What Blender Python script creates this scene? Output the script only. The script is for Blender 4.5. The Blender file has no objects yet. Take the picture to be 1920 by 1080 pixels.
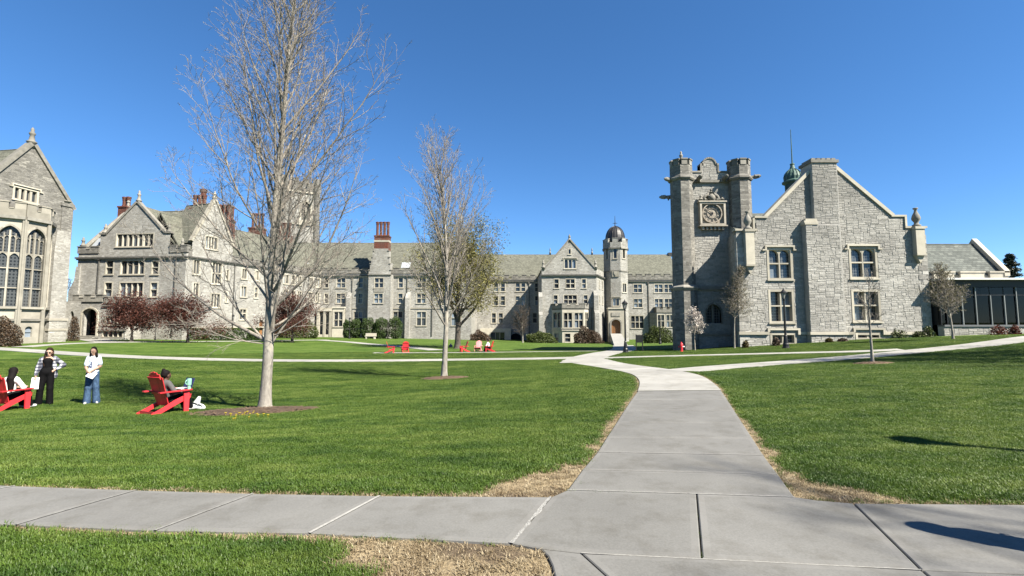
import bpy, math, random
import numpy as np
from mathutils import Vector, Matrix
from mathutils.geometry import delaunay_2d_cdt

R = math.radians
random.seed(11)
rng = np.random.default_rng(11)
sc = bpy.context.scene
COL = sc.collection

# ------------------------------------------------------------------ camera
FPX, EYE = 880.0, 1.6                       # focal length in px of a 1920 px wide frame, eye height
PITCH = math.atan(70.0 / FPX)
cam_data = bpy.data.cameras.new('camera')
cam_data.sensor_width = 36.0
cam_data.lens = 36.0 * FPX / 1920.0
cam_data.clip_end = 4000.0
cam = bpy.data.objects.new('camera', cam_data)
cam.location = (0, 0, EYE)
cam.rotation_euler = (math.pi / 2 + PITCH, 0, 0)
COL.objects.link(cam)
sc.camera = cam

# ------------------------------------------------------------------ sky and sun
SUN_EL, SUN_AZ = R(45), R(125)              # azimuth clockwise from +Y
world = bpy.data.worlds.new('World')
sc.world = world
world.use_nodes = True
wn = world.node_tree
for n in list(wn.nodes):
    wn.nodes.remove(n)
w_out = wn.nodes.new('ShaderNodeOutputWorld')
w_bg = wn.nodes.new('ShaderNodeBackground')
w_sky = wn.nodes.new('ShaderNodeTexSky')
w_sky.sky_type = 'NISHITA'
w_sky.sun_disc = False
w_sky.sun_elevation = SUN_EL
w_sky.sun_rotation = SUN_AZ
w_sky.altitude = 0
w_sky.air_density = 0.7
w_sky.dust_density = 0.0
w_sky.ozone_density = 6.0
w_bg.inputs['Strength'].default_value = 0.15
w_gam = wn.nodes.new('ShaderNodeGamma')
w_gam.inputs['Gamma'].default_value = 0.9
w_hsv = wn.nodes.new('ShaderNodeHueSaturation')
w_hsv.inputs['Saturation'].default_value = 1.18
w_hsv.inputs['Value'].default_value = 0.457
wn.links.new(w_sky.outputs[0], w_gam.inputs['Color'])
wn.links.new(w_gam.outputs[0], w_hsv.inputs['Color'])
wn.links.new(w_hsv.outputs[0], w_bg.inputs['Color'])
wn.links.new(w_bg.outputs[0], w_out.inputs['Surface'])

sun_data = bpy.data.lights.new('sun', 'SUN')
sun_data.energy = 5.0
sun_data.angle = R(0.53)
sun_data.color = (1.0, 0.93, 0.81)
sun = bpy.data.objects.new('sun', sun_data)
to_sun = Vector((math.sin(SUN_AZ) * math.cos(SUN_EL), math.cos(SUN_AZ) * math.cos(SUN_EL), math.sin(SUN_EL)))
sun.rotation_euler = to_sun.to_track_quat('Z', 'Y').to_euler()
sun.location = to_sun * 100
COL.objects.link(sun)

sc.view_settings.view_transform = 'Standard'
sc.view_settings.look = 'None'
sc.view_settings.gamma = 1.0
sc.view_settings.exposure = 1.85
sc.render.engine = 'CYCLES'
sc.cycles.max_bounces = 6
sc.cycles.diffuse_bounces = 3
sc.cycles.glossy_bounces = 3
sc.cycles.transmission_bounces = 4
sc.cycles.use_denoising = True

# ------------------------------------------------------------------ pixel -> place
def ray(x, y):
    dx, dy = (x - 960.0) / FPX, (540.0 - y) / FPX
    return np.array((dx, math.cos(PITCH) - dy * math.sin(PITCH), math.sin(PITCH) + dy * math.cos(PITCH)))

def at(x, y, d):
    """point seen at pixel (x, y) of the photograph, d metres out"""
    r = ray(x, y)
    r = r * (d / r[1])
    return Vector((r[0], r[1], r[2] + EYE))

class Frame:
    """vertical plane: U runs along it, N points out of it"""
    def __init__(s, ox, oy, ang=0.0, oz=0.0):
        s.O = np.array((ox, oy, oz), float)
        s.U = np.array((math.cos(ang), math.sin(ang), 0.0))
        s.N = np.array((s.U[1], -s.U[0], 0.0))
        s.ang = ang
    def p(s, u, z, o=0.0):
        q = s.O + s.U * u + s.N * o
        return (q[0], q[1], q[2] + z)
    def hit(s, x, y, o=0.0):
        r = ray(x, y)
        c = np.array((0, 0, EYE))
        t = ((s.O + s.N * o - c) @ s.N) / (r @ s.N)
        q = c + r * t
        return ((q - s.O) @ s.U, q[2] - s.O[2])
    def rect(s, x0, y0, x1, y1, o=0.0):
        ym, xm = (y0 + y1) / 2, (x0 + x1) / 2
        return s.hit(x0, ym, o)[0], s.hit(x1, ym, o)[0], s.hit(xm, y1, o)[1], s.hit(xm, y0, o)[1]
    def shift(s, u, o, dang=0.0):
        q = s.p(u, 0, o)
        return Frame(q[0], q[1], s.ang + dang, q[2])

# ------------------------------------------------------------------ materials
KA = 0.50                                   # the photograph is exposed bright: surfaces are darker than they look
def kc(c):
    return tuple(x * KA for x in c)

def M_new(name):
    m = bpy.data.materials.new(name)
    m.use_nodes = True
    nt = m.node_tree
    b = nt.nodes['Principled BSDF']
    return m, nt, b

def N(nt, typ, **kw):
    n = nt.nodes.new(typ)
    for k, v in kw.items():
        if hasattr(n, k) and k not in n.inputs.keys():
            setattr(n, k, v)
        else:
            n.inputs[k].default_value = v
    return n

def ramp(nt, stops):
    n = nt.nodes.new('ShaderNodeValToRGB')
    e = n.color_ramp.elements
    while len(e) < len(stops):
        e.new(0.5)
    for el, (pos, c) in zip(e, stops):
        el.position = pos
        el.color = (c[0], c[1], c[2], 1)
    return n

def mixc(nt, fac, a, b, mode='MIX'):
    n = nt.nodes.new('ShaderNodeMix')
    n.data_type = 'RGBA'
    n.blend_type = mode
    for sock, val in ((n.inputs['Factor'], fac), (n.inputs['A'], a), (n.inputs['B'], b)):
        if isinstance(val, bpy.types.NodeSocket):
            nt.links.new(val, sock)
        elif isinstance(val, (int, float)):
            sock.default_value = val
        else:
            sock.default_value = (val[0], val[1], val[2], 1)
    return n.outputs['Result']

def noise(nt, vec, scale, detail=4, rough=0.55):
    n = N(nt, 'ShaderNodeTexNoise')
    n.inputs['Scale'].default_value = scale
    n.inputs['Detail'].default_value = detail
    n.inputs['Roughness'].default_value = rough
    if vec is not None:
        nt.links.new(vec, n.inputs['Vector'])
    return n.outputs['Fac']

def position(nt):
    return nt.nodes.new('ShaderNodeNewGeometry').outputs['Position']

def uvnode(nt):
    n = nt.nodes.new('ShaderNodeUVMap')
    n.uv_map = 'UVMap'
    return n.outputs['UV']

def attr(nt, name):
    n = nt.nodes.new('ShaderNodeAttribute')
    n.attribute_name = name
    return n.outputs['Fac']

def bump(nt, b, h, dist, strength=0.6):
    n = nt.nodes.new('ShaderNodeBump')
    n.inputs['Distance'].default_value = dist
    n.inputs['Strength'].default_value = strength
    nt.links.new(h, n.inputs['Height'])
    nt.links.new(n.outputs['Normal'], b.inputs['Normal'])

def scaled(nt, vec, s):
    n = nt.nodes.new('ShaderNodeMapping')
    n.inputs['Scale'].default_value = s
    nt.links.new(vec, n.inputs['Vector'])
    return n.outputs['Vector']

def m_plain(name, c, rough=0.7, var=0.25, nscale=6.0, metal=0.0, spec=0.4, use_var=True, bmp=0.0):
    """one colour with grain and a per-piece difference"""
    c = kc(c)
    m, nt, b = M_new(name)
    f = noise(nt, position(nt), nscale)
    lo = [x * (1 - var) for x in c]
    hi = [min(1, x * (1 + var)) for x in c]
    r = ramp(nt, [(0.25, lo), (0.75, hi)])
    nt.links.new(f, r.inputs['Fac'])
    out = r.outputs['Color']
    if use_var:
        rv = ramp(nt, [(0.0, (0.72,) * 3), (1.0, (1.2,) * 3)])
        nt.links.new(attr(nt, 'var'), rv.inputs['Fac'])
        out = mixc(nt, 1.0, out, rv.outputs['Color'], 'MULTIPLY')
    nt.links.new(out, b.inputs['Base Color'])
    b.inputs['Roughness'].default_value = rough
    b.inputs['Metallic'].default_value = metal
    b.inputs['Specular IOR Level'].default_value = spec
    if bmp:
        bump(nt, b, f, bmp)
    return m

def m_ashlar(name, cols, mortar, bw=0.62, bh=0.24, tint=0.0):
    """walls too far to tell the stones apart: two sizes of coursed blocks, weathering"""
    cols, mortar = [kc(c) for c in cols], kc(mortar)
    m, nt, b = M_new(name)
    uv = uvnode(nt)
    warp = N(nt, 'ShaderNodeTexNoise')
    warp.inputs['Scale'].default_value = 1.7
    nt.links.new(uv, warp.inputs['Vector'])
    uv2 = nt.nodes.new('ShaderNodeVectorMath'); uv2.operation = 'MULTIPLY_ADD'
    nt.links.new(warp.outputs['Color'], uv2.inputs[0])
    uv2.inputs[1].default_value = (0.16, 0.07, 0)
    nt.links.new(uv, uv2.inputs[2])
    def brick(w, h, off):
        t = N(nt, 'ShaderNodeTexBrick')
        t.offset = off; t.squash = 0.72; t.squash_frequency = 3
        t.inputs['Scale'].default_value = 1.0
        t.inputs['Brick Width'].default_value = w
        t.inputs['Row Height'].default_value = h
        t.inputs['Mortar Size'].default_value = 0.013
        t.inputs['Mortar Smooth'].default_value = 0.3
        t.inputs['Bias'].default_value = 0.0
        t.inputs['Color1'].default_value = (0, 0, 0, 1)
        t.inputs['Color2'].default_value = (1, 1, 1, 1)
        t.inputs['Mortar'].default_value = (0.5, 0.5, 0.5, 1)
        nt.links.new(uv2.outputs[0], t.inputs['Vector'])
        return t
    t1, t2 = brick(bw, bh, 0.43), brick(bw * 0.61, bh * 0.5, 0.37)
    pick = N(nt, 'ShaderNodeTexNoise')
    pick.inputs['Scale'].default_value = 0.9
    nt.links.new(scaled(nt, uv, (1, 1.6, 1)), pick.inputs['Vector'])
    gt = nt.nodes.new('ShaderNodeMath'); gt.operation = 'GREATER_THAN'
    nt.links.new(pick.outputs['Fac'], gt.inputs[0]); gt.inputs[1].default_value = 0.5
    v = mixc(nt, gt.outputs[0], t1.outputs['Color'], t2.outputs['Color'])
    fac = mixc(nt, gt.outputs[0], t1.outputs['Fac'], t2.outputs['Fac'])
    r = ramp(nt, [(0.0, cols[0]), (0.45, cols[1]), (0.8, cols[2]), (1.0, cols[3])])
    nt.links.new(v, r.inputs['Fac'])
    grain = ramp(nt, [(0.3, (0.8,) * 3), (0.7, (1.15,) * 3)])
    nt.links.new(noise(nt, uv, 5.0, 6, 0.7), grain.inputs['Fac'])
    c = mixc(nt, 1.0, r.outputs['Color'], grain.outputs['Color'], 'MULTIPLY')
    wea = ramp(nt, [(0.32, (0.74, 0.73, 0.71)), (0.6, (1.05, 1.04, 1.0))])
    nt.links.new(noise(nt, scaled(nt, uv, (0.5, 0.22, 1)), 1.0, 5, 0.6), wea.inputs['Fac'])
    c = mixc(nt, 1.0, c, wea.outputs['Color'], 'MULTIPLY')
    c = mixc(nt, fac, c, mortar)
    nt.links.new(c, b.inputs['Base Color'])
    b.inputs['Roughness'].default_value = 0.9
    b.inputs['Specular IOR Level'].default_value = 0.2
    inv = nt.nodes.new('ShaderNodeInvert'); nt.links.new(fac, inv.inputs['Color'])
    h = mixc(nt, 0.35, inv.outputs[0], noise(nt, uv, 7.0, 6, 0.7))
    bump(nt, b, h, 0.05, 0.8)
    return m

def m_stone(name, cols):
    """single stones: colour by piece, grain and chisel relief"""
    cols = [kc(c) for c in cols]
    m, nt, b = M_new(name)
    r = ramp(nt, [(0.0, cols[0]), (0.35, cols[1]), (0.7, cols[2]), (1.0, cols[3])])
    nt.links.new(attr(nt, 'var'), r.inputs['Fac'])
    pos = position(nt)
    g = ramp(nt, [(0.3, (0.72,) * 3), (0.72, (1.2,) * 3)])
    f = noise(nt, pos, 5.0, 7, 0.72)
    nt.links.new(f, g.inputs['Fac'])
    c = mixc(nt, 1.0, r.outputs['Color'], g.outputs['Color'], 'MULTIPLY')
    w = ramp(nt, [(0.3, (0.78, 0.77, 0.75)), (0.62, (1.05, 1.04, 1.01))])
    nt.links.new(noise(nt, pos, 0.35, 4, 0.6), w.inputs['Fac'])
    c = mixc(nt, 1.0, c, w.outputs['Color'], 'MULTIPLY')
    nt.links.new(c, b.inputs['Base Color'])
    b.inputs['Roughness'].default_value = 0.9
    b.inputs['Specular IOR Level'].default_value = 0.2
    bump(nt, b, f, 0.06, 0.7)
    return m

def m_slate(name, cols, rw=0.32, rh=0.2):
    cols = [kc(c) for c in cols]
    m, nt, b = M_new(name)
    uv = uvnode(nt)
    t = N(nt, 'ShaderNodeTexBrick')
    t.offset = 0.5
    for k, v in (('Scale', 1.0), ('Brick Width', rw), ('Row Height', rh), ('Mortar Size', 0.012), ('Bias', 0.0)):
        t.inputs[k].default_value = v
    t.inputs['Color1'].default_value = (0, 0, 0, 1); t.inputs['Color2'].default_value = (1, 1, 1, 1)
    t.inputs['Mortar'].default_value = (0.1, 0.1, 0.1, 1)
    nt.links.new(uv, t.inputs['Vector'])
    r = ramp(nt, [(0.0, cols[0]), (0.5, cols[1]), (1.0, cols[2])])
    nt.links.new(t.outputs['Color'], r.inputs['Fac'])
    row = ramp(nt, [(0.3, (0.84, 0.86, 0.82)), (0.7, (1.1, 1.1, 1.06))])
    nt.links.new(noise(nt, scaled(nt, uv, (0.12, 1.6, 1)), 1.0, 5, 0.65), row.inputs['Fac'])
    c = mixc(nt, 1.0, r.outputs['Color'], row.outputs['Color'], 'MULTIPLY')
    p = ramp(nt, [(0.3, (0.92,) * 3), (0.7, (1.06,) * 3)])
    nt.links.new(noise(nt, uv, 0.6, 5, 0.6), p.inputs['Fac'])
    c = mixc(nt, 1.0, c, p.outputs['Color'], 'MULTIPLY')
    c = mixc(nt, t.outputs['Fac'], c, tuple(x * 0.5 for x in cols[0]))
    nt.links.new(c, b.inputs['Base Color'])
    b.inputs['Roughness'].default_value = 0.85
    b.inputs['Specular IOR Level'].default_value = 0.12
    inv = nt.nodes.new('ShaderNodeInvert'); nt.links.new(t.outputs['Fac'], inv.inputs['Color'])
    bump(nt, b, inv.outputs[0], 0.03, 0.7)
    return m

def m_glass(name, c, lead=None, dots=False, rough=0.06, spec=0.5):
    """old window glass: dark room behind, gloss in front, lead lines where close enough"""
    m, nt, b = M_new(name)
    uv = uvnode(nt)
    rv = ramp(nt, [(0.0, tuple(x * 0.4 for x in c)), (0.6, c), (0.8, tuple(x * 1.6 for x in c)), (0.84, tuple(min(1, x * 4.5) for x in c)), (1.0, tuple(min(1, x * 3.2) for x in c))])
    nt.links.new(attr(nt, 'var'), rv.inputs['Fac'])
    col = rv.outputs['Color']
    if lead:
        t = N(nt, 'ShaderNodeTexBrick')
        t.offset = 0.0
        for k, v in (('Scale', 1.0), ('Brick Width', lead), ('Row Height', lead * 1.25), ('Mortar Size', 0.014)):
            t.inputs[k].default_value = v
        nt.links.new(uv, t.inputs['Vector'])
        col = mixc(nt, t.outputs['Fac'], col, (0.16, 0.17, 0.17))
    if dots:
        v = N(nt, 'ShaderNodeTexVoronoi')
        v.inputs['Scale'].default_value = 3.4
        v.inputs['Randomness'].default_value = 0.0
        nt.links.new(scaled(nt, uv, (1, 0.8, 1)), v.inputs['Vector'])
        rr = ramp(nt, [(0.26, (0.008, 0.009, 0.010)), (0.34, (0.052, 0.056, 0.058))])
        nt.links.new(v.outputs['Distance'], rr.inputs['Fac'])
        col = mixc(nt, 0.85, col, rr.outputs['Color'])
    nt.links.new(col, b.inputs['Base Color'])
    b.inputs['Roughness'].default_value = rough
    b.inputs['Specular IOR Level'].default_value = spec
    bump(nt, b, noise(nt, uv, 2.2, 2), 0.02, 0.12)
    return m

def m_concrete(name, c, speck=0.12):
    c = kc(c)
    m, nt, b = M_new(name)
    pos = position(nt)
    big = ramp(nt, [(0.3, tuple(x * 0.86 for x in c)), (0.7, tuple(min(1, x * 1.1) for x in c))])
    nt.links.new(noise(nt, pos, 0.9, 6, 0.62), big.inputs['Fac'])
    fine = ramp(nt, [(0.3, (1 - speck,) * 3), (0.7, (1 + speck,) * 3)])
    nt.links.new(noise(nt, pos, 55.0, 3, 0.7), fine.inputs['Fac'])
    col = mixc(nt, 1.0, big.outputs['Color'], fine.outputs['Color'], 'MULTIPLY')
    rv = ramp(nt, [(0.0, (0.88,) * 3), (1.0, (1.07,) * 3)])
    nt.links.new(attr(nt, 'var'), rv.inputs['Fac'])
    col = mixc(nt, 1.0, col, rv.outputs['Color'], 'MULTIPLY')
    st = ramp(nt, [(0.48, (1.0,) * 3), (0.66, (0.78, 0.765, 0.735))])
    nt.links.new(noise(nt, pos, 2.3, 7, 0.72), st.inputs['Fac'])
    col = mixc(nt, 0.9, col, mixc(nt, 1.0, col, st.outputs['Color'], 'MULTIPLY'))
    nt.links.new(col, b.inputs['Base Color'])
    b.inputs['Roughness'].default_value = 0.88
    b.inputs['Specular IOR Level'].default_value = 0.25
    bump(nt, b, noise(nt, scaled(nt, pos, (18, 160, 1)), 1.0, 3), 0.004, 0.35)
    return m

def m_leaf(name, c0, c1, rough=0.55, trans=0.25):
    c0, c1 = kc(c0), kc(c1)
    m, nt, b = M_new(name)
    r = ramp(nt, [(0.0, c0), (1.0, c1)])
    nt.links.new(attr(nt, 'var'), r.inputs['Fac'])
    nt.links.new(r.outputs['Color'], b.inputs['Base Color'])
    b.inputs['Roughness'].default_value = rough
    b.inputs['Specular IOR Level'].default_value = 0.3
    if trans:
        t = nt.nodes.new('ShaderNodeBsdfTranslucent')
        nt.links.new(r.outputs['Color'], t.inputs['Color'])
        mx = nt.nodes.new('ShaderNodeMixShader')
        mx.inputs[0].default_value = trans
        nt.links.new(b.outputs[0], mx.inputs[1]); nt.links.new(t.outputs[0], mx.inputs[2])
        nt.links.new(mx.outputs[0], nt.nodes['Material Output'].inputs['Surface'])
    return m

def m_bark(name, c0, c1, scale=9.0):
    c0, c1 = kc(c0), kc(c1)
    m, nt, b = M_new(name)
    pos = position(nt)
    f = noise(nt, scaled(nt, pos, (1.0, 1.0, 0.35)), scale, 6, 0.7)
    r = ramp(nt, [(0.28, c0), (0.72, c1)])
    nt.links.new(f, r.inputs['Fac'])
    sp = ramp(nt, [(0.5, (1,) * 3), (0.62, (1.35, 1.36, 1.3))])
    nt.links.new(noise(nt, pos, 2.6, 5, 0.6), sp.inputs['Fac'])
    nt.links.new(mixc(nt, 1.0, r.outputs['Color'], sp.outputs['Color'], 'MULTIPLY'), b.inputs['Base Color'])
    b.inputs['Roughness'].default_value = 0.9
    b.inputs['Specular IOR Level'].default_value = 0.2
    bump(nt, b, f, 0.03, 0.8)
    return m

G_A, G_B, G_C = (0.0219, 0.0507, 0.0072), (0.0501, 0.0886, 0.0127), (0.0927, 0.1310, 0.0286)
def grass_colour(nt):
    """lawn colour by place: patches, mowing grain"""
    pos = position(nt)
    big = noise(nt, scaled(nt, pos, (0.22, 0.5, 0.1)), 1.0, 5, 0.65)
    sm = noise(nt, scaled(nt, pos, (1.1, 3.0, 0.5)), 1.0, 5, 0.7)
    f = nt.nodes.new('ShaderNodeMath'); f.operation = 'MULTIPLY_ADD'
    nt.links.new(sm, f.inputs[0]); f.inputs[1].default_value = 0.6
    f2 = nt.nodes.new('ShaderNodeMath'); f2.operation = 'MULTIPLY'
    nt.links.new(big, f2.inputs[0]); f2.inputs[1].default_value = 0.5
    nt.links.new(f2.outputs[0], f.inputs[2])
    r = ramp(nt, [(0.42, G_A), (0.535, G_B), (0.66, G_C)])
    nt.links.new(f.outputs[0], r.inputs['Fac'])
    return r.outputs['Color'], pos

def m_ground():
    m, nt, b = M_new('lawn_ground')
    g, pos = grass_colour(nt)
    fine = ramp(nt, [(0.3, (0.55,) * 3), (0.7, (1.3,) * 3)])
    fn = noise(nt, scaled(nt, pos, (1, 0.6, 1)), 14.0, 5, 0.75)
    nt.links.new(fn, fine.inputs['Fac'])
    g = mixc(nt, 1.0, g, fine.outputs['Color'], 'MULTIPLY')
    straw = ramp(nt, [(0.25, (0.0757, 0.0546, 0.0341)), (0.5, (0.1970, 0.1553, 0.0947)), (0.8, (0.3182, 0.2652, 0.1704))])
    nt.links.new(noise(nt, pos, 30.0, 6, 0.8), straw.inputs['Fac'])
    soil = ramp(nt, [(0.3, (0.0379, 0.0272, 0.0197)), (0.7, (0.0909, 0.0682, 0.0485))])
    nt.links.new(noise(nt, pos, 24.0, 6, 0.75), soil.inputs['Fac'])
    c = mixc(nt, attr(nt, 'dry'), g, straw.outputs['Color'])
    c = mixc(nt, attr(nt, 'soil'), c, soil.outputs['Color'])
    nt.links.new(c, b.inputs['Base Color'])
    b.inputs['Roughness'].default_value = 0.95
    b.inputs['Specular IOR Level'].default_value = 0.1
    bump(nt, b, fn, 0.05, 0.9)
    return m

def m_blade(name, straw=False):
    m, nt, b = M_new(name)
    if straw:
        r = ramp(nt, [(0.0, (0.1363, 0.0985, 0.0530)), (0.5, (0.2652, 0.2083, 0.1250)), (1.0, (0.3939, 0.3333, 0.2197))])
        oi = nt.nodes.new('ShaderNodeObjectInfo')
        nt.links.new(oi.outputs['Random'], r.inputs['Fac'])
        c = r.outputs['Color']
    else:
        c, pos = grass_colour(nt)
        oi = nt.nodes.new('ShaderNodeObjectInfo')
        rr = ramp(nt, [(0.0, (0.95, 1.0, 0.85)), (0.7, (1.35, 1.3, 1.2)), (1.0, (1.8, 1.65, 1.5))])
        nt.links.new(oi.outputs['Random'], rr.inputs['Fac'])
        c = mixc(nt, 1.0, c, rr.outputs['Color'], 'MULTIPLY')
    nt.links.new(c, b.inputs['Base Color'])
    b.inputs['Roughness'].default_value = 0.5
    b.inputs['Specular IOR Level'].default_value = 0.35
    t = nt.nodes.new('ShaderNodeBsdfTranslucent')
    nt.links.new(c, t.inputs['Color'])
    mx = nt.nodes.new('ShaderNodeMixShader')
    mx.inputs[0].default_value = 0.35
    nt.links.new(b.outputs[0], mx.inputs[1]); nt.links.new(t.outputs[0], mx.inputs[2])
    nt.links.new(mx.outputs[0], nt.nodes['Material Output'].inputs['Surface'])
    return m

STONE_C = [(0.35, 0.341, 0.32), (0.515, 0.505, 0.476), (0.59, 0.58, 0.547), (0.69, 0.68, 0.643)]
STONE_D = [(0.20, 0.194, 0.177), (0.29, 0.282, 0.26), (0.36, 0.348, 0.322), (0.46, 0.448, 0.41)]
MAT = dict(
    ashlar=m_ashlar('grey_ashlar', [tuple(x * 0.95 for x in c) for c in [(0.42, 0.405, 0.37)] + STONE_C[1:]], (0.56, 0.55, 0.505)),
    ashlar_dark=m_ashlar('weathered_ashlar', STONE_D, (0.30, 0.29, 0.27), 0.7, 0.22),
    stone=m_stone('field_stone', STONE_C),
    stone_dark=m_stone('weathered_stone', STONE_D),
    mortar=m_plain('mortar', (0.47, 0.455, 0.42), 0.95, 0.2, 3.0),
    trim=m_plain('limestone', (0.62, 0.578, 0.475), 0.85, 0.13, 1.6, spec=0.2, bmp=0.02),
    trim_chapel=m_plain('grey_limestone', (0.47, 0.44, 0.37), 0.85, 0.2, 1.2, spec=0.2, bmp=0.02),
    trim_grey=m_plain('weathered_limestone', (0.33, 0.315, 0.275), 0.9, 0.3, 2.2, spec=0.2, bmp=0.02),
    trim_dark=m_plain('sooty_limestone', (0.17, 0.165, 0.15), 0.9, 0.4, 2.2, spec=0.2),
    slate=m_slate('grey_green_slate', [(0.165, 0.165, 0.138), (0.21, 0.21, 0.175), (0.255, 0.255, 0.212)], 0.4, 0.28),
    slate_blue=m_slate('blue_slate', [(0.13, 0.142, 0.136), (0.18, 0.195, 0.186), (0.235, 0.25, 0.235)], 0.42, 0.26),
    brick=m_ashlar('red_brick', [(0.15, 0.045, 0.03), (0.22, 0.065, 0.042), (0.27, 0.085, 0.055), (0.33, 0.12, 0.08)], (0.24, 0.15, 0.12), 0.24, 0.08),
    copper=m_plain('green_copper', (0.085, 0.165, 0.13), 0.6, 0.35, 5.0),
    lead=m_plain('dark_lead', (0.045, 0.043, 0.043), 0.45, 0.25, 3.0),
    iron=m_plain('black_iron', (0.012, 0.012, 0.013), 0.45, 0.2),
    glass=m_glass('window_glass', (0.035, 0.042, 0.05)),
    glass_lead=m_glass('leaded_glass', (0.03, 0.037, 0.045), lead=0.19),
    glass_dots=m_glass('chapel_glass', (0.05, 0.052, 0.052), dots=True, spec=0.22),
    dark=m_plain('dark_interior', (0.012, 0.012, 0.012), 0.9),
    oak=m_plain('oak_door', (0.34, 0.16, 0.055), 0.55, 0.3, 9.0),
    white=m_plain('white_paint', (1.35, 1.35, 1.3), 0.5, 0.05),
    path=m_concrete('grey_concrete', (0.25, 0.247, 0.232)),
    path_new=m_concrete('new_concrete', (0.50, 0.49, 0.45), 0.06),
    path_edge=m_concrete('tooled_concrete', (0.272, 0.268, 0.252), 0.06),
    caulk=m_plain('white_caulk', (0.40, 0.39, 0.36), 0.8, 0.3, 30.0),
    crumbled=m_plain('crumbled_mortar', (0.34, 0.335, 0.315), 0.95, 0.5, 60.0, bmp=0.02),
    soil=m_plain('joint_soil', (0.06, 0.055, 0.045), 0.95, 0.4, 30.0),
    ground=m_ground(),
    blade=m_blade('grass_blade'),
    straw=m_blade('straw_blade', True),
    red=m_plain('red_plastic', (0.92, 0.045, 0.058), 0.42, 0.1, 4.0, spec=0.5),
    bark=m_bark('maple_bark', (0.21, 0.19, 0.16), (0.50, 0.465, 0.405)),
    bark_dark=m_bark('dark_bark', (0.055, 0.047, 0.04), (0.16, 0.14, 0.115)),
    mulch=m_plain('bark_mulch', (0.16, 0.102, 0.06), 0.95, 0.6, 28.0, bmp=0.05),
)
# ------------------------------------------------------------------ mesh helpers
def finish(me, var=None, uv=True, smooth=False):
    nl, npoly = len(me.loops), len(me.polygons)
    if uv and nl:
        co = np.empty(len(me.vertices) * 3); me.vertices.foreach_get('co', co); co = co.reshape(-1, 3)
        nor = np.empty(npoly * 3); me.polygons.foreach_get('normal', nor); nor = nor.reshape(-1, 3)
        tot = np.empty(npoly, int); me.polygons.foreach_get('loop_total', tot)
        vi = np.empty(nl, int); me.loops.foreach_get('vertex_index', vi)
        n = np.repeat(nor, tot, 0)
        h = np.stack([-n[:, 1], n[:, 0], np.zeros(nl)], 1)
        ln = np.linalg.norm(h, axis=1)
        flat = ln < 0.05
        h[flat] = (1, 0, 0); ln[flat] = 1
        h /= ln[:, None]
        v = np.cross(n, h)
        p = co[vi]
        lay = me.uv_layers.new(name='UVMap')
        lay.data.foreach_set('uv', np.stack([(p * h).sum(1), (p * v).sum(1)], 1).astype(np.float32).ravel())
    if npoly:
        a = me.attributes.new('var', 'FLOAT', 'FACE')
        a.data.foreach_set('value', np.asarray(var if var is not None else np.full(npoly, random.random()), np.float32))
        me.polygons.foreach_set('use_smooth', np.full(npoly, bool(smooth)))
    me.update()

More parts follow.
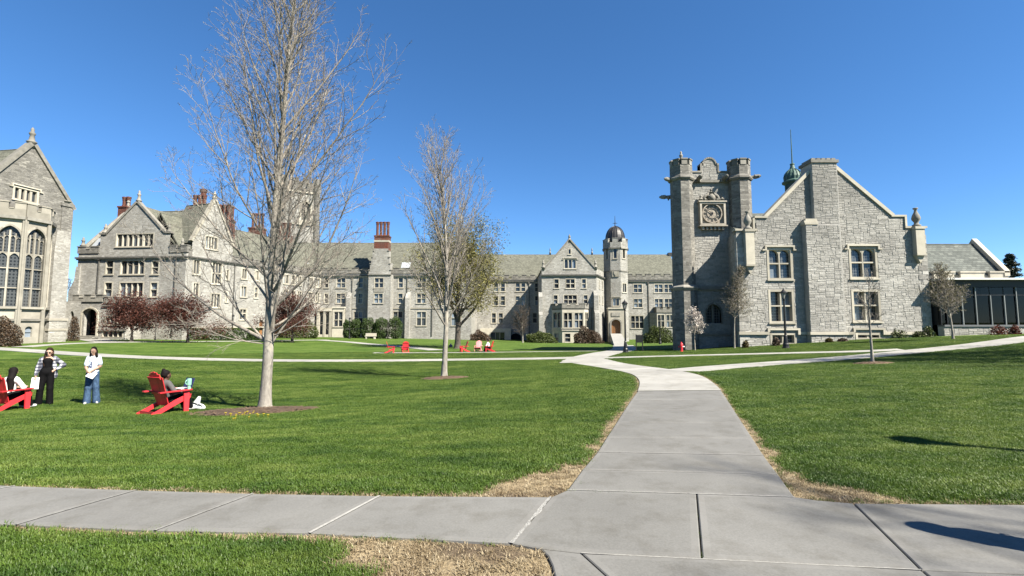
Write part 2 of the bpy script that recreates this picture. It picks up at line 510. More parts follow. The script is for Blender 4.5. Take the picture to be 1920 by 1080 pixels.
class MB:
    """collects faces; build() links them as one mesh object"""
    def __init__(s):
        s.v, s.f, s.m, s.a = [], [], [], []
    def add(s, vs, fs, m=0, a=None):
        b = len(s.v)
        s.v.extend(tuple(v) for v in vs)
        a = random.random() if a is None else a
        for f in fs:
            s.f.append([i + b for i in f]); s.m.append(m); s.a.append(a)
        return s
    def hexa(s, p, m=0, a=None):
        """p: bottom ring of 4 counter-clockwise from above, then top ring"""
        return s.add(p, [(3, 2, 1, 0), (4, 5, 6, 7), (0, 1, 5, 4), (1, 2, 6, 5), (2, 3, 7, 6), (3, 0, 4, 7)], m, a)
    def box(s, fr, u0, u1, z0, z1, o0, o1, m=0, a=None):
        q = fr.p
        return s.hexa([q(u0, z0, o1), q(u1, z0, o1), q(u1, z0, o0), q(u0, z0, o0),
                       q(u0, z1, o1), q(u1, z1, o1), q(u1, z1, o0), q(u0, z1, o0)], m, a)
    def extrude(s, fr, poly, o0, o1, m=0, a=None):
        """counter-clockwise (u, z) outline pushed from o0 out to o1"""
        n = len(poly)
        vs = [fr.p(u, z, o1) for u, z in poly] + [fr.p(u, z, o0) for u, z in poly]
        fs = [tuple(range(n)), tuple(range(2 * n - 1, n - 1, -1))]
        fs += [(i, i + n, (i + 1) % n + n, (i + 1) % n) for i in range(n)]
        return s.add(vs, fs, m, a)
    def prism(s, pts, z0, z1, m=0, a=None, top=None):
        """plan outline (ccw), from z0 to z1; top: other outline for the top"""
        n = len(pts); top = top or pts
        vs = [(x, y, z0) for x, y in pts] + [(x, y, z1) for x, y in top]
        fs = [tuple(range(n - 1, -1, -1)), tuple(range(n, 2 * n))]
        fs += [(i, (i + 1) % n, (i + 1) % n + n, i + n) for i in range(n)]
        return s.add(vs, fs, m, a)
    def lathe(s, x, y, prof, n=12, m=0, a=None, rot=0.0):
        """prof: list of (radius, z) bottom to top"""
        vs = []
        for r, z in prof:
            for k in range(n):
                t = rot + 2 * math.pi * k / n
                vs.append((x + r * math.cos(t), y + r * math.sin(t), z))
        fs = [tuple(range(n - 1, -1, -1)), tuple(range((len(prof) - 1) * n, len(prof) * n))]
        for j in range(len(prof) - 1):
            for k in range(n):
                k2 = (k + 1) % n
                fs.append((j * n + k, j * n + k2, (j + 1) * n + k2, (j + 1) * n + k))
        return s.add(vs, fs, m, a)
    def tube(s, pts, rad, n=6, m=0, a=None):
        pts = [np.asarray(p, float) for p in pts]
        k = len(pts)
        if not hasattr(rad, '__len__'):
            rad = [rad] * k
        vs = []
        ref = None
        for i in range(k):
            d = pts[min(i + 1, k - 1)] - pts[max(i - 1, 0)]
            d /= (np.linalg.norm(d) + 1e-9)
            if ref is None:
                ref = np.array((0, 0, 1.0)) if abs(d[2]) < 0.8 else np.array((1.0, 0, 0))
            e1 = np.cross(d, ref); e1 /= (np.linalg.norm(e1) + 1e-9)
            e2 = np.cross(d, e1)
            ref = -e2 if False else ref
            for j in range(n):
                t = 2 * math.pi * j / n
                vs.append(tuple(pts[i] + rad[i] * (math.cos(t) * e1 + math.sin(t) * e2)))
        fs = [tuple(range(n)), tuple(range(k * n - 1, (k - 1) * n - 1, -1))]
        for i in range(k - 1):
            for j in range(n):
                j2 = (j + 1) % n
                fs.append((i * n + j, (i + 1) * n + j, (i + 1) * n + j2, i * n + j2))
        return s.add(vs, fs, m, a)
    def bar(s, p0, p1, w, h, m=0, a=None, up=(0, 0, 1)):
        """square-section bar from p0 to p1"""
        p0, p1 = np.asarray(p0, float), np.asarray(p1, float)
        d = p1 - p0; d /= np.linalg.norm(d)
        e1 = np.cross(d, np.asarray(up, float))
        if np.linalg.norm(e1) < 1e-6:
            e1 = np.array((1.0, 0, 0))
        e1 /= np.linalg.norm(e1); e2 = np.cross(e1, d)
        a1, a2 = e1 * w / 2, e2 * h / 2
        ring = lambda p: [p - a1 - a2, p + a1 - a2, p + a1 + a2, p - a1 + a2]
        vs = [tuple(v) for v in ring(p0) + ring(p1)]
        return s.add(vs, [(3, 2, 1, 0), (4, 5, 6, 7), (0, 1, 5, 4), (1, 2, 6, 5), (2, 3, 7, 6), (3, 0, 4, 7)], m, a)
    def slab(s, q, t, m=0, a=None):
        """quad (ccw from outside) with thickness t behind it"""
        q = [np.asarray(p, float) for p in q]
        n = np.cross(q[1] - q[0], q[2] - q[0]); n /= np.linalg.norm(n)
        k = len(q)
        vs = [tuple(p) for p in q] + [tuple(p - n * t) for p in q]
        fs = [tuple(range(k)), tuple(range(2 * k - 1, k - 1, -1))] + [(i, i + k, (i + 1) % k + k, (i + 1) % k) for i in range(k)]
        return s.add(vs, fs, m, a)
    def build(s, name, mats, parent=None, loc=(0, 0, 0), smooth=False):
        me = bpy.data.meshes.new(name)
        l = np.asarray(loc, float)
        me.from_pydata((np.asarray(s.v, float).reshape(-1, 3) - l).tolist(), [], s.f)
        if not isinstance(mats, (list, tuple)):
            mats = [mats]
        for mm in mats:
            me.materials.append(MAT[mm] if isinstance(mm, str) else mm)
        if len(mats) > 1:
            me.polygons.foreach_set('material_index', np.asarray(s.m, np.int32))
        finish(me, s.a, smooth=smooth)
        ob = bpy.data.objects.new(name, me)
        COL.objects.link(ob)
        if parent is not None:
            ob.parent = parent
        else:
            ob.location = loc
        return ob

def tag(o, label=None, cat=None, group=None, kind=None):
    for k, v in (('label', label), ('category', cat), ('group', group), ('kind', kind)):
        if v:
            o[k] = v
    return o

class Thing:
    """an Empty at a thing's base that parents its parts"""
    def __init__(s, name, label, cat, loc, group=None, kind=None):
        s.o = bpy.data.objects.new(name, None)
        s.o.empty_display_size = 0.2
        COL.objects.link(s.o)
        s.loc = tuple(float(c) for c in loc)
        s.o.location = s.loc
        tag(s.o, label, cat, group, kind)
    def part(s, name, mb, mats, parent=None, smooth=False, label=None, kind=None):
        ob = mb.build(name, mats, parent or s.o, s.loc, smooth)
        return tag(ob, label, None, None, kind)

def copy_tree(o, parent=None):
    c = o.copy()
    COL.objects.link(c)
    c.parent = parent
    for ch in list(o.children):
        copy_tree(ch, c)
    return c

def fast_mesh(name, verts, faces, var, mat, parent=None, loc=(0, 0, 0), smooth=False, uv=False):
    """faces: (m, k) array, all of one size"""
    me = bpy.data.meshes.new(name)
    verts = np.asarray(verts, np.float64).reshape(-1, 3) - np.asarray(loc, float)
    faces = np.asarray(faces, np.int32)
    m, k = faces.shape
    me.vertices.add(len(verts)); me.vertices.foreach_set('co', verts.astype(np.float32).ravel())
    me.loops.add(m * k); me.loops.foreach_set('vertex_index', faces.ravel())
    me.polygons.add(m)
    me.polygons.foreach_set('loop_start', np.arange(0, m * k, k, dtype=np.int32))
    me.polygons.foreach_set('loop_total', np.full(m, k, np.int32))
    me.materials.append(MAT[mat] if isinstance(mat, str) else mat)
    me.update(calc_edges=True)
    finish(me, var, uv=uv, smooth=smooth)
    ob = bpy.data.objects.new(name, me)
    COL.objects.link(ob)
    if parent is not None:
        ob.parent = parent
    else:
        ob.location = loc
    return ob

# ------------------------------------------------------------------ masonry
def arch_poly(u0, u1, z0, zs, zt, n=6, pointed=True):
    """ccw outline of an opening with an arched head springing at zs, crown at zt"""
    um, w = (u0 + u1) / 2, (u1 - u0) / 2
    pts = [(u0, z0), (u1, z0)]
    top = []
    for i in range(n + 1):
        t = i / n * math.pi / 2
        if pointed:
            c, s_ = math.cos(t * 0.86), math.sin(t * 0.86) / math.sin(math.pi / 2 * 0.86)
            x = (c - math.cos(math.pi / 2 * 0.86)) / (1 - math.cos(math.pi / 2 * 0.86))
        else:
            x, s_ = math.cos(t), math.sin(t)
        top.append((x, s_))
    pts += [(um + w * x, zs + (zt - zs) * s_) for x, s_ in top]
    pts += [(um - w * x, zs + (zt - zs) * s_) for x, s_ in reversed(top[:-1])]
    return pts

def rect_poly(r):
    u0, u1, z0, z1 = r
    return [(u0, z0), (u1, z0), (u1, z1), (u0, z1)]

def wall(mb, fr, outer, holes, o=0.0, reveal=0.35, m=0, ml=None):
    """face of a wall with real openings and their reveals"""
    vs = [Vector(p) for p in outer]
    faces = [list(range(len(outer)))]
    for h in holes:
        b = len(vs)
        vs += [Vector(p) for p in h]
        faces.append(list(range(b, b + len(h))))
    ov, oe, of, orv, ore, orf = delaunay_2d_cdt(vs, [], faces, 1, 1e-5)
    keep = [f for f, src in zip(of, orf) if list(src) == [0]]
    tris = []
    for f in keep:
        a = sum(ov[f[i]][0] * ov[f[(i + 1) % len(f)]][1] - ov[f[(i + 1) % len(f)]][0] * ov[f[i]][1] for i in range(len(f)))
        tris.append(f if a > 0 else f[::-1])
    mb.add([fr.p(v[0], v[1], o) for v in ov], tris, m)
    for h in holes:
        n = len(h)
        mb.add([fr.p(u, z, o) for u, z in h] + [fr.p(u, z, o - reveal) for u, z in h],
               [(i, (i + 1) % n, (i + 1) % n + n, i + n) for i in range(n)], m if ml is None else ml)

def spandrel(mb, fr, u0, u1, zs, zt, o0, o1, pointed=False, m=0, n=5):
    """stone between a square head and the arch under it"""
    pl = arch_poly(u0, u1, zs - 0.02, zs, zt - 0.01, n, pointed)[2:]
    h = len(pl) // 2
    right, left = pl[:h + 1], pl[h:]
    mb.extrude(fr, [(u1, zs), (u1, zt)] + [((u0 + u1) / 2, zt)] + right[::-1][:-1], o0, o1, m)
    mb.extrude(fr, [((u0 + u1) / 2, zt), (u0, zt), (u0, zs)] + left[::-1][1:], o0, o1, m)

def window(T, fr, r, nl=2, tr=(), arch=False, jamb=0.13, mull=0.09, rec=0.22, sill=True, hood=False,
           glass='glass', split=False, trim='trim', o=0.0, groups=None, parent=None):
    """stone surround, mullions, transoms and panes; returns the opening to cut into the wall"""
    u0, u1, z0, z1 = r
    mb = MB()
    pr = 0.035
    mb.box(fr, u0, u0 + jamb, z0, z1, o - rec, o + pr)
    mb.box(fr, u1 - jamb, u1, z0, z1, o - rec, o + pr)
    mb.box(fr, u0 + jamb, u1 - jamb, z1 - jamb, z1, o - rec, o + pr - 0.004)
    zb = z0 + jamb * 0.7
    mb.box(fr, u0 + jamb, u1 - jamb, z0, zb, o - rec, o + pr - 0.004)
    if sill:
        mb.box(fr, u0 - 0.06, u1 + 0.06, z0 - 0.11, z0 + 0.0, o - 0.05, o + 0.13)
    if hood:
        mb.box(fr, u0 - 0.16, u1 + 0.16, z1 + 0.06, z1 + 0.19, o - 0.02, o + 0.16)
        for a, b in ((u0 - 0.16, u0 - 0.03), (u1 + 0.03, u1 + 0.16)):
            mb.box(fr, a, b, z1 - 0.22, z1 + 0.058, o - 0.02, o + 0.155)
        mb.box(fr, u0 - 0.36, u0 - 0.162, z1 - 0.222, z1 - 0.11, o - 0.02, o + 0.15)
        mb.box(fr, u1 + 0.162, u1 + 0.36, z1 - 0.222, z1 - 0.11, o - 0.02, o + 0.15)
    a, b = u0 + jamb, u1 - jamb
    c, d = zb, z1 - jamb
    xs = [a + (b - a) * i / nl for i in range(nl + 1)]
    for i, x in enumerate(xs[1:-1]):
        w = mull * (1.9 if groups and (i + 1) in groups else 1.0)
        mb.box(fr, x - w / 2, x + w / 2, c, d, o - rec, o - 0.05)
    zz = [c] + [c + (d - c) * t for t in tr] + [d]
    for z in zz[1:-1]:
        for i in range(nl):
            mb.box(fr, xs[i] + mull / 2 * (i > 0), xs[i + 1] - mull / 2 * (i < nl - 1), z - mull / 2, z + mull / 2, o - rec, o - 0.054)
    if arch:
        for i in range(nl):
            l, rr = xs[i] + mull / 2 * (i > 0), xs[i + 1] - mull / 2 * (i < nl - 1)
            spandrel(mb, fr, l, rr, d - (rr - l) * 0.5, d, o - rec, o - 0.058, pointed=(arch == 'pointed'))
    w = T.part('window', mb, trim, parent)
    po = o - rec + 0.03
    if split:
        for i in range(nl):
            for k in range(len(zz) - 1):
                pm = MB(); pm.add([fr.p(xs[i], zz[k], po), fr.p(xs[i + 1], zz[k], po), fr.p(xs[i + 1], zz[k + 1], po), fr.p(xs[i], zz[k + 1], po)], [(0, 1, 2, 3)])
                T.part('pane', pm, glass, w)
    else:
        pm = MB()
        for i in range(nl):
            for k in range(len(zz) - 1):
                pm.add([fr.p(xs[i], zz[k], po), fr.p(xs[i + 1], zz[k], po), fr.p(xs[i + 1], zz[k + 1], po), fr.p(xs[i], zz[k + 1], po)], [(0, 1, 2, 3)])
        T.part('pane', pm, glass, w)
    return rect_poly((u0 + 0.002, u1 - 0.002, z0 + 0.002, z1 - 0.002))

def crenel(mb, fr, u0, u1, z0, z1, o0, o1, w=1.1, g=0.8, drop=0.55, m=0, mc=None):
    """battlemented parapet with capped merlons"""
    mc = m if mc is None else mc
    mb.box(fr, u0, u1, z0, z1 - drop, o0, o1, m)
    n = max(1, int(round((u1 - u0 + g) / (w + g))))
    step = (u1 - u0 + g) / n
    for i in range(n):
        a = u0 + i * step; b = a + step - g
        mb.box(fr, a, b, z1 - drop, z1 - 0.13, o0, o1, m)
        mb.box(fr, a - 0.06, b + 0.06, z1 - 0.13, z1, o0 - 0.06, o1 + 0.07, mc)
        if i < n - 1:
            mb.box(fr, b + 0.06, b + g - 0.06, z1 - drop, z1 - drop + 0.09, o0 - 0.05, o1 + 0.06, mc)

def crenels(T, parent, mat, *calls, name='parapet'):
    for c in calls:
        mb = MB(); crenel(mb, *c); T.part(name, mb, mat, parent)

def coping(mb, fr, path, w, t, o0, o1, m=0):
    """stone strip along a (u, z) line, lying above it"""
    for (a, b) in zip(path[:-1], path[1:]):
        du, dz = b[0] - a[0], b[1] - a[1]
        L = math.hypot(du, dz); nx, nz = -dz / L, du / L
        if nz < 0:
            nx, nz = -nx, -nz
        if abs(nz) < 1e-3:
            nx = math.copysign(1, nx)
        q = [a, b, (b[0] + nx * t, b[1] + nz * t), (a[0] + nx * t, a[1] + nz * t)]
        ar = sum(q[i][0] * q[(i + 1) % 4][1] - q[(i + 1) % 4][0] * q[i][1] for i in range(4))
        mb.extrude(fr, q if ar > 0 else q[::-1], o0, o1, m)

def inside(poly, U, Z):
    res = np.zeros(U.shape, bool)
    n = len(poly)
    j = n - 1
    for i in range(n):
        (xi, yi), (xj, yj) = poly[i], poly[j]
        if yi != yj:
            c = ((yi > Z) != (yj > Z)) & (U < (xj - xi) * (Z - yi) / (yj - yi) + xi)
            res ^= c
        j = i
    return res

def masonry(T, fr, outer, holes, o, parent, seed=1, cell=0.086, keep=300, mat='stone', proud=0.013, dark=None):
    """random ashlar: every stone a piece with its own size and depth; the biggest become objects"""
    rr = random.Random(seed)
    us = [p[0] for p in outer]; zs = [p[1] for p in outer]
    u0, z0 = min(us), min(zs)
    nu, nz = int((max(us) - u0) / cell), int((max(zs) - z0) / cell)
    gu, gz = np.meshgrid(u0 + (np.arange(nu) + 0.5) * cell, z0 + (np.arange(nz) + 0.5) * cell)
    free = inside(outer, gu, gz)
    for h in holes:
        hu = [p[0] for p in h]; hz = [p[1] for p in h]
        grown = ((gu > min(hu) - cell * 0.35) & (gu < max(hu) + cell * 0.35) & (gz > min(hz) - cell * 0.35) & (gz < max(hz) + cell * 0.35))
        free &= ~grown if len(h) == 4 else ~inside(h, gu, gz)
    stones = []
    for j in range(nz):
        i = 0
        while i < nu:
            if not free[j, i]:
                i += 1; continue
            h = rr.choice((1, 1, 1, 2, 2, 2, 2, 3))
            w = rr.randint(3, 8) if h == 1 else (rr.randint(4, 10) if h == 2 else rr.randint(5, 11))
            while h > 1 and (j + h > nz or not free[j + h - 1, i]):
                h -= 1
            k = 0
            while k < w and i + k < nu and free[j:j + h, i + k].all():
                k += 1
            if i + k < nu and free[j, i + k:i + k + 2].sum() == 1 and k >= 2:   # leave no slivers
                k = max(2, k - 1)
            free[j:j + h, i:i + k] = False
            stones.append((i, j, k, h))
            i += k
    stones.sort(key=lambda q: -q[2] * q[3])
    rest = MB()
    gap = 0.006
    for n_, (i, j, k, h) in enumerate(stones):
        a, b = u0 + i * cell + gap + rr.uniform(0, .008), u0 + (i + k) * cell - gap - rr.uniform(0, .008)
        c, d = z0 + j * cell + gap + rr.uniform(0, .006), z0 + (j + h) * cell - gap - rr.uniform(0, .006)
        if b - a < 0.05 or d - c < 0.04:
            continue
        pr = proud + rr.uniform(-0.005, 0.013)
        e = 0.013
        ob = o - 0.01
        ring0 = [(a, c), (b, c), (b, d), (a, d)]
        j_ = lambda: rr.uniform(-0.004, 0.004)
        ring1 = [(a + e + j_(), c + e + j_()), (b - e + j_(), c + e + j_()), (b - e + j_(), d - e + j_()), (a + e + j_(), d - e + j_())]
        vs = [fr.p(u, z, ob) for u, z in ring0] + [fr.p(u, z, o + pr * 0.55) for u, z in ring0] + [fr.p(u, z, o + pr + rr.uniform(-.006, .01)) for u, z in ring1]
        fs = [(q, (q + 1) % 4, (q + 1) % 4 + 4, q + 4) for q in range(4)] + [(q + 4, (q + 1) % 4 + 4, (q + 1) % 4 + 8, q + 8) for q in range(4)] + [(8, 9, 10, 11)]
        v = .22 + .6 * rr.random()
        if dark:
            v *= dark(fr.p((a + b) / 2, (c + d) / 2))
        if n_ < keep:
            mb = MB(); mb.add(vs, fs, 0, v)
            T.part('stone', mb, mat, parent)
        else:
            rest.add(vs, fs, 0, v)
    if rest.f:
        T.part('stonework', rest, mat, parent, kind='stuff')

def finial(mb, x, y, z, h, r, n=8, m=0, kind='spike'):
    if kind == 'spike':
        prof = [(r, z), (r, z + .22 * h), (r * 1.35, z + .26 * h), (r * 1.35, z + .3 * h), (r * .8, z + .36 * h), (r * .55, z + .6 * h),
                (r * .85, z + .66 * h), (r * .8, z + .72 * h), (r * .4, z + .8 * h), (r * .5, z + .9 * h), (r * .1, z + h)]
    else:
        prof = [(r, z), (r, z + .1 * h), (r * .55, z + .16 * h), (r * .5, z + .24 * h), (r * .95, z + .38 * h), (r, z + .48 * h), (r * .8, z + .62 * h),
                (r * .4, z + .78 * h), (r * .32, z + .9 * h), (r * .6, z + .95 * h), (r * .55, z + h)]
    mb.lathe(x, y, prof, n, m)

def chimney_stack(T, fr, u0, u1, o0, o1, z0, z1, z2, nfl, parent=None, nrow=1, band=False):
    """brick base with a row of tall round-shouldered flues"""
    mb = MB()
    mb.box(fr, u0, u1, z0, z1 - 0.25, o0, o1)
    mb.box(fr, u0 - .1, u1 + .1, z1 - 0.25, z1, o0 - .1, o1 + .1)
    c = T.part('chimney', mb, 'brick', parent)
    if band:
        b = MB(); b.box(fr, u0 - .05, u1 + .05, z0 + (z1 - z0) * .55, z0 + (z1 - z0) * .68, o0 - .05, o1 + .05)
        T.part('chimney_band', b, 'trim', c)
    st = (u1 - u0) / nfl
    for j in range(nrow):
        for i in range(nfl):
            q = fr.p(u0 + st * (i + .5), 0, o0 + (o1 - o0) * (j + .5) / nrow)
            r = st * 0.45
            f = MB()
            f.lathe(q[0], q[1], [(r * 1.05, z1), (r * 1.05, z1 + .2), (r * .82, z1 + .32), (r * .82, z2 - .65), (r * 1.0, z2 - .5), (r * .9, z2 - .38), (r * 1.12, z2 - .2), (r * 1.12, z2 - .05), (r * .9, z2)], 8, rot=math.pi / 8)
            T.part('flue', f, 'brick', c)
    return c
# ------------------------------------------------------------------ terrain
CTRL = [(0, 0, 0), (0, 3, 0), (-3, 3, 0), (3, 3, 0), (5, 4, 0), (-5, 4.5, 0), (2.2, 5, 0), (-2, 6, -.03), (3, 8, 0), (3.4, 11.3, -.02), (7, 7, .05), (-8, -8, 0), (8, -8, .1),
        (0, -20, 0), (-30, -20, -.2), (30, -20, .8), (-8.2, 11, -.5), (-13.6, 13.8, -.74), (-6.8, 12.8, -.62), (-12, 9, -.42), (-3, 20.9, -.7), (0, 12, -.25), (4.2, 16.5, -.15),
        (3, 31, -.6), (9, 37, -.5), (14, 18.3, .12), (13.9, 12.7, .28), (27, 25, .75), (28.2, 30, .75), (18.2, 36.8, -.06), (33, 36.8, .76), (38, 33, 1.0), (45, 33, 1.2), (14, 41, -.6), (14.5, 40, -.54),
        (20, 26, .1), (10, 25, -.3), (-10.8, 41, -.87), (-2, 42, -.85), (-47, 43, -.55), (-30, 35, -.7), (-20, 25, -.75), (-54, 58, -.4), (-48, 68, -.5), (-60, 70, -.35), (-42, 82, -.6), (-30, 94, -.85),
        (-5, 94, -1.4), (10, 94, -1.85), (22, 100, -1.9), (30, 90, -1.6), (0, 60, -1.0), (-20, 60, -.9), (15, 60, -.9), (20, 75, -1.3), (0, 140, -1.8), (-90, 60, -.3), (60, 50, 1.4), (60, 0, 1.6), (-60, 0, -.4), (60, 120, 0), (-60, 120, -.5)]
CP = np.array(CTRL, float)
def _phi(r2):
    return 0.5 * r2 * np.log(r2 + 1e-9)
_n = len(CP)
_A = np.zeros((_n + 3, _n + 3))
_d2 = ((CP[:, None, :2] - CP[None, :, :2]) ** 2).sum(2)
_A[:_n, :_n] = _phi(_d2) + np.eye(_n) * 14.0
_A[:_n, _n] = 1; _A[:_n, _n + 1:] = CP[:, :2]
_A[_n, :_n] = 1; _A[_n + 1:, :_n] = CP[:, :2].T
_W = np.linalg.solve(_A, np.concatenate([CP[:, 2], np.zeros(3)]))
def zf(x, y):
    x = np.asarray(x, float); y = np.asarray(y, float)
    xx, yy = np.clip(x, -95, 75), np.clip(y, -30, 135)
    q = np.stack([xx.ravel(), yy.ravel()], 1)
    out = np.empty(len(q))
    for s in range(0, len(q), 20000):
        c = q[s:s + 20000]
        d2 = ((c[:, None] - CP[None, :, :2]) ** 2).sum(2)
        out[s:s + 20000] = _phi(d2) @ _W[:_n] + _W[_n] + c @ _W[_n + 1:]
    return out.reshape(x.shape)
def zg(x, y):
    return float(zf(np.array([x]), np.array([y]))[0])

_T = np.concatenate([np.arange(1.5, 20, .05), np.arange(20, 160, .25)])
def ground(x, y):
    """place on the ground seen at a pixel of the photograph"""
    r = ray(x, y)
    pts = r[None] / r[1] * _T[:, None]
    h = pts[:, 2] + EYE - zf(pts[:, 0], pts[:, 1])
    k = np.where(h < 0)[0]
    k = k[0] if len(k) else len(_T) - 1
    a, b = max(k - 1, 0), k
    f = h[a] / (h[a] - h[b] + 1e-9) if h[a] > 0 else 0
    p = pts[a] + (pts[b] - pts[a]) * f
    return Vector((p[0], p[1], zg(p[0], p[1])))
def gl(pxs):
    return [ground(*p) for p in pxs]

# ------------------------------------------------------------------ paths
PATH_POLYS = []          # plan outlines that keep the lawn out
def densify(pts, step):
    out = []
    for a, b in zip(pts[:-1], pts[1:]):
        n = max(1, int(math.dist(a[:2], b[:2]) / step))
        out += [(a[0] + (b[0] - a[0]) * i / n, a[1] + (b[1] - a[1]) * i / n) for i in range(n)]
    out.append(tuple(pts[-1][:2]))
    return out
def smooth_line(pts, it=2):
    pts = [tuple(p[:2]) for p in pts]
    for _ in range(it):
        q = [pts[0]]
        for a, b in zip(pts[:-1], pts[1:]):
            q += [(a[0] * .75 + b[0] * .25, a[1] * .75 + b[1] * .25), (a[0] * .25 + b[0] * .75, a[1] * .25 + b[1] * .75)]
        pts = q + [pts[-1]]
    return pts
def ribbon(name, left, right, mat, lift=0.03, seg=1.0, cross=4):
    """paved strip between two edge lines that follows the lawn"""
    n = max(8, int(max(sum(math.dist(a, b) for a, b in zip(l[:-1], l[1:])) for l in (left, right)) / seg))
    def resample(l):
        l = np.array(l); s = np.concatenate([[0], np.cumsum(np.linalg.norm(np.diff(l, axis=0), axis=1))])
        t = np.linspace(0, s[-1], n)
        return np.stack([np.interp(t, s, l[:, 0]), np.interp(t, s, l[:, 1])], 1)
    L, Rr = resample(left), resample(right)
    PATH_POLYS.append([tuple(p) for p in L] + [tuple(p) for p in Rr[::-1]])
    rows = [L * (1 - k / cross) + Rr * (k / cross) for k in range(cross + 1)]
    rows = [L] + rows + [Rr]
    G = np.stack(rows, 1)
    Z = zf(G[..., 0], G[..., 1]) + lift
    Z[:, 0] -= 0.10; Z[:, -1] -= 0.10
    V = np.concatenate([G, Z[..., None]], 2).reshape(-1, 3)
    k = len(rows)
    f = [(i * k + j, i * k + j + 1, (i + 1) * k + j + 1, (i + 1) * k + j) for i in range(n - 1) for j in range(k - 1)]
    nz = np.cross(V[f[1 + k // 2][1]] - V[f[1 + k // 2][0]], V[f[1 + k // 2][2]] - V[f[1 + k // 2][0]])[2]
    if nz < 0:
        f = [q[::-1] for q in f]
    var = np.repeat(rng.random((n - 1 + 2) // 3 + 1), 3)[:n - 1]
    o = fast_mesh(name, V, np.array(f), np.repeat(var, k - 1), mat, uv=True)
    return tag(o, kind='structure')
def strip(name, pxs, width, mat, lift=0.03):
    c = np.array(smooth_line([ground(*p) for p in pxs]))
    d = np.gradient(c, axis=0); d /= np.linalg.norm(d, axis=1)[:, None]
    nrm = np.stack([-d[:, 1], d[:, 0]], 1)
    return ribbon(name, [tuple(p) for p in c + nrm * width / 2], [tuple(p) for p in c - nrm * width / 2], mat, lift)

def slab_path(name, polys, mats, thick=0.10, lift=0.022, inset=0.006, edge=0.05):
    """concrete path of single slabs with open joints"""
    root = Thing(name, None, None, (0, 0, 0), kind='structure')
    for poly, mat in zip(polys, mats):
        pts = [tuple(p[:2]) for p in poly]
        ar = sum(pts[i][0] * pts[(i + 1) % len(pts)][1] - pts[(i + 1) % len(pts)][0] * pts[i][1] for i in range(len(pts)))
        if ar < 0:
            pts = pts[::-1]
        PATH_POLYS.append(pts)
        n = len(pts)
        def off(e):
            q = []
            for i in range(n):
                a, b, c = np.array(pts[i - 1]), np.array(pts[i]), np.array(pts[(i + 1) % n])
                d1 = (b - a) / (np.linalg.norm(b - a) + 1e-9); d2 = (c - b) / (np.linalg.norm(c - b) + 1e-9)
                n1, n2 = np.array((-d1[1], d1[0])), np.array((-d2[1], d2[0]))
                m = n1 + n2; m /= max(np.linalg.norm(m), .3)
                q.append(b + m * e / max(m @ n1, .4))
            return q
        q1, q2, q3 = off(inset), off(inset + 0.008), off(inset + 0.008 + edge)
        z1 = [zg(*p) + lift for p in q1]
        vs = [(p[0], p[1], z - thick) for p, z in zip(q1, z1)] + [(p[0], p[1], z - .006) for p, z in zip(q1, z1)] + [(p[0], p[1], z) for p, z in zip(q2, z1)] + [(p[0], p[1], z) for p, z in zip(q3, z1)]
        fs = [(i, (i + 1) % n, (i + 1) % n + n, i + n) for i in range(n)] + [(i + n, (i + 1) % n + n, (i + 1) % n + 2 * n, i + 2 * n) for i in range(n)]
        mb = MB(); va = random.random()
        mb.add(vs, fs + [tuple(range(3 * n, 4 * n))], 0, va)
        b0_ = len(mb.v) - 4 * n
        for i in range(n):
            mb.f.append([b0_ + i + 2 * n, b0_ + (i + 1) % n + 2 * n, b0_ + (i + 1) % n + 3 * n, b0_ + i + 3 * n]); mb.m.append(1); mb.a.append(va)
        root.part('slab', mb, [mat, 'path_edge'])
    return root
def filler(root, a, b, w, mat, z=0.019, name='joint_filler', wob=0.0):
    pa, pb = ground(*a), ground(*b)
    n = 14
    d = (pb - pa).normalized(); s = Vector((-d.y, d.x, 0))
    vs = []
    for i in range(n + 1):
        p = pa.lerp(pb, i / n)
        j = random.uniform(-1, 1) * wob
        ww = w * (1 + random.uniform(-.45, .45) * (wob > 0))
        vs += [(*(p + s * (j - ww / 2)).xy, zg(p.x, p.y) + z), (*(p + s * (j + ww / 2)).xy, zg(p.x, p.y) + z)]
    mb = MB(); mb.add(vs, [(2 * i, 2 * i + 2, 2 * i + 3, 2 * i + 1) for i in range(n)])
    root.part(name, mb, mat)

# the crossing path in front: joints run from its far edge to its near edge
far_e = [(-330, 900), (-110, 908), (28, 915), (255, 923), (475, 929.5), (712, 934), (1033, 936)]
near_e = [(-830, 962), (-560, 972), (-330, 978), (30, 989), (290, 1000), (580, 1005), (958, 1024)]
polys = [gl([far_e[i], far_e[i + 1], near_e[i + 1], near_e[i]]) for i in range(6)]
polys.append(gl([(1033, 936), (1064, 922.5), (1306, 930), (1316, 1052), (1090, 1043), (1012, 1034), (990, 1030), (958, 1024)]))
polys.append(gl([(1306, 930), (1490, 936), (1530, 942), (1600, 948), (1728, 1075), (1316, 1052)]))
polys.append(gl([(1600, 948), (1960, 951), (2250, 1096), (1728, 1075)]))
polys.append(gl([(1960, 951), (2500, 955), (3000, 1116), (2250, 1096)]))
polys.append(gl([(1012, 1034), (1090, 1043), (1136, 1085), (1250, 1180), (1052, 1180), (1040, 1090), (1034, 1066), (1026, 1048)]))
polys.append(gl([(1090, 1043), (1316, 1052), (1728, 1075), (1850, 1180), (1250, 1180), (1136, 1085)]))
polys.append(gl([(1728, 1075), (2250, 1096), (2500, 1180), (1850, 1180)]))
near_path = slab_path('path', polys, ['path'] * len(polys))
for a, b, w in (((255, 923), (30, 989), .024), ((475, 929.5), (290, 1000), .026), ((712, 934), (580, 1005), .028), ((28, 915), (-330, 978), .02)):
    filler(near_path, a, b, w, 'caulk', 0.0255)
filler(near_path, (1033, 936), (958, 1024), .032, 'crumbled', 0.024, wob=.006)
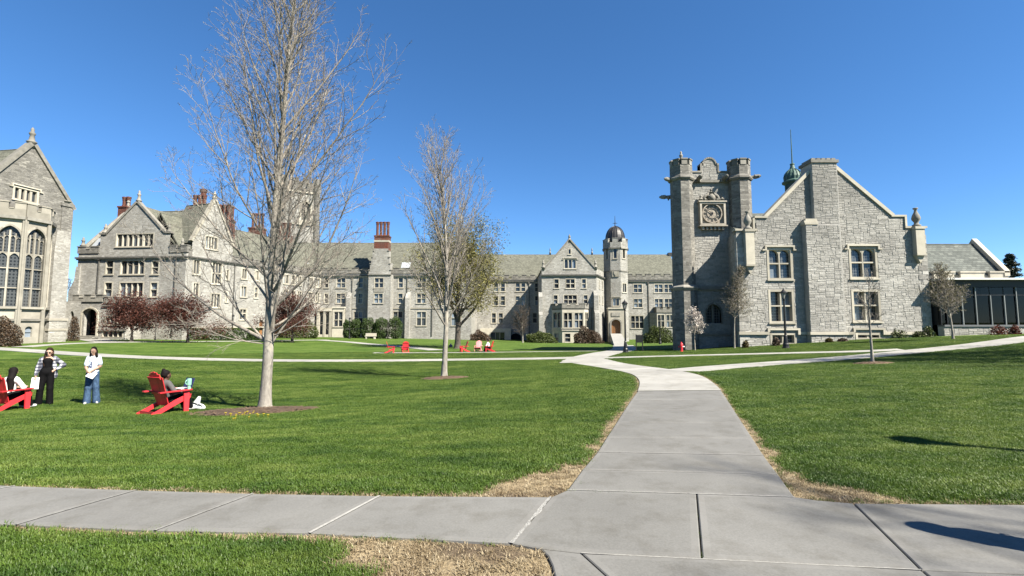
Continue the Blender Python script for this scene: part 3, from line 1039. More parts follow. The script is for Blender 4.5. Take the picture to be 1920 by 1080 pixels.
filler(near_path, (1090, 1043), (1728, 1075), .012, 'caulk', 0.024)
filler(near_path, (1064, 922.5), (1490, 936), .012, 'caulk', 0.024)
# the path ahead, slab by slab
Ls = [(1064, 922.5), (1092, 884), (1120, 851), (1138, 822), (1157, 793), (1170, 772), (1184, 751), (1196, 735)]
Rs = [(1490, 936), (1459, 893), (1432, 857), (1411, 824), (1392, 795), (1377, 772), (1364, 751), (1352, 734)]
polys = [gl([Ls[i], Rs[i], Rs[i + 1], Ls[i + 1]]) for i in range(7)]
ahead = slab_path('path', polys, ['path'] * 7, inset=0.004)
for i in (2, 5):
    filler(ahead, Ls[i], Rs[i], .016, 'caulk', 0.024)
filler(ahead, Ls[1], Rs[1], .008, 'caulk', 0.024)
# new pale concrete beyond: bends left to the far door, forks right to the pavilion
Ln = gl([(1196, 735), (1200, 722), (1199, 714), (1192, 706), (1178, 700), (1150, 694), (1110, 687), (1075, 682), (1052, 676)])
Rn = gl([(1352, 734), (1343, 724), (1330, 714), (1316, 706), (1290, 699), (1250, 692.5), (1205, 687), (1165, 681), (1138, 674)])
ribbon('path', smooth_line(Ln), smooth_line(Rn), 'path_new', 0.028, 0.5)
strip('path', [(1088, 681), (1100, 671), (1130, 664), (1165, 658), (1172, 653), (1168, 648)], 2.4, 'path_new', 0.036)
strip('path', [(1270, 697), (1330, 691), (1420, 684), (1560, 674), (1700, 660), (1830, 649), (1930, 636), (2040, 624)], 1.9, 'path_new', 0.034)
strip('path', [(1120, 672), (1250, 668), (1400, 664.5), (1500, 662), (1600, 660), (1690, 656)], 1.2, 'path_new', 0.031)
strip('path', [(1085, 671), (1040, 672.5), (900, 674), (700, 676.5), (500, 676.5), (330, 673), (210, 668), (100, 661), (20, 655), (-120, 648)], 2.0, 'path_new', 0.032)
strip('path', [(1120, 658.5), (1000, 660), (860, 661.5), (700, 662)], 1.0, 'path_new', 0.030)
strip('path', [(40, 651), (100, 646), (150, 643.5), (230, 641.5), (400, 640.5), (560, 638), (615, 637.5)], 1.6, 'path_new', 0.028)
strip('path', [(600, 638), (650, 641), (700, 646), (760, 650), (820, 657)], 1.8, 'path_new', 0.033)
strip('path', [(215, 643), (180, 638), (165, 634)], 3.0, 'path_new', 0.036)
# ------------------------------------------------------------------ the lawn sheet: mulch, worn edges, soil
RINGS = [(ground(478, 772), 1.5, .9), (ground(832, 709.5), 1.05, .7), (ground(1636, 682), .75, .5)]     # mulch rings round the trees
def seg_dist(px, py, polys):
    d = np.full(px.shape, 1e9)
    for poly in polys:
        n = len(poly)
        for i in range(n):
            ax, ay = poly[i]; bx, by = poly[(i + 1) % n]
            vx, vy = bx - ax, by - ay
            t = np.clip(((px - ax) * vx + (py - ay) * vy) / (vx * vx + vy * vy + 1e-12), 0, 1)
            d = np.minimum(d, np.hypot(px - ax - t * vx, py - ay - t * vy))
    return d
def vnoise(x, y, f, seed):
    """smooth value noise"""
    r = np.random.default_rng(seed).random((64, 64))
    X, Y = x * f, y * f
    i, j = np.floor(X).astype(int), np.floor(Y).astype(int)
    a, b = X - i, Y - j
    a, b = a * a * (3 - 2 * a), b * b * (3 - 2 * b)
    g = lambda p, q: r[p % 64, q % 64]
    return (g(i, j) * (1 - a) + g(i + 1, j) * a) * (1 - b) + (g(i, j + 1) * (1 - a) + g(i + 1, j + 1) * a) * b
NEAR_POLYS = PATH_POLYS[:21]
DRY = [(ground(1020, 912), .5), (ground(940, 928), .25), (ground(830, 1032), .7), (ground(930, 1042), .6), (ground(700, 1012), .25), (ground(1535, 925), .36), (ground(1490, 895), .22), (ground(1600, 938), .4), (ground(1660, 942), .25),
       (ground(1068, 882), .28), (ground(1110, 840), .22), (ground(1445, 850), .22), (ground(1192, 700), .35), (ground(430, 912), .12), (ground(1060, 908), .3)]
SOIL = [(ground(960, 932), .32), (ground(870, 1030), .3), (ground(1040, 926), .25), (ground(1570, 938), .25), (ground(940, 1040), .25)]
def dry_field(x, y):
    d = seg_dist(x, y, NEAR_POLYS)
    nz = vnoise(x, y, 3.1, 5) * .6 + vnoise(x, y, 9.0, 6) * .4
    w = 0.07 + 0.17 * np.clip(vnoise(x, y, .55, 3) - .22, 0, 1) + .05 * (nz - .5)
    v = np.clip((w - d) / .05 + .5, 0, 1)
    for p, r in DRY:
        q = np.hypot(x - p.x, (y - p.y)) / r
        v = np.maximum(v, np.clip((1.0 + .7 * (nz - .5) - q) / .12, 0, 1) * (d < r * 1.2))
    return v
def soil_field(x, y):
    v = np.zeros(x.shape)
    nz = vnoise(x, y, 5.0, 8)
    for p, r in SOIL:
        v = np.maximum(v, np.clip((1.0 + 1.2 * (nz - .5) - np.hypot(x - p.x, (y - p.y) * 1.6) / r) / .5, 0, .8))
    return v
def axis(a, b, fine, far, grow=1.13):
    c = list(np.arange(a, b + 1e-6, fine))
    s, v = fine, c[-1]
    while v < far:
        s *= grow; v += s; c.append(v)
    s, v = fine, a
    while v > -far:
        s *= grow; v -= s; c.insert(0, v)
    return np.array(c)
ax_x, ax_y = axis(-8, 11, .085, 1500, 1.07), axis(1.8, 13, .085, 1500, 1.06)
GX, GY = np.meshgrid(ax_x, ax_y)
GZ = zf(GX, GY)
nx, ny = len(ax_x), len(ax_y)
idx = np.arange(nx * ny).reshape(ny, nx)
quads = np.stack([idx[:-1, :-1], idx[:-1, 1:], idx[1:, 1:], idx[1:, :-1]], 2).reshape(-1, 4)
lawn = fast_mesh('lawn', np.stack([GX, GY, GZ], 2).reshape(-1, 3), quads, np.zeros(len(quads)), 'ground', smooth=True)
tag(lawn, kind='structure')
near = (GX > -14) & (GX < 15) & (GY > 1) & (GY < 24)
dr = np.zeros(GX.shape); so = np.zeros(GX.shape)
dr[near] = dry_field(GX[near], GY[near]); so[near] = soil_field(GX[near], GY[near])
for nme, arr in (('dry', dr), ('soil', so)):
    a = lawn.data.attributes.new(nme, 'FLOAT', 'POINT')
    a.data.foreach_set('value', arr.astype(np.float32).ravel())

# mulch rings: low mounds
for k, (c, rx, ry) in enumerate(RINGS):
    vs, fs = [], []
    nr, na = 5, 30
    for i in range(nr + 1):
        t = i / nr
        for j in range(na):
            an = 2 * math.pi * j / na
            wob = 1 + .14 * math.sin(3 * an + k) + .09 * math.sin(7 * an + 2 * k)
            x, y = c.x + rx * t * wob * math.cos(an), c.y + ry * t * wob * math.sin(an)
            vs.append((x, y, zg(x, y) + .012 + .07 * (1 - t * t) + (random.uniform(-.014, .014) if 0 < i < nr else 0) - (.035 if i == nr else 0)))
    fs = [(i * na + j, i * na + (j + 1) % na, (i + 1) * na + (j + 1) % na, (i + 1) * na + j) for i in range(nr) for j in range(na)]
    mb = MB(); mb.add(vs, [q[::-1] for q in fs])
    o = mb.build('mulch', 'mulch', smooth=True)
    tag(o, ('brown mulch ring round the big bare maple', 'brown mulch ring round the slender bare maple', 'small mulch ring round the thin sapling before the gabled front')[k], 'mulch', kind='stuff')
    # loose chips
    m2 = MB()
    for q in range((500, 260, 120)[k]):
        an, t = random.random() * 6.283, math.sqrt(random.random()) * 1.02
        x, y = c.x + rx * t * math.cos(an), c.y + ry * t * math.sin(an)
        z = zg(x, y) + .02 + .07 * max(0, 1 - t * t)
        a2 = random.random() * 3.14; L, w = random.uniform(.02, .06), random.uniform(.008, .02)
        ux, uy = math.cos(a2), math.sin(a2)
        dz = random.uniform(-.015, .02)
        m2.add([(x - ux * L - uy * w, y - uy * L + ux * w, z), (x - ux * L + uy * w, y - uy * L - ux * w, z), (x + ux * L + uy * w, y + uy * L - ux * w, z + dz), (x + ux * L - uy * w, y + uy * L + ux * w, z + dz)], [(0, 1, 2, 3)])
    ob = m2.build('mulch_chips', 'mulch', o)
    ob['kind'] = 'stuff'

# ------------------------------------------------------------------ grass blades
def clump(name, nb, h, spread, mat, lean=.35, width=.0035):
    vs, fs = [], []
    for i in range(nb):
        a, r = random.random() * 6.283, spread * math.sqrt(random.random())
        x, y = r * math.cos(a), r * math.sin(a)
        b = random.random() * 6.283
        hh = h * random.uniform(.6, 1.15)
        ln = lean * hh * random.uniform(.2, 1.3)
        dx, dy = math.cos(b), math.sin(b)
        px, py = -dy * width, dx * width
        k = len(vs)
        vs += [(x - px, y - py, -.01), (x + px, y + py, -.01), (x + dx * ln * .35 + px * .8, y + dy * ln * .35 + py * .8, hh * .6), (x + dx * ln * .35 - px * .8, y + dy * ln * .35 - py * .8, hh * .6), (x + dx * ln, y + dy * ln, hh)]
        fs += [(k, k + 1, k + 2, k + 3), (k + 3, k + 2, k + 4)]
    me = bpy.data.meshes.new(name)
    me.from_pydata(vs, [], fs)
    me.materials.append(MAT[mat])
    return bpy.data.objects.new(name, me)         # not linked: only the shape the blades share
def scatter(name, pts, scl, source, label):
    me = bpy.data.meshes.new(name)
    me.vertices.add(len(pts)); me.vertices.foreach_set('co', np.asarray(pts, np.float32).ravel())
    a = me.attributes.new('size', 'FLOAT', 'POINT'); a.data.foreach_set('value', np.asarray(scl, np.float32))
    a = me.attributes.new('turn', 'FLOAT', 'POINT'); a.data.foreach_set('value', rng.random(len(pts)).astype(np.float32) * 6.283)
    ob = bpy.data.objects.new(name, me); COL.objects.link(ob)
    tag(ob, label, 'grass', kind='stuff')
    ng = bpy.data.node_groups.new(name, 'GeometryNodeTree')
    ng.interface.new_socket('Geometry', in_out='INPUT', socket_type='NodeSocketGeometry')
    ng.interface.new_socket('Geometry', in_out='OUTPUT', socket_type='NodeSocketGeometry')
    gi, go = ng.nodes.new('NodeGroupInput'), ng.nodes.new('NodeGroupOutput')
    ip = ng.nodes.new('GeometryNodeInstanceOnPoints')
    oi = ng.nodes.new('GeometryNodeObjectInfo'); oi.inputs['Object'].default_value = source
    oi.inputs['As Instance'].default_value = True
    s1 = ng.nodes.new('GeometryNodeInputNamedAttribute'); s1.data_type = 'FLOAT'; s1.inputs['Name'].default_value = 'size'
    s2 = ng.nodes.new('GeometryNodeInputNamedAttribute'); s2.data_type = 'FLOAT'; s2.inputs['Name'].default_value = 'turn'
    cx = ng.nodes.new('ShaderNodeCombineXYZ')
    ng.links.new(s2.outputs['Attribute'], cx.inputs['Z'])
    ng.links.new(gi.outputs[0], ip.inputs['Points'])
    ng.links.new(oi.outputs['Geometry'], ip.inputs['Instance'])
    ng.links.new(s1.outputs['Attribute'], ip.inputs['Scale'])
    ng.links.new(cx.outputs[0], ip.inputs['Rotation'])
    ng.links.new(ip.outputs[0], go.inputs[0])
    md = ob.modifiers.new('blades', 'NODES'); md.node_group = ng
    return ob
def polar(n, r0, r1, half=R(62), power=1.0):
    u = rng.random(n)
    r = (r0 ** power + u * (r1 ** power - r0 ** power)) ** (1 / power)
    t = rng.uniform(-half, half, n)
    return r * np.sin(t), r * np.cos(t)
def off_path(x, y, grow=0.0):
    ok = np.ones(len(x), bool)
    for poly in PATH_POLYS:
        xs = [p[0] for p in poly]; ys = [p[1] for p in poly]
        b = (x > min(xs)) & (x < max(xs)) & (y > min(ys)) & (y < max(ys))
        if b.any():
            i = np.where(b)[0]
            ok[i[inside(poly, x[i], y[i])]] = False
    for c, rx, ry in RINGS:
        ok &= ((x - c.x) / rx) ** 2 + ((y - c.y) / ry) ** 2 > .95
    return ok
x, y = polar(300000, 1.9, 46, power=.95)
ok = off_path(x, y) & (x * .0 + y < 95)
x, y = x[ok], y[ok]
dd = np.zeros(len(x)); nb = (np.abs(x) < 15) & (y < 24)
dd[nb] = np.maximum(dry_field(x[nb], y[nb]), soil_field(x[nb], y[nb]))
edge = np.ones(len(x))
ok = rng.random(len(x)) > dd * 1.08
xg, yg = x[ok], y[ok]
rr_ = np.hypot(xg, yg)
sz = rng.uniform(.75, 1.2, len(xg)) * np.clip(.85 + rr_ * .018, .8, 1.5)
near_e_ = np.zeros(len(xg)); m_ = (np.abs(xg) < 15) & (yg < 24)
dn = seg_dist(xg[m_], yg[m_], NEAR_POLYS)
sz[m_] *= 1 + .6 * ((dn > .12) & (dn < .7)) * vnoise(xg[m_], yg[m_], 1.3, 9)
jx, jy, js = [], [], []
for (ax_, ay_), (bx_, by_), n_ in (((1070, 923), (1200, 926.5), 16), ((1075, 918), (1195, 736), 26), ((1490, 934), (1356, 735), 20), ((590, 1006), (960, 1024), 14), ((40, 989), (570, 1005), 16), ((1306, 931), (1316, 1051), 4), ((1500, 938), (1900, 950), 14)):
    for k in range(n_):
        t = random.random(); p_ = ground(ax_ + (bx_ - ax_) * t, ay_ + (by_ - ay_) * t)
        jx.append(p_.x + random.uniform(-.02, .02)); jy.append(p_.y + random.uniform(-.02, .02)); js.append(random.uniform(.25, .7))
xg = np.concatenate([xg, jx]); yg = np.concatenate([yg, jy]); sz = np.concatenate([sz, js])
scatter('grass', np.stack([xg, yg, zf(xg, yg) + np.where(np.arange(len(xg)) >= len(xg) - len(jx), .012, 0)], 1), sz, clump('grass_clump', 34, .029, .085, 'blade', .75, .0028), 'short green spring grass covering the lawns')
xd, yd = polar(150000, 1.9, 22, power=1.2)
ok = off_path(xd, yd) & (np.abs(xd) < 15)
xd, yd = xd[ok], yd[ok]
dv = dry_field(xd, yd)
ok = rng.random(len(xd)) < dv * .9 * (1 - .6 * soil_field(xd, yd))
xd, yd = xd[ok], yd[ok]
scatter('dry_grass', np.stack([xd, yd, zf(xd, yd)], 1), rng.uniform(.5, 1.2, len(xd)), clump('straw_clump', 12, .022, .05, 'straw', 2.2, .003), 'dead straw coloured grass along the edges of the concrete path')
# ------------------------------------------------------------------ gabled stone building on the right
LF = Frame(0, 37, 0)
zL, zR = -0.6, 0.2
lib = Thing('gabled_building', 'grey stone gabled building with a wide chimney breast and green copper cupola', 'building', (25, 37, 0))
xl, xr = LF.hit(1387, 625)[0], LF.hit(1746, 600)[0]
z_sh_l, z_sh_r = LF.hit(1400, 433)[1], LF.hit(1715, 428)[1]
z_st = LF.hit(1427, 409)[1]
ul1, ur1 = LF.hit(1418, 420)[0], LF.hit(1695, 416)[0]
ul2, ur2 = LF.hit(1436, 409)[0], LF.hit(1672, 404)[0]
ap = LF.hit(1543, 297)
outl = [(xl, -1.2), (xr, -1.2), (xr, z_sh_r), (ur1, z_sh_r), (ur1, z_st + .1), (ur2, z_st + .1), ap, (ul2, z_st), (ul1, z_st), (ul1, z_sh_l), (xl, z_sh_l)]
holes = []
WK = dict(glass='glass_lead', split=True, rec=.3, jamb=.17, mull=.11)
for px in ((1438, 465, 1486, 524), (1592, 463, 1645, 522)):
    holes.append(window(lib, LF, LF.rect(*px), 2, (.52,), arch=True, hood=True, **WK))
for px in ((1441, 543, 1489, 605), (1597, 543, 1651, 603)):
    holes.append(window(lib, LF, LF.rect(*px), 2, (.52,), **dict(WK, rec=.42)))
for px in ((1444, 624, 1493, 646), (1604, 624, 1652, 636)):
    r = LF.rect(*px)
    holes.append(window(lib, LF, r, 2, (), **dict(WK, rec=.35, sill=False)))
mb = MB()
wall(mb, LF, outl, holes, 0, .45)
front = lib.part('wall', mb, 'mortar')
z_wt = LF.hit(1400, 625)[1]
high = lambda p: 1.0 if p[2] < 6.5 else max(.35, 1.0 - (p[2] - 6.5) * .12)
cb = [LF.hit(1506, 500)[0], LF.hit(1571, 500)[0]]           # chimney breast
cu = [LF.hit(1519, 360)[0], LF.hit(1566, 360)[0]]           # chimney above
z_cb = LF.hit(1515, 424)[1]
breast = [(cb[0], -1.2), (cb[1], -1.2), (cb[1], z_cb), (cb[0], z_cb)]
upper = [(cu[0], z_cb), (cu[1], z_cb), (cu[1], 20), (cu[0], 20)]
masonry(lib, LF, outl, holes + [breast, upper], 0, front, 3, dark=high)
# quoins at the two corners
z = -1.0; k = 0
while z < z_sh_l - .5:
    h = random.uniform(.3, .42); w = (.75, .45)[k % 2]
    for a_, b_ in ((xl - .012, xl + w), (xr - (.45, .75)[k % 2], xr + .012)):
        q = MB(); q.box(LF, a_, b_, z + .01, z + h - .01, -.3, .045)
        lib.part('quoin', q, 'stone', front)
    z += h; k += 1
# chimney breast and stack
zc = LF.hit(1543, 300)[1]
mb = MB()
mb.box(LF, cb[0], cb[1], -1.2, z_cb, -.2, .55)
mb.box(LF, cu[0], cu[1], z_cb, zc - .35, -1.1, .35)
st = lib.part('chimney', mb, 'mortar')
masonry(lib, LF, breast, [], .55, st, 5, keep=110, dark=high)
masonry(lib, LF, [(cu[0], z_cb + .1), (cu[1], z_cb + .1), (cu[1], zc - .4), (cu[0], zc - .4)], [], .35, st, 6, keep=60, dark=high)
mb = MB()
sf = Frame(*LF.p(cb[0], 0, .55)[:2], math.pi / 2 * -1)
for i, (dz, e) in enumerate(((0, .1), (.17, .02), (.34, -.16))):
    mb.box(LF, cb[0] - .08 + max(0, -e) , cu[0] + .12, z_cb + dz, z_cb + dz + .165, -.2, .62 - i * .08)
lib.part('weathering', mb, 'trim', st)
mb = MB()
mb.box(LF, cu[0] - .1, cu[1] + .1, zc - .35, zc - .12, -1.2, .46)
for i in range(5):
    a = cu[0] + (cu[1] - cu[0]) * i / 5
    mb.box(LF, a + .05, a + (cu[1] - cu[0]) / 5 - .05, zc - .12, zc + .06, -1.0, .3)
lib.part('chimney_cap', mb, 'trim_grey', st)
# copings
mb = MB()
coping(mb, LF, [(xl - .1, z_sh_l), (ul1, z_sh_l)], 0, .16, -.5, .12)
coping(mb, LF, [(ul1 - .16, z_sh_l + .16), (ul1 - .16, z_st)], 0, .16, -.5, .118)
coping(mb, LF, [(ul1 - .16, z_st), (ul2 + .1, z_st)], 0, .15, -.5, .121)
coping(mb, LF, [(ul2, z_st), (cu[0] + .06, ap[1] - (ap[0] - cu[0]) * (ap[1] - z_st) / (ap[0] - ul2))], 0, .26, -.5, .12)
coping(mb, LF, [(cu[1] - .06, ap[1] - (cu[1] - ap[0]) * (ap[1] - z_st - .1) / (ur2 - ap[0])), (ur2, z_st + .1)], 0, .26, -.5, .12)
coping(mb, LF, [(ur2 - .1, z_st + .1), (ur1 + .16, z_st + .1)], 0, .15, -.5, .121)
coping(mb, LF, [(ur1 + .002, z_st + .1), (ur1 + .002, z_sh_r + .16)], 0, .16, -.5, .118)
coping(mb, LF, [(ur1, z_sh_r), (xr + .12, z_sh_r)], 0, .16, -.5, .12)
lib.part('coping', mb, 'trim')
mb = MB()
segs = [xl - .12, LF.hit(1441, 625)[0], LF.hit(1496, 625)[0], cb[0]]
mb.box(LF, segs[0], segs[1], z_wt - .1, z_wt + .12, -.1, .17)
mb.box(LF, segs[1] - .12, segs[1] + .06, z_wt + .12, z_wt + .4, -.1, .168)
mb.box(LF, segs[1] + .062, segs[2] + .12, z_wt + .25, z_wt + .4, -.1, .17)
mb.box(LF, segs[2] - .06, segs[2] + .12, z_wt - .1, z_wt + .248, -.1, .166)
mb.box(LF, segs[2] + .122, cb[0] - .002, z_wt - .1, z_wt + .12, -.1, .17)
mb.box(LF, cb[0] - .1, cb[1] + .1, z_wt - .1, z_wt + .12, -.1, .66)
b0, b1 = LF.hit(1601, 625)[0], LF.hit(1655, 625)[0]
mb.box(LF, cb[1] + .102, b0, z_wt - .1, z_wt + .12, -.1, .17)
mb.box(LF, b0 - .1, b0 + .05, z_wt + .12, z_wt + .42, -.1, .168)
mb.box(LF, b0 + .052, b1 + .1, z_wt + .28, z_wt + .42, -.1, .17)
mb.box(LF, b1 - .05, b1 + .1, z_wt - .1, z_wt + .278, -.1, .166)
mb.box(LF, b1 + .102, xr + .1, z_wt - .1, z_wt + .12, -.1, .17)
lib.part('water_table', mb, 'trim')
# corner pilasters with urns
for px0, px1, pt, pb, ut in ((1394, 1410, 436, 497, 399), (1710, 1726, 431, 477, 393)):
    mb = MB()
    a, b, c, d = LF.rect(px0, pt, px1, pb)
    mb.box(LF, a, b, c, d, 0, .42)
    mb.box(LF, a - .05, b + .05, c - .14, c, 0, .48)
    mb.extrude(LF, [(a + .02, c - .14), ((a + b) / 2, c - .75), (b - .02, c - .14)], 0, .3)
    mb.box(LF, a - .06, b + .06, d, d + .2, -.1, .48)
    pil = lib.part('pilaster', mb, 'trim')
    m2 = MB(); u, zt = (a + b) / 2, LF.hit(1400, ut)[1]
    q3 = LF.p(u, 0, .12)
    finial(m2, q3[0], q3[1], d + .2, zt - d - .2 + .1, .3, 10, kind='urn')
    lib.part('urn', m2, 'trim_grey', pil, smooth=True)
# flanks, back and roof
D = 12.4
RY = 43.2
zrr = at(1420, 400, RY).z
zee = z_sh_l - .35
mb = MB()
side = [(xl, 37.0), (xr, 37.0), (xr, 37 + D), (xl, 37 + D)]
xk = xl + .85
mb.add([(xl, 37.02, -1.2), (xk, 40.3, -1.2), (xk, 40.3, z_sh_l), (xl, 37.02, z_sh_l)], [(3, 2, 1, 0)])
mb.add([(xk, 40.3, -1.2), (xk, 37 + D, -1.2), (xk, 37 + D, z_sh_l - .3), (xk, 40.3, z_sh_l - .3)], [(3, 2, 1, 0)])
mb.add([(xr, 37.02, -1.2), (xr, 37 + D, -1.2), (xr, 37 + D, z_sh_r - .3), (xr, 37.02, z_sh_r - .3)], [(0, 1, 2, 3)])
mb.add([(xl, 37 + D, -1.2), (xr, 37 + D, -1.2), (xr, 37 + D, zee), (xl, 37 + D, zee)], [(3, 2, 1, 0)])
mb.add([(xl + .95, 37.5, zee), (xl + .95, 37 + D, zee), (xl + .95, RY, zrr)], [(2, 1, 0)])
mb.add([(xr, 37.5, zee), (xr, 37 + D, zee), (xr, RY, zrr)], [(0, 1, 2)])
mb.hexa([(xl + .05, 37.3, z_sh_l - 1.5), (xl + .5, 37.3, z_sh_l - 1.5), (xk + .45, 40.3, z_sh_l - 1.5), (xk, 40.3, z_sh_l - 1.5), (xl + .05, 37.3, z_sh_l), (xl + .5, 37.3, z_sh_l), (xk + .45, 40.3, z_sh_l), (xk, 40.3, z_sh_l)])
lib.part('side_wall', mb, 'ashlar')
mb = MB()
RY = 43.2
zrr = at(1420, 400, RY).z
zee = z_sh_l - .35
mb.slab([(xl + 1.0, 37.5, zee), (xr - .05, 37.5, zee), (xr - .05, RY, zrr), (xl + 1.0, RY, zrr)], .15)
mb.slab([(xr - .05, 37 + D, zee), (xl + 1.0, 37 + D, zee), (xl + 1.0, RY, zrr), (xr - .05, RY, zrr)], .15)
lib.part('roof', mb, 'slate_blue')
mb = MB()
mb.extrude(LF, [(ul2 - .3, z_st - .6), (ur2 + .3, z_st - .6), (ap[0], ap[1] - .15)], -1.3, -.5)
lib.part('gable_backing', mb, 'ashlar_dark')
# copper cupola on the ridge
cu_d = 43.0
cx = at(1487, 342, cu_d).x
ze, zn, zs_, zb = (at(1487, y, cu_d).z for y in (342, 312, 243, 385))
mb = MB()
mb.lathe(cx, cu_d, [(.66, zb - 1.6), (.66, ze - .1)], 8)
for k in range(8):
    t = 2 * math.pi * k / 8
    mb.box(Frame(cx + .63 * math.cos(t), cu_d + .63 * math.sin(t), t + math.pi / 2), -.07, .07, zb - .3, ze - .1, -.05, .06)
cup = lib.part('cupola', mb, 'copper')
mb = MB()
mb.lathe(cx, cu_d, [(.66, ze - .22), (.92, ze - .06), (.93, ze + .06), (.72, ze + .2), (.74, ze + .5), (.66, ze + .8), (.48, ze + 1.05), (.25, ze + 1.25), (.16, zn + .1), (.2, zn + .16), (.2, zn + .24), (.08, zn + .3)], 16)
for k in range(16):
    t = 2 * math.pi * k / 16
    pts = [(r, z) for r, z in ((.75, ze + .22), (.77, ze + .5), (.69, ze + .81), (.5, ze + 1.07), (.27, ze + 1.26))]
    mb.tube([(cx + r * math.cos(t), cu_d + r * math.sin(t), z) for r, z in pts], .022, 4)
lib.part('dome', mb, 'copper', cup, smooth=False)
mb = MB(); mb.tube([(cx, cu_d, zn + .2), (cx, cu_d, zs_)], [.06, .025], 6)
lib.part('spire', mb, 'copper', cup)
# slate wing behind, to the right
WY = 43.0
W = Frame(0, WY, 0)
e0, e1 = W.hit(1735, 515)[0], W.hit(1884, 515)[0]
RO = 2.5
zE, zRd = W.hit(1800, 516)[1], at(1800, 457, WY + RO).z
mb = MB(); mb.add([(e0 - 4, WY, -1), (e1, WY, -1), (e1, WY, zE), (e0 - 4, WY, zE)], [(0, 1, 2, 3)])
mb.add([(e1, WY, -1), (e1, WY + 2 * RO, -1), (e1, WY + 2 * RO, zE), (e1, WY + RO, zRd), (e1, WY, zE)], [(0, 1, 2, 3, 4)])
lib.part('rear_wall', mb, 'ashlar')
mb = MB()
mb.slab([(e0 - 4, WY - .1, zE), (e1 - .25, WY - .1, zE), (e1 - .25, WY + RO, zRd), (e0 - 4, WY + RO, zRd)], .15)
mb.slab([(e1 - .25, WY + 2 * RO, zE), (e0 - 4, WY + 2 * RO, zE), (e0 - 4, WY + RO, zRd), (e1 - .25, WY + RO, zRd)], .15)
lib.part('roof', mb, 'slate_blue')
mb = MB()
for y0, y1, z0, z1 in ((WY - .3, WY + RO, zE - .1, zRd), (WY + 2 * RO + .3, WY + RO, zE - .1, zRd)):
    mb.hexa([(e1 - .3, y0, z0), (e1 + .18, y0, z0), (e1 + .18, y1, z1), (e1 - .3, y1, z1)] + [(e1 - .3, y0, z0 + .5), (e1 + .18, y0, z0 + .5), (e1 + .18, y1, z1 + .5), (e1 - .3, y1, z1 + .5)])
lib.part('coping', mb, 'trim')
mb = MB()
for a, b in ((1747, 1785), (1797, 1841), (1852, 1886)):
    u0, u1, z0, z1 = W.rect(a, 509, b, 524)
    mb.box(W, u0, u1, z0 - .4, z1 - .13, -.1, .22)
    mb.box(W, u0 - .07, u1 + .07, z1 - .13, z1, -.16, .3)
lib.part('parapet', mb, 'trim')

# ------------------------------------------------------------------ clock tower
TF = Frame(0, 40.2, 0)
tow = Thing('clock_tower', 'square grey stone clock tower with corner turrets beside the gabled building', 'tower', (15, 40.2, -.4))
tl, tr_ = TF.hit(1279, 480)[0], TF.hit(1388, 450)[0]
ztop = TF.hit(1330, 324)[1]
zstr = TF.hit(1330, 341)[1]
zlow = TF.hit(1300, 541)[1]
z0 = -1.4
aw = arch_poly(*TF.rect(1324, 570, 1352, 606)[:2], TF.hit(1330, 606)[1], TF.hit(1330, 588)[1], TF.hit(1330, 570)[1])
um = TF.hit(1329.5, 312)[0]
s_ = 40.2 / FPX
zc_ = TF.hit(1330, 310)[1]
par = [(tl, zstr), (tr_, zstr), (tr_, ztop), (um + 18 * s_, ztop), (um + 18 * s_, zc_), (um + 12 * s_, zc_)]
par += [(um + 11.5 * s_ * math.cos(t), zc_ + 12.5 * s_ * math.sin(t)) for t in np.linspace(.15, math.pi - .15, 11)]
par += [(um - 12 * s_, zc_), (um - 18 * s_, zc_), (um - 18 * s_, ztop), (tl, ztop)]
body = [(tl, z0), (tr_, z0), (tr_, zstr), (tl, zstr)]
mb = MB()
wall(mb, TF, body, [aw], 0, .5)
mb.extrude(TF, par, -.5, .05)
tw = tow.part('wall', mb, 'mortar')
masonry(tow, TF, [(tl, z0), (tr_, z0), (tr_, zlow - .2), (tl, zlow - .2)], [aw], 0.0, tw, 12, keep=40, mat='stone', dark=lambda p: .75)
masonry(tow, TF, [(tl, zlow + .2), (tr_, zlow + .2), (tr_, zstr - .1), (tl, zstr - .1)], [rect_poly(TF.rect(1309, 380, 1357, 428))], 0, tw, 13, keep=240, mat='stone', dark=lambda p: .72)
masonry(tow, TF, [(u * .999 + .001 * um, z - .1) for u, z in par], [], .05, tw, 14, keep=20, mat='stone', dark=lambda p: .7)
mb = MB()
n = len(aw)
big = arch_poly(*[TF.rect(1322, 568, 1354, 606)[i] for i in (0, 1)], TF.hit(1330, 607)[1], TF.hit(1330, 587)[1], TF.hit(1330, 566)[1])
for i in range(1, n):
    a0, a1, b0, b1 = aw[i], aw[(i + 1) % n], big[i], big[(i + 1) % n]
    mb.extrude(TF, [a0, b0, b1, a1], -.3, .08)
u0, u1 = aw[0][0], aw[1][0]
mb.box(TF, (u0 + u1) / 2 - .07, (u0 + u1) / 2 + .07, aw[0][1], aw[0][1] + 2.0, -.4, -.15)
wi = tow.part('window', mb, 'trim_grey')
mb = MB(); mb.add([TF.p(u, z, -.38) for u, z in aw], [tuple(range(n))]); tow.part('pane', mb, 'glass_lead', wi)
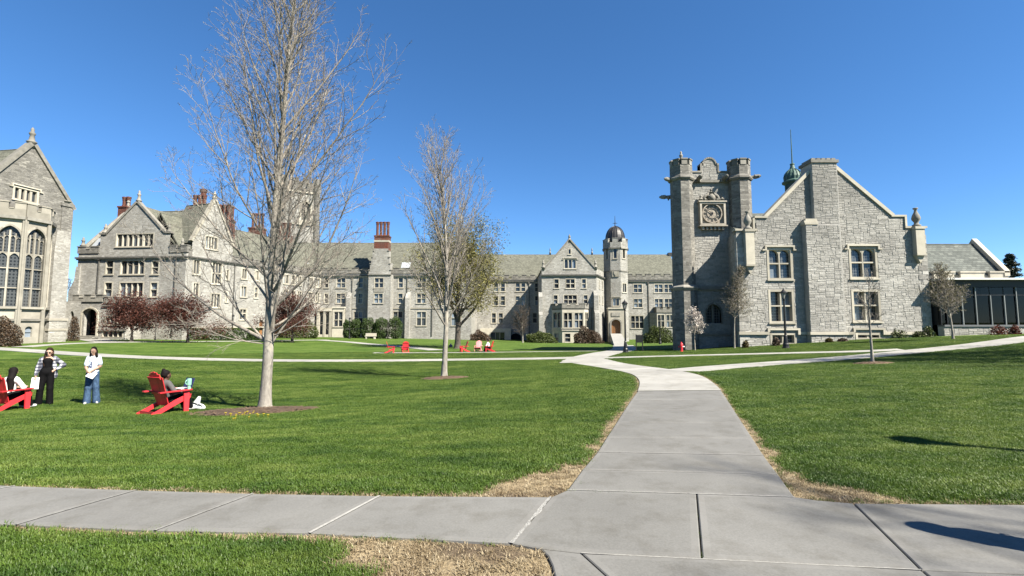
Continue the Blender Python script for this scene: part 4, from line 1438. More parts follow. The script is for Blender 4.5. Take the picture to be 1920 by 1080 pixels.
# turrets
def octo(cx, cy, r, z_lo, z_hi, m, rot=math.pi / 8):
    mb = MB(); mb.lathe(cx, cy, [(r, z_lo), (r, z_hi)], 8, rot=rot); return mb
for px, nm in ((1277.5, 0), (1386, 1)):
    u = TF.hit(px, 400)[0] + (.0)
    cx, cy = TF.p(u, 0, .18)[:2]
    r = .93
    mb = MB()
    zt = TF.hit(px, 304)[1]
    mb.lathe(cx, cy, [(r + .12, z0), (r + .12, zlow - .25), (r + .02, zlow + .2), (r, zlow + .25), (r, zstr - .1)], 8, rot=math.pi / 8)
    mb.lathe(cx, cy, [(r + .02, zstr - .1), (r + .1, zstr + .1), (r + .1, zstr + .25), (r + .0, zstr + .4), (r + .0, zt - .55)], 8, rot=math.pi / 8)
    t = tow.part('turret', mb, 'ashlar_dark')
    mb = MB()
    for k in range(8):
        an = math.pi / 4 * k
        f2 = Frame(cx + r * .93 * math.cos(an), cy + r * .93 * math.sin(an), an + math.pi / 2)
        mb.box(f2, -.24, .24, zt - .55, zt - .1, -.3, .03)
        mb.box(f2, -.28, .28, zt - .1, zt, -.34, .08)
    tow.part('battlement', mb, 'trim_grey', t)
    if nm == 0:
        mb = MB(); finial(mb, cx + .05, cy, zt - .4, TF.hit(px, 289)[1] - zt + .6, .2, 8); tow.part('finial', mb, 'trim_grey', t, smooth=True)
    # string mouldings
    mb = MB()
    mb.lathe(cx, cy, [(r + .16, zlow - .22), (r + .28, zlow - .02), (r + .28, zlow + .06), (r + .02, zlow + .24)], 8, rot=math.pi / 8)
    mb.lathe(cx, cy, [(r + .1, zstr - .06), (r + .18, zstr + .06), (r + .18, zstr + .14), (r + .1, zstr + .2)], 8, rot=math.pi / 8)
    tow.part('string_course', mb, 'trim_grey', t)
mb = MB()
mb.box(TF, tl + .6, tr_ - .6, zlow - .12, zlow + .1, -.1, .2)
mb.box(TF, tl + .6, tr_ - .6, zlow + .1, zlow + .22, -.1, .12)
mb.box(TF, tl + .6, tr_ - .6, zstr - .1, zstr + .1, -.1, .22)
pl = TF.hit(1300, 626)[1]
mb.box(TF, tl + .6, tr_ - .6, pl - .1, pl + .1, -.1, .16)
tow.part('string_course', mb, 'trim_grey')
mb = MB()
pp = par[2:]
for a, b in zip(pp[:-1], pp[1:]):
    coping(mb, TF, [a, b], 0, .14, -.56, .13)
tow.part('coping', mb, 'trim_grey')
# gargoyles
def gargoyle(px, py, dirx, diry, out):
    p = np.array(TF.p(*TF.hit(px, py), out))
    d = np.array((dirx, diry, .12)); d /= np.linalg.norm(d)
    mb = MB()
    mb.tube([p - d * .5, p, p + d * .35, p + d * .5, p + d * .78, p + d * .95], [.17, .19, .15, .2, .17, .06], 7)
    e = np.cross(d, (0, 0, 1)); e /= np.linalg.norm(e)
    for s in (-1, 1):
        mb.tube([p + d * .5 + e * .12 * s, p + d * .42 + e * .26 * s + np.array((0, 0, .16))], [.07, .02], 5)
        mb.tube([p + d * .1 + e * .15 * s, p + d * .2 + e * .2 * s - np.array((0, 0, .25))], [.09, .05], 5)
    tow.part('gargoyle', mb, 'trim_grey')
gargoyle(1306, 339, 0, -1, .15); gargoyle(1354, 338, 0, -1, .15)
gargoyle(1262, 340, -1, -.25, .2); gargoyle(1402, 335, 1, -.35, .2); gargoyle(1264, 364, -1, .4, -1.0)
# the other three sides
mb = MB()
dep = 7.0
tk = tl + 1.9
mb.add([(tl, 40.22, z0), (tk, 40.2 + dep, z0), (tk, 40.2 + dep, ztop), (tl, 40.22, ztop)], [(3, 2, 1, 0)])
mb.add([(tr_, 40.22, z0), (tr_, 40.2 + dep, z0), (tr_, 40.2 + dep, ztop), (tr_, 40.22, ztop)], [(0, 1, 2, 3)])
mb.add([(tk, 40.2 + dep, z0), (tr_, 40.2 + dep, z0), (tr_, 40.2 + dep, ztop), (tk, 40.2 + dep, ztop)], [(3, 2, 1, 0)])
mb.add([(tl, 40.2, zstr + .2), (tr_, 40.2, zstr + .2), (tr_, 40.2 + dep, zstr + .2), (tk, 40.2 + dep, zstr + .2)], [(0, 1, 2, 3)])
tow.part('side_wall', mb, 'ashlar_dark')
MAT['clock_frame'] = m_plain('tan_stone', (0.56, 0.51, 0.42), 0.85, 0.2, 3.0)
MAT['clock_stone'] = m_plain('brown_stone', (0.46, 0.40, 0.32), 0.85, 0.25, 3.0)
# clock: frame, dial, ring, numerals, hands
u0, u1, c0, c1 = TF.rect(1309.5, 381, 1357, 424)
cu_, cz = TF.hit(1332.5, 401.5)
rd = 18.2 * s_
mb = MB()
f_ = .16
mb.box(TF, u0, u1, c1 - f_, c1, 0, .42); mb.box(TF, u0, u1, c0, c0 + f_, 0, .42)
mb.box(TF, u0, u0 + f_, c0 + f_, c1 - f_, 0, .418); mb.box(TF, u1 - f_, u1, c0 + f_, c1 - f_, 0, .418)
mb.box(TF, u0 - .1, u1 + .1, c1, c1 + .1, 0, .5); mb.box(TF, u0 - .1, u1 + .1, c0 - .1, c0, 0, .5)
for i in range(6):
    a = u0 + .08 + (u1 - u0 - .16) * (i + .5) / 6
    mb.box(TF, a - .09, a + .09, c0 - .36, c0 - .1, 0, .36)
ck = tow.part('clock', mb, 'clock_frame')
mb = MB(); mb.box(TF, u0 + f_, u1 - f_, c0 + f_, c1 - f_, 0, .2)
tow.part('clock_panel', mb, 'clock_stone', ck)
def ring_(r0, r1, o0, o1, n=32):
    mb = MB()
    for i in range(n):
        t0, t1 = 2 * math.pi * i / n, 2 * math.pi * (i + 1) / n
        P_ = lambda r, t: (cu_ + r * math.cos(t), cz + r * math.sin(t))
        mb.extrude(TF, [P_(r0, t0), P_(r1, t0), P_(r1, t1), P_(r0, t1)], o0, o1)
    return mb
tow.part('dial_ring', ring_(rd * .93, rd * 1.04, .2, .36), 'clock_stone', ck)
tow.part('dial', ring_(0.0, rd * .93, .2, .23), 'clock_stone', ck)
mb = MB()
for k in range(12):
    t = 2 * math.pi * k / 12
    c, s = math.cos(t), math.sin(t)
    cxn, czn = cu_ + rd * .74 * c, cz + rd * .74 * s
    for w in ((-.09, -.055), (-.018, .018), (.055, .09)):
        q = [(cxn - s * w[0] - c * .13, czn + c * w[0] - s * .13), (cxn - s * w[0] + c * .13, czn + c * w[0] + s * .13), (cxn - s * w[1] + c * .13, czn + c * w[1] + s * .13), (cxn - s * w[1] - c * .13, czn + c * w[1] - s * .13)]
        mb.extrude(TF, q, .225, .25)
tow.part('numerals', mb, 'trim_dark', ck)
tow.part('dial_ring', ring_(rd * .5, rd * .55, .23, .27), 'trim_dark', ck)
mb = MB()
for ang, L, w in ((R(142), rd * .62, .055), (R(228), rd * .45, .07)):
    c, s = math.cos(ang), math.sin(ang)
    mb.extrude(TF, [(cu_ + s * w - c * .12, cz - c * w - s * .12), (cu_ + c * L, cz + s * L), (cu_ - s * w - c * .12, cz + c * w - s * .12)], .27, .3)
tow.part('clock_hands', mb, 'lead', ck)
mb = MB()
for px, py in ((1311.5, 366), (1331, 355), (1351, 365)):
    u, z = TF.hit(px, py); base = c1 + .1 if px != 1331 else c1 + .75
    q3 = TF.p(u, 0, .25)
    finial(mb, q3[0], q3[1], base, z - base, .15, 8)
tow.part('finial', mb, 'trim_grey', ck, smooth=True)
mb = MB()
for s in (-1, 1):
    pts = []
    for i in range(16):
        t = i / 15
        an = t * 4.6 + .4
        rr = .36 * (1 - .62 * t)
        pts.append(TF.p(cu_ + s * (.42 - rr * math.cos(an) * .8), c1 + .38 + rr * math.sin(an) * .9, .25))
    mb.tube(pts, [.09] * 16, 6)
    mb.tube([TF.p(cu_ + s * .75, c1 + .12, .25), TF.p(cu_ + s * .55, c1 + .5, .25), TF.p(cu_ + s * .2, c1 + .8, .25)], [.12, .09, .1], 6)
mb.lathe(*TF.p(cu_, 0, .25)[:2], [(.16, c1 + .1), (.3, c1 + .3), (.3, c1 + .5), (.14, c1 + .75)], 8)
tow.part('scrollwork', mb, 'trim_grey', ck, smooth=True)

# ------------------------------------------------------------------ glass pavilion
GF = Frame(0, 36.2, 0)
pav = Thing('glass_pavilion', 'modern glass walled pavilion with flat white edged roof beside the gabled building', 'pavilion', (38, 36.2, 1))
a0 = LF.hit(1748, 600)[0] + .12
a1 = a0 + 22
zf0, zg0, zg1, zr0 = GF.hit(1850, 627)[1] - .6, GF.hit(1850, 609)[1], GF.hit(1850, 538)[1], GF.hit(1850, 525)[1]
fl = Frame(0, 36.2, 0)
mb = MB(); mb.box(GF, a0, a1, zf0 - 1, zg0 - .14, -.5, 0)
bw_ = pav.part('plinth', mb, 'mortar')
masonry(pav, GF, [(a0, zf0 - .2), (a0 + 11, zf0 - .2), (a0 + 11, zg0 - .14), (a0, zg0 - .14)], [], 0, bw_, 31, keep=60)
mb = MB(); mb.box(GF, a0, a1, zg0 - .14, zg0, -.55, .1); pav.part('sill', mb, m_plain('grey_metal', (.16, .165, .17), .5, .1))
mb = MB()
mb.hexa([(a0 - .05, 35.82, zr0), (a1, 35.82, zr0), (a1, 42.75, zr0), (a0 - .05, 42.75, zr0), (a0 - .05, 35.82, zr0 + .13), (a1, 35.82, zr0 + .13), (a1, 42.75, zr0 + .13), (a0 - .05, 42.75, zr0 + .13)])
rf = pav.part('roof', mb, 'white')
mb = MB(); mb.box(GF, a0, a1, zg1, zr0 - .002, -.5, -.0); pav.part('beam', mb, m_plain('dark_soffit', (.035, .037, .037), .6, .1))
gm, nt_, b_ = M_new('pavilion_glass')
b_.inputs['Base Color'].default_value = (.02, .026, .026, 1); b_.inputs['Roughness'].default_value = .03
b_.inputs['Transmission Weight'].default_value = .0
tr2 = nt_.nodes.new('ShaderNodeBsdfTransparent'); tr2.inputs[0].default_value = (.2, .23, .225, 1)
gl2 = nt_.nodes.new('ShaderNodeBsdfGlossy'); gl2.inputs['Roughness'].default_value = .02
fr2 = nt_.nodes.new('ShaderNodeFresnel'); fr2.inputs[0].default_value = 1.28
mx2 = nt_.nodes.new('ShaderNodeMixShader')
nt_.links.new(fr2.outputs[0], mx2.inputs[0]); nt_.links.new(tr2.outputs[0], mx2.inputs[1]); nt_.links.new(gl2.outputs[0], mx2.inputs[2])
nt_.links.new(mx2.outputs[0], nt_.nodes['Material Output'].inputs['Surface'])
MAT['pav_glass'] = gm
MAT['steel'] = m_plain('pale_steel', (.3, .32, .31), .4, .1)
MAT['floor_int'] = m_plain('interior_floor', (.09, .085, .08), .6, .2)
edges = [a0] + [GF.hit(x, 575)[0] for x in (1778, 1808, 1834, 1862, 1888, 1911)]
while edges[-1] < a1:
    edges.append(edges[-1] + 1.15)
zt_ = GF.hit(1850, 553)[1]
for i in range(len(edges) - 1):
    for c, d in ((zg0, zt_), (zt_, zg1)):
        mb = MB(); mb.box(GF, edges[i] + .03, edges[i + 1] - .03, c + .02, d - .02, -.24, -.21)
        pav.part('pane', mb, 'pav_glass')
for i, e in enumerate(edges):
    mb = MB(); mb.box(GF, e - .03, e + .03, zg0, zt_ - .035 if i % 3 else zg1, -.3, -.12)
    pav.part('mullion', mb, 'steel' if i not in (0, 1) else 'iron')
mb = MB(); mb.box(GF, edges[0], a1, zt_ - .03, zt_ + .03, -.29, -.15); pav.part('transom', mb, 'iron')
mb = MB()
mb.add([(a0, 36.6, zg0), (a1, 36.6, zg0), (a1, 42.7, zg0), (a0, 42.7, zg0)], [(0, 1, 2, 3)])
pav.part('floor', mb, 'floor_int')
mb = MB()
mb.add([(a0, 42.7, zg0), (a0 + 6.2, 42.7, zg0), (a0 + 6.2, 42.7, zr0), (a0, 42.7, zr0)], [(0, 1, 2, 3)])
mb.add([(a0 + .02, 36.6, zg0), (a0 + .02, 42.7, zg0), (a0 + .02, 42.7, zr0), (a0 + .02, 36.6, zr0)], [(0, 1, 2, 3)])
pav.part('rear_wall', mb, m_plain('shade_dark_wall', (.03, .028, .026), .8, .2))  # near-black colour stands for the unlit depth of the room
mb = MB()
mb.add([(a0 + 6.2, 42.7, zg0), (a1, 42.7, zg0), (a1, 42.7, zr0), (a0 + 6.2, 42.7, zr0)], [(0, 1, 2, 3)])
pav.part('rear_wall', mb, m_plain('see_through_pale_wall', (.45, .44, .4), .8, .1))  # paler colour stands for the bright outdoors seen through the glass
mb = MB()
for k in range(9):
    mb.bar((a0 + 6.3 + k * .5, 40.5, zg0), (a0 + 6.3 + k * .5, 40.5, zg0 + 1.0), .03, .03)
mb.bar((a0 + 6.2, 40.5, zg0 + 1.02), (a0 + 10.6, 40.5, zg0 + 1.02), .05, .04)
pav.part('railing', mb, 'steel')
mb = MB()
mb.box(Frame(0, 39), a0 + 5.6, a0 + 5.85, zg0, zr0, 0, .25)
pav.part('column', mb, 'steel')
for k in range(4):
    mb = MB(); x = a0 + 2 + k * 1.5
    mb.lathe(x, 39.2, [(.05, zg0), (.04, zg0 + .7), (.45, zg0 + .72), (.45, zg0 + .75)], 10)
    mb.box(Frame(x - .6, 40.2, .3), -.22, .22, zg0 + .42, zg0 + .46, -.2, .2); mb.box(Frame(x - .6, 39.8, .3), -.22, .22, zg0 + .46, zg0 + .9, -.02, .02)
    pav.part('table', mb, 'dark')
MAT['skylight'] = m_plain('roof_glass', (.5, .53, .55), .2, .1)
# ------------------------------------------------------------------ gabled hall on the left (front and long east wing)
hx, hy = at(345, 560, 68).x, 68.0
HF = Frame(hx, hy, R(-5))                      # front, facing the lawn
ex, ey = at(600, 560, 95).x, 95.0
EA = math.atan2(ey - hy, ex - hx)
EF = Frame(hx, hy, EA)                         # long east front running back to the far range
ELEN = math.hypot(ex - hx, ey - hy)
hall = Thing('gabled_hall', 'grey stone hall with a wide front gable and arched porch behind the red leaved trees', 'building', (hx, hy, -.5))
hl = HF.hit(141, 560)[0]
zcor = HF.hit(250, 484)[1]; zpar = HF.hit(160, 463)[1]; zgb = -1.4
g_l, g_r = HF.hit(189, 440), HF.hit(320, 437)
f_l, f_r = HF.hit(200, 440), HF.hit(309, 437)
gap_ = HF.hit(258, 380)
holes = []
def W(T, fr, px, *a, **k):
    return window(T, fr, fr.rect(*px), *a, **k)
k3 = dict(jamb=.17, mull=.13, rec=.3)
holes.append(W(hall, HF, (217, 437, 289, 463), 7, (), groups=(2, 5), **k3))
for y0, y1, sh in ((487, 515, 0), (528, 557, -2.5)):
    holes.append(W(hall, HF, (197 + sh, y0, 214 + sh, y1), 1, (.5,), **k3))
    holes.append(W(hall, HF, (225 + sh, y0, 272 + sh, y1), 4, (), **k3))
    holes.append(W(hall, HF, (283 + sh, y0, 299 + sh, y1), 1, (.5,), **k3))
for x in (256, 275):
    holes.append(W(hall, HF, (x, 592, x + 15, 611), 2, (), **k3))
outl = [(hl, zgb), (0, zgb), (0, zpar - .5), (g_r[0], zpar - .5), (g_r[0], g_r[1]), (f_r[0], f_r[1]), gap_, (f_l[0], f_l[1]), (g_l[0], g_l[1]), (g_l[0], zpar - .5), (hl, zpar - .5)]
mb = MB(); wall(mb, HF, outl, holes, 0, .4)
hall.part('wall', mb, 'ashlar')
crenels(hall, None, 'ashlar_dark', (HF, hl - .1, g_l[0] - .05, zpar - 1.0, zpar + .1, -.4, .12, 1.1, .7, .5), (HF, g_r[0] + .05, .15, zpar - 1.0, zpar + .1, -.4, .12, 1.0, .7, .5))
mb = MB()
mb.box(HF, hl - .25, .3, zcor - .02, zcor + .22, -.1, .32); 
hall.part('cornice', mb, 'trim_dark')
mb = MB(); mb.box(HF, hl - .2, .2, zcor - .2, zcor - .022, -.1, .14); hall.part('string_course', mb, 'trim')
mb = MB()
coping(mb, HF, [(g_l[0] - .15, g_l[1]), (f_l[0] + .05, f_l[1])], 0, .22, -.5, .14)
coping(mb, HF, [f_l, gap_], 0, .3, -.5, .14); coping(mb, HF, [gap_, f_r], 0, .3, -.5, .14)
coping(mb, HF, [(f_r[0] - .05, f_r[1]), (g_r[0] + .15, g_r[1])], 0, .22, -.5, .14)
hall.part('coping', mb, 'trim_grey')
for px, py0, py1, r_ in ((258, 382, 356, .3), (195, 441, 419, .3), (153, 465, 444, .3), (315, 438, 418, .28), (340, 465, 446, .28)):
    u, z = HF.hit(px, py0); zt = HF.hit(px, py1)[1]
    q = HF.p(u, 0, -.2); mb = MB(); finial(mb, q[0], q[1], z - .1, zt - z + .1, r_, 8); hall.part('finial', mb, 'trim_grey', smooth=True)
# weathered left corner buttress
mb = MB(); z1 = HF.hit(148, 500)[1]; z2 = HF.hit(140, 545)[1]
mb.box(HF, hl - .9, hl + .6, zgb, z2, -1.5, .25); mb.extrude(HF, [(hl - .9, z2), (hl + .6, z2), (hl + .6, z1), (hl - .05, z1), (hl - .2, z2 + 1.6)], -1.5, .2)
hall.part('buttress', mb, 'ashlar')
# roof over the front block, ridge parallel to the front
zrid = HF.hit(250, 397, -5.5)[1]
B = 11.0
e0 = HF.hit(163, 462, 0)[0]; r0u = HF.hit(213, 396, -5.5)[0]
def rq(fr, pts):
    return [fr.p(*p) for p in pts]
mb = MB()
mb.slab(rq(HF, [(hl + .2, zpar - .9, -.3), (.0, zpar - .9, -.3), (.0, zrid, -5.5), (hl + 2.2, zrid, -5.5)]), .2)
mb.slab(rq(HF, [(.0, zpar - .9, -B), (hl + .2, zpar - .9, -B), (hl + 2.2, zrid, -5.5), (.0, zrid, -5.5)]), .2)
gz = gap_[1] - .25
sl_ = (gz - f_l[1]) / (gap_[0] - f_l[0]); ue = (gz - zpar + 1.0) / sl_
mb.slab(rq(HF, [(gap_[0] - ue, zpar - 1.0, -.3), (gap_[0], gz, -.3), (gap_[0], gz, -6), (gap_[0] - ue, zpar - 1.0, -6)]) , .2)
mb.slab(rq(HF, [(gap_[0], gz, -.3), (gap_[0] + ue, zpar - 1.0, -.3), (gap_[0] + ue, zpar - 1.0, -6), (gap_[0], gz, -6)]) , .2)
hall.part('roof', mb, 'slate')
mb = MB()
wl = Frame(*HF.p(hl, 0, 0)[:2], R(-5) - math.pi / 2)       # west end, facing away to the left
mb.add(rq(HF, [(hl, zgb, 0), (hl, zgb, -B), (hl, zpar - .8, -B), (hl + 1.7, zrid - .6, -5.5), (hl, zpar - .8, 0)]), [(4, 3, 2, 1, 0)])
mb.add(rq(HF, [(hl, zgb, -B), (.0, zgb, -B), (.0, zpar - .8, -B), (hl, zpar - .8, -B)]), [(3, 2, 1, 0)])
hall.part('side_wall', mb, 'ashlar')
mb = MB()
a_, b_ = HF.p(hl - .1, zpar - .7, -.2), HF.p(hl + 2.1, zrid + .25, -5.5)
c_ = HF.p(hl - .1, zpar - .7, -B + .2)
mb.bar(a_, b_, .45, .4); mb.bar(c_, b_, .45, .4)
u, z = HF.hit(208, 373, -5.5); q = HF.p(hl + 2.1, 0, -5.5); finial(mb, q[0], q[1], zrid + .2, z - zrid - .1, .3, 8)
hall.part('coping', mb, 'trim_grey')
uc = [HF.hit(x, 385, -5.5)[0] for x in (228, 244)]
chimney_stack(hall, HF, uc[0], uc[1], -6.3, -4.9, zrid - 1, HF.hit(235, 388, -5.5)[1], HF.hit(235, 369, -5.5)[1], 2)
for x0, y0, x1, y1 in ((170, 449, 186, 462), (326, 449, 340, 462)):                 # skylights
    u0, z0_ = HF.hit((x0 + x1) / 2, y1, -.9); mb = MB()
    sl = (zrid - zpar + .9) / 5.2
    o0 = -.9; zz = zpar - .9 + (-.3 - o0) * sl
    mb.slab(rq(HF, [(u0 - .6, zz + .25, o0), (u0 + .6, zz + .25, o0), (u0 + .6, zz + .25 + sl * 1.0, o0 - 1.0), (u0 - .6, zz + .25 + sl * 1.0, o0 - 1.0)]), .2)
    hall.part('skylight', mb, m_plain('skylight_glass', (.5, .53, .55), .15, .1))
# porch
PF = HF.shift(0, 2.6)
p0, p1 = PF.hit(136, 600)[0], PF.hit(190, 600)[0]
p2 = PF.hit(236, 600)[0]
zp = PF.hit(165, 554)[1]; zp2 = PF.hit(210, 557)[1]
ar = arch_poly(PF.hit(154, 600)[0], PF.hit(182, 600)[0], zgb, PF.hit(165, 590)[1], PF.hit(165, 578)[1])
ha = [W(hall, PF, (196, 593, 227, 609), 4, (), jamb=.14, mull=.12, rec=.25), W(hall, PF, (191, 620, 231, 633), 4, (), jamb=.14, mull=.12, rec=.25, sill=False)]
mb = MB(); wall(mb, PF, [(p0, zgb), (p2, zgb), (p2, zp2 - .4), (p1, zp2 - .4), (p1, zp - .4), (p0, zp - .4)], [ar] + ha, 0, .7)
mb.add(rq(PF, [(p2, zgb, 0), (p2, zgb, -2.6), (p2, zp2 - .4, -2.6), (p2, zp2 - .4, 0)]), [(0, 1, 2, 3)])
mb.add(rq(PF, [(p0, zgb, 0), (p0, zgb, -2.6), (p0, zp - .4, -2.6), (p0, zp - .4, 0)]), [(3, 2, 1, 0)])
mb.add(rq(PF, [(p0, zp - .6, 0), (p2, zp - .6, 0), (p2, zp - .6, -2.6), (p0, zp - .6, -2.6)]), [(0, 1, 2, 3)])
pw = hall.part('porch', mb, 'ashlar')
crenels(hall, pw, 'trim_grey', (PF, p0 - .1, p1 + .1, zp - .9, zp + .15, -.4, .15, 1.2, .8, .5), (PF, p1 + .3, p2 + .1, zp2 - .9, zp2 + .1, -.4, .15, .9, .7, .45))
mb = MB()
mb.box(PF, p1 + .101, p2 + .15, PF.hit(210, 573)[1] - .1, PF.hit(210, 573)[1] + .1, -.1, .2)
mb.box(PF, p1 - .2, p2 + .1, PF.hit(210, 619)[1] - .1, PF.hit(210, 619)[1] + .1, -.1, .2)
hall.part('string_course', mb, 'trim_grey', pw)
big = arch_poly(PF.hit(151, 600)[0], PF.hit(185, 600)[0], zgb, PF.hit(165, 590)[1], PF.hit(165, 575)[1])
mb = MB()
for i in range(1, len(ar)):
    mb.extrude(PF, [ar[i], big[i], big[(i + 1) % len(ar)], ar[(i + 1) % len(ar)]], -.3, .12)
hall.part('arch_moulding', mb, 'trim', pw)
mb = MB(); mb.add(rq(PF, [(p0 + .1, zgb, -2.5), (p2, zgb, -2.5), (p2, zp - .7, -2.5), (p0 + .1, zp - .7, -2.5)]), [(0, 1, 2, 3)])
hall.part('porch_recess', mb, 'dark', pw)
mb = MB(); u0, u1 = PF.hit(152, 600)[0], PF.hit(184, 600)[0]
zst = zg(*PF.p((u0 + u1) / 2, 0, .5)[:2])
for i in range(3):
    mb.box(PF, u0 - .2, u1 + .2, zst - .3 + i * .17, zst - .13 + i * .17 + .3, -.8, 1.2 - i * .35)
hall.part('step', mb, 'trim_grey', pw)

# east front
ew = Thing('residence_wing', 'long sunlit stone wing with brick chimneys running from the gabled hall to the far range', 'building', (hx, hy, -.5))
holes = []
zec = EF.hit(420, 491)[1]; zec2 = EF.hit(590, 517)[1]; zec = (zec + zec2) / 2
zep = zec + 1.15
k2 = dict(jamb=.2, mull=.15, rec=.3)
wl_ = [(361, 486, 376, 515, 2, ()), (396, 491, 417, 533, 3, (.5,)), (360, 529, 374, 556, 2, ()), (394, 549, 414, 577, 3, ()),
       (452, 509, 464, 529, 2, ()), (477, 511, 486, 531, 2, ()), (503, 512, 513, 532, 2, ()), (531, 513, 542, 535, 2, ()), (546, 516, 554, 535, 1, (.5,)), (557, 516, 566, 535, 2, ()), (579, 519, 588, 541, 2, ()), (592, 521, 601, 541, 2, ()),
       (450, 540, 463, 566, 2, ()), (476, 543, 484, 566, 1, (.5,)), (502, 546, 513, 567, 2, ()), (530, 548, 541, 569, 2, ()), (545, 549, 553, 571, 1, (.5,)), (556, 549, 566, 571, 2, ()), (577, 551, 587, 574, 2, ()), (591, 553, 600, 574, 2, ()),
       (448, 578, 463, 600, 2, (.6,)), (500, 584, 512, 604, 2, ()), (530, 586, 541, 605, 2, ())]
for x0, y0, x1, y1, nl, tr in wl_:
    r = list(EF.rect(x0, y0, x1, y1))
    if y0 < 536 and x0 > 440:
        r[3] = zec - .45; r[2] = r[3] - 1.9
    elif 536 <= y0 < 577 and x0 > 440:
        r[3] = zec - 3.35; r[2] = r[3] - 2.0
    holes.append(window(ew, EF, r, nl, tr, **k2))
for x0, y0, x1, y1 in ((423, 504, 430, 525), (422, 546, 428, 567)):
    holes.append(window(ew, EF, EF.rect(x0, y0, x1, y1), 1, (), **k2))
gl_, gr_, ga_ = EF.hit(361, 452), EF.hit(437, 466), EF.hit(404, 376)
zg_ = (gl_[1] + gr_[1]) / 2
dr = arch_poly(*EF.rect(486, 600, 494, 624)[:2], zgb, EF.hit(490, 606)[1], EF.hit(490, 600)[1])
holes.append(W(ew, EF, (384, 442, 409, 468), 4, (), **k2))
outl = [(0, zgb), (ELEN, zgb), (ELEN, zep - .5), (gr_[0], zep - .5), (gr_[0], zg_), ga_, (gl_[0], zg_), (gl_[0], zep - .5), (0, zep - .5)]
mb = MB(); wall(mb, EF, outl, holes + [dr], 0, .4)
ew.part('wall', mb, 'ashlar')
mb = MB(); mb.add([EF.p(u, z, -.3) for u, z in dr], [tuple(range(len(dr)))]); ew.part('door', mb, 'oak')
crenels(ew, None, 'ashlar_dark', (EF, .3, gl_[0], zep - 1.0, zep + .1, -.4, .12), (EF, gr_[0], ELEN - .1, zep - 1.0, zep + .1, -.4, .12))
mb = MB(); mb.box(EF, .2, ELEN - .2, zec - .02, zec + .2, -.1, .3); ew.part('cornice', mb, 'trim_dark')
mb = MB(); mb.box(EF, .2, ELEN - .2, zec - .2, zec - .022, -.1, .14); mb.box(EF, .2, ELEN - .2, 1.2, 1.4, -.1, .14); ew.part('string_course', mb, 'trim')
mb = MB(); coping(mb, EF, [(gl_[0], zg_), ga_], 0, .3, -.5, .15); coping(mb, EF, [ga_, (gr_[0], zg_)], 0, .3, -.5, .15)
q = EF.p(ga_[0], 0, -.2); finial(mb, q[0], q[1], ga_[1], 1.5, .3, 8)
q = EF.p(gr_[0], 0, -.2); finial(mb, q[0], q[1], zg_, 1.6, .3, 8)
ew.part('coping', mb, 'trim')
zrE = EF.hit(500, 443, -5.5)[1]
mb = MB()
mb.slab(rq(EF, [(-.2, zep - .8, -.3), (ELEN + 6, zep - .8, -.3), (ELEN + 6, zrE, -5.5), (-.2, zrE, -5.5)]), .2)
mb.slab(rq(EF, [(ELEN + 6, zep - .8, -10.7), (-.2, zep - .8, -10.7), (-.2, zrE, -5.5), (ELEN + 6, zrE, -5.5)]), .2)
gz = ga_[1] - .3
mb.slab(rq(EF, [(gl_[0] - .1, zg_ - .2, -.3), (ga_[0], gz, -.3), (ga_[0], gz, -6), (gl_[0] - .1, zg_ - .2, -6)]) , .2)
mb.slab(rq(EF, [(ga_[0], gz, -.3), (gr_[0] + .1, zg_ - .2, -.3), (gr_[0] + .1, zg_ - .2, -6), (ga_[0], gz, -6)]) , .2)
ew.part('roof', mb, 'slate')
mb = MB(); mb.add(rq(EF, [(0, zgb, -10.7), (ELEN, zgb, -10.7), (ELEN, zep - .8, -10.7), (0, zep - .8, -10.7)]), [(3, 2, 1, 0)]); ew.part('side_wall', mb, 'ashlar')
def stack_at(T, fr, o, x0, x1, yb, ym, yt, nfl, nrow=1, band=False):
    u0, u1 = fr.hit(x0, ym, o)[0], fr.hit(x1, ym, o)[0]
    return chimney_stack(T, fr, u0, u1, o - .9, o + .9, fr.hit(x0, yb, o)[1] - 2, fr.hit(x0, ym, o)[1], fr.hit(x0, yt, o)[1], nfl, None, nrow, band)
C1 = Frame(0, 74, 0)
stack_at(ew, C1, 0, 361, 387, 435, 392, 366, 3); stack_at(ew, Frame(0, 75.2, 0), 0, 374, 387, 435, 388, 355, 1)
stack_at(ew, Frame(0, 78, 0), 0, 411, 436, 425, 413, 385, 3, 2)
stack_at(ew, Frame(0, 88, 0), 0, 471, 495, 432, 428, 400, 4)
stack_at(ew, Frame(0, 94, 0), 0, 522, 546, 450, 442, 418, 3)
for x, y in ((512, 487), (343 + 240, 497)):
    u0, z0_ = EF.hit(x, y, -1.2); mb = MB(); mb.slab(rq(EF, [(u0 - .6, zep + .3, -1.2), (u0 + .6, zep + .3, -1.2), (u0 + .6, zep + 1.5, -2.1), (u0 - .6, zep + 1.5, -2.1)]), .25)
    ew.part('skylight', mb, 'skylight')

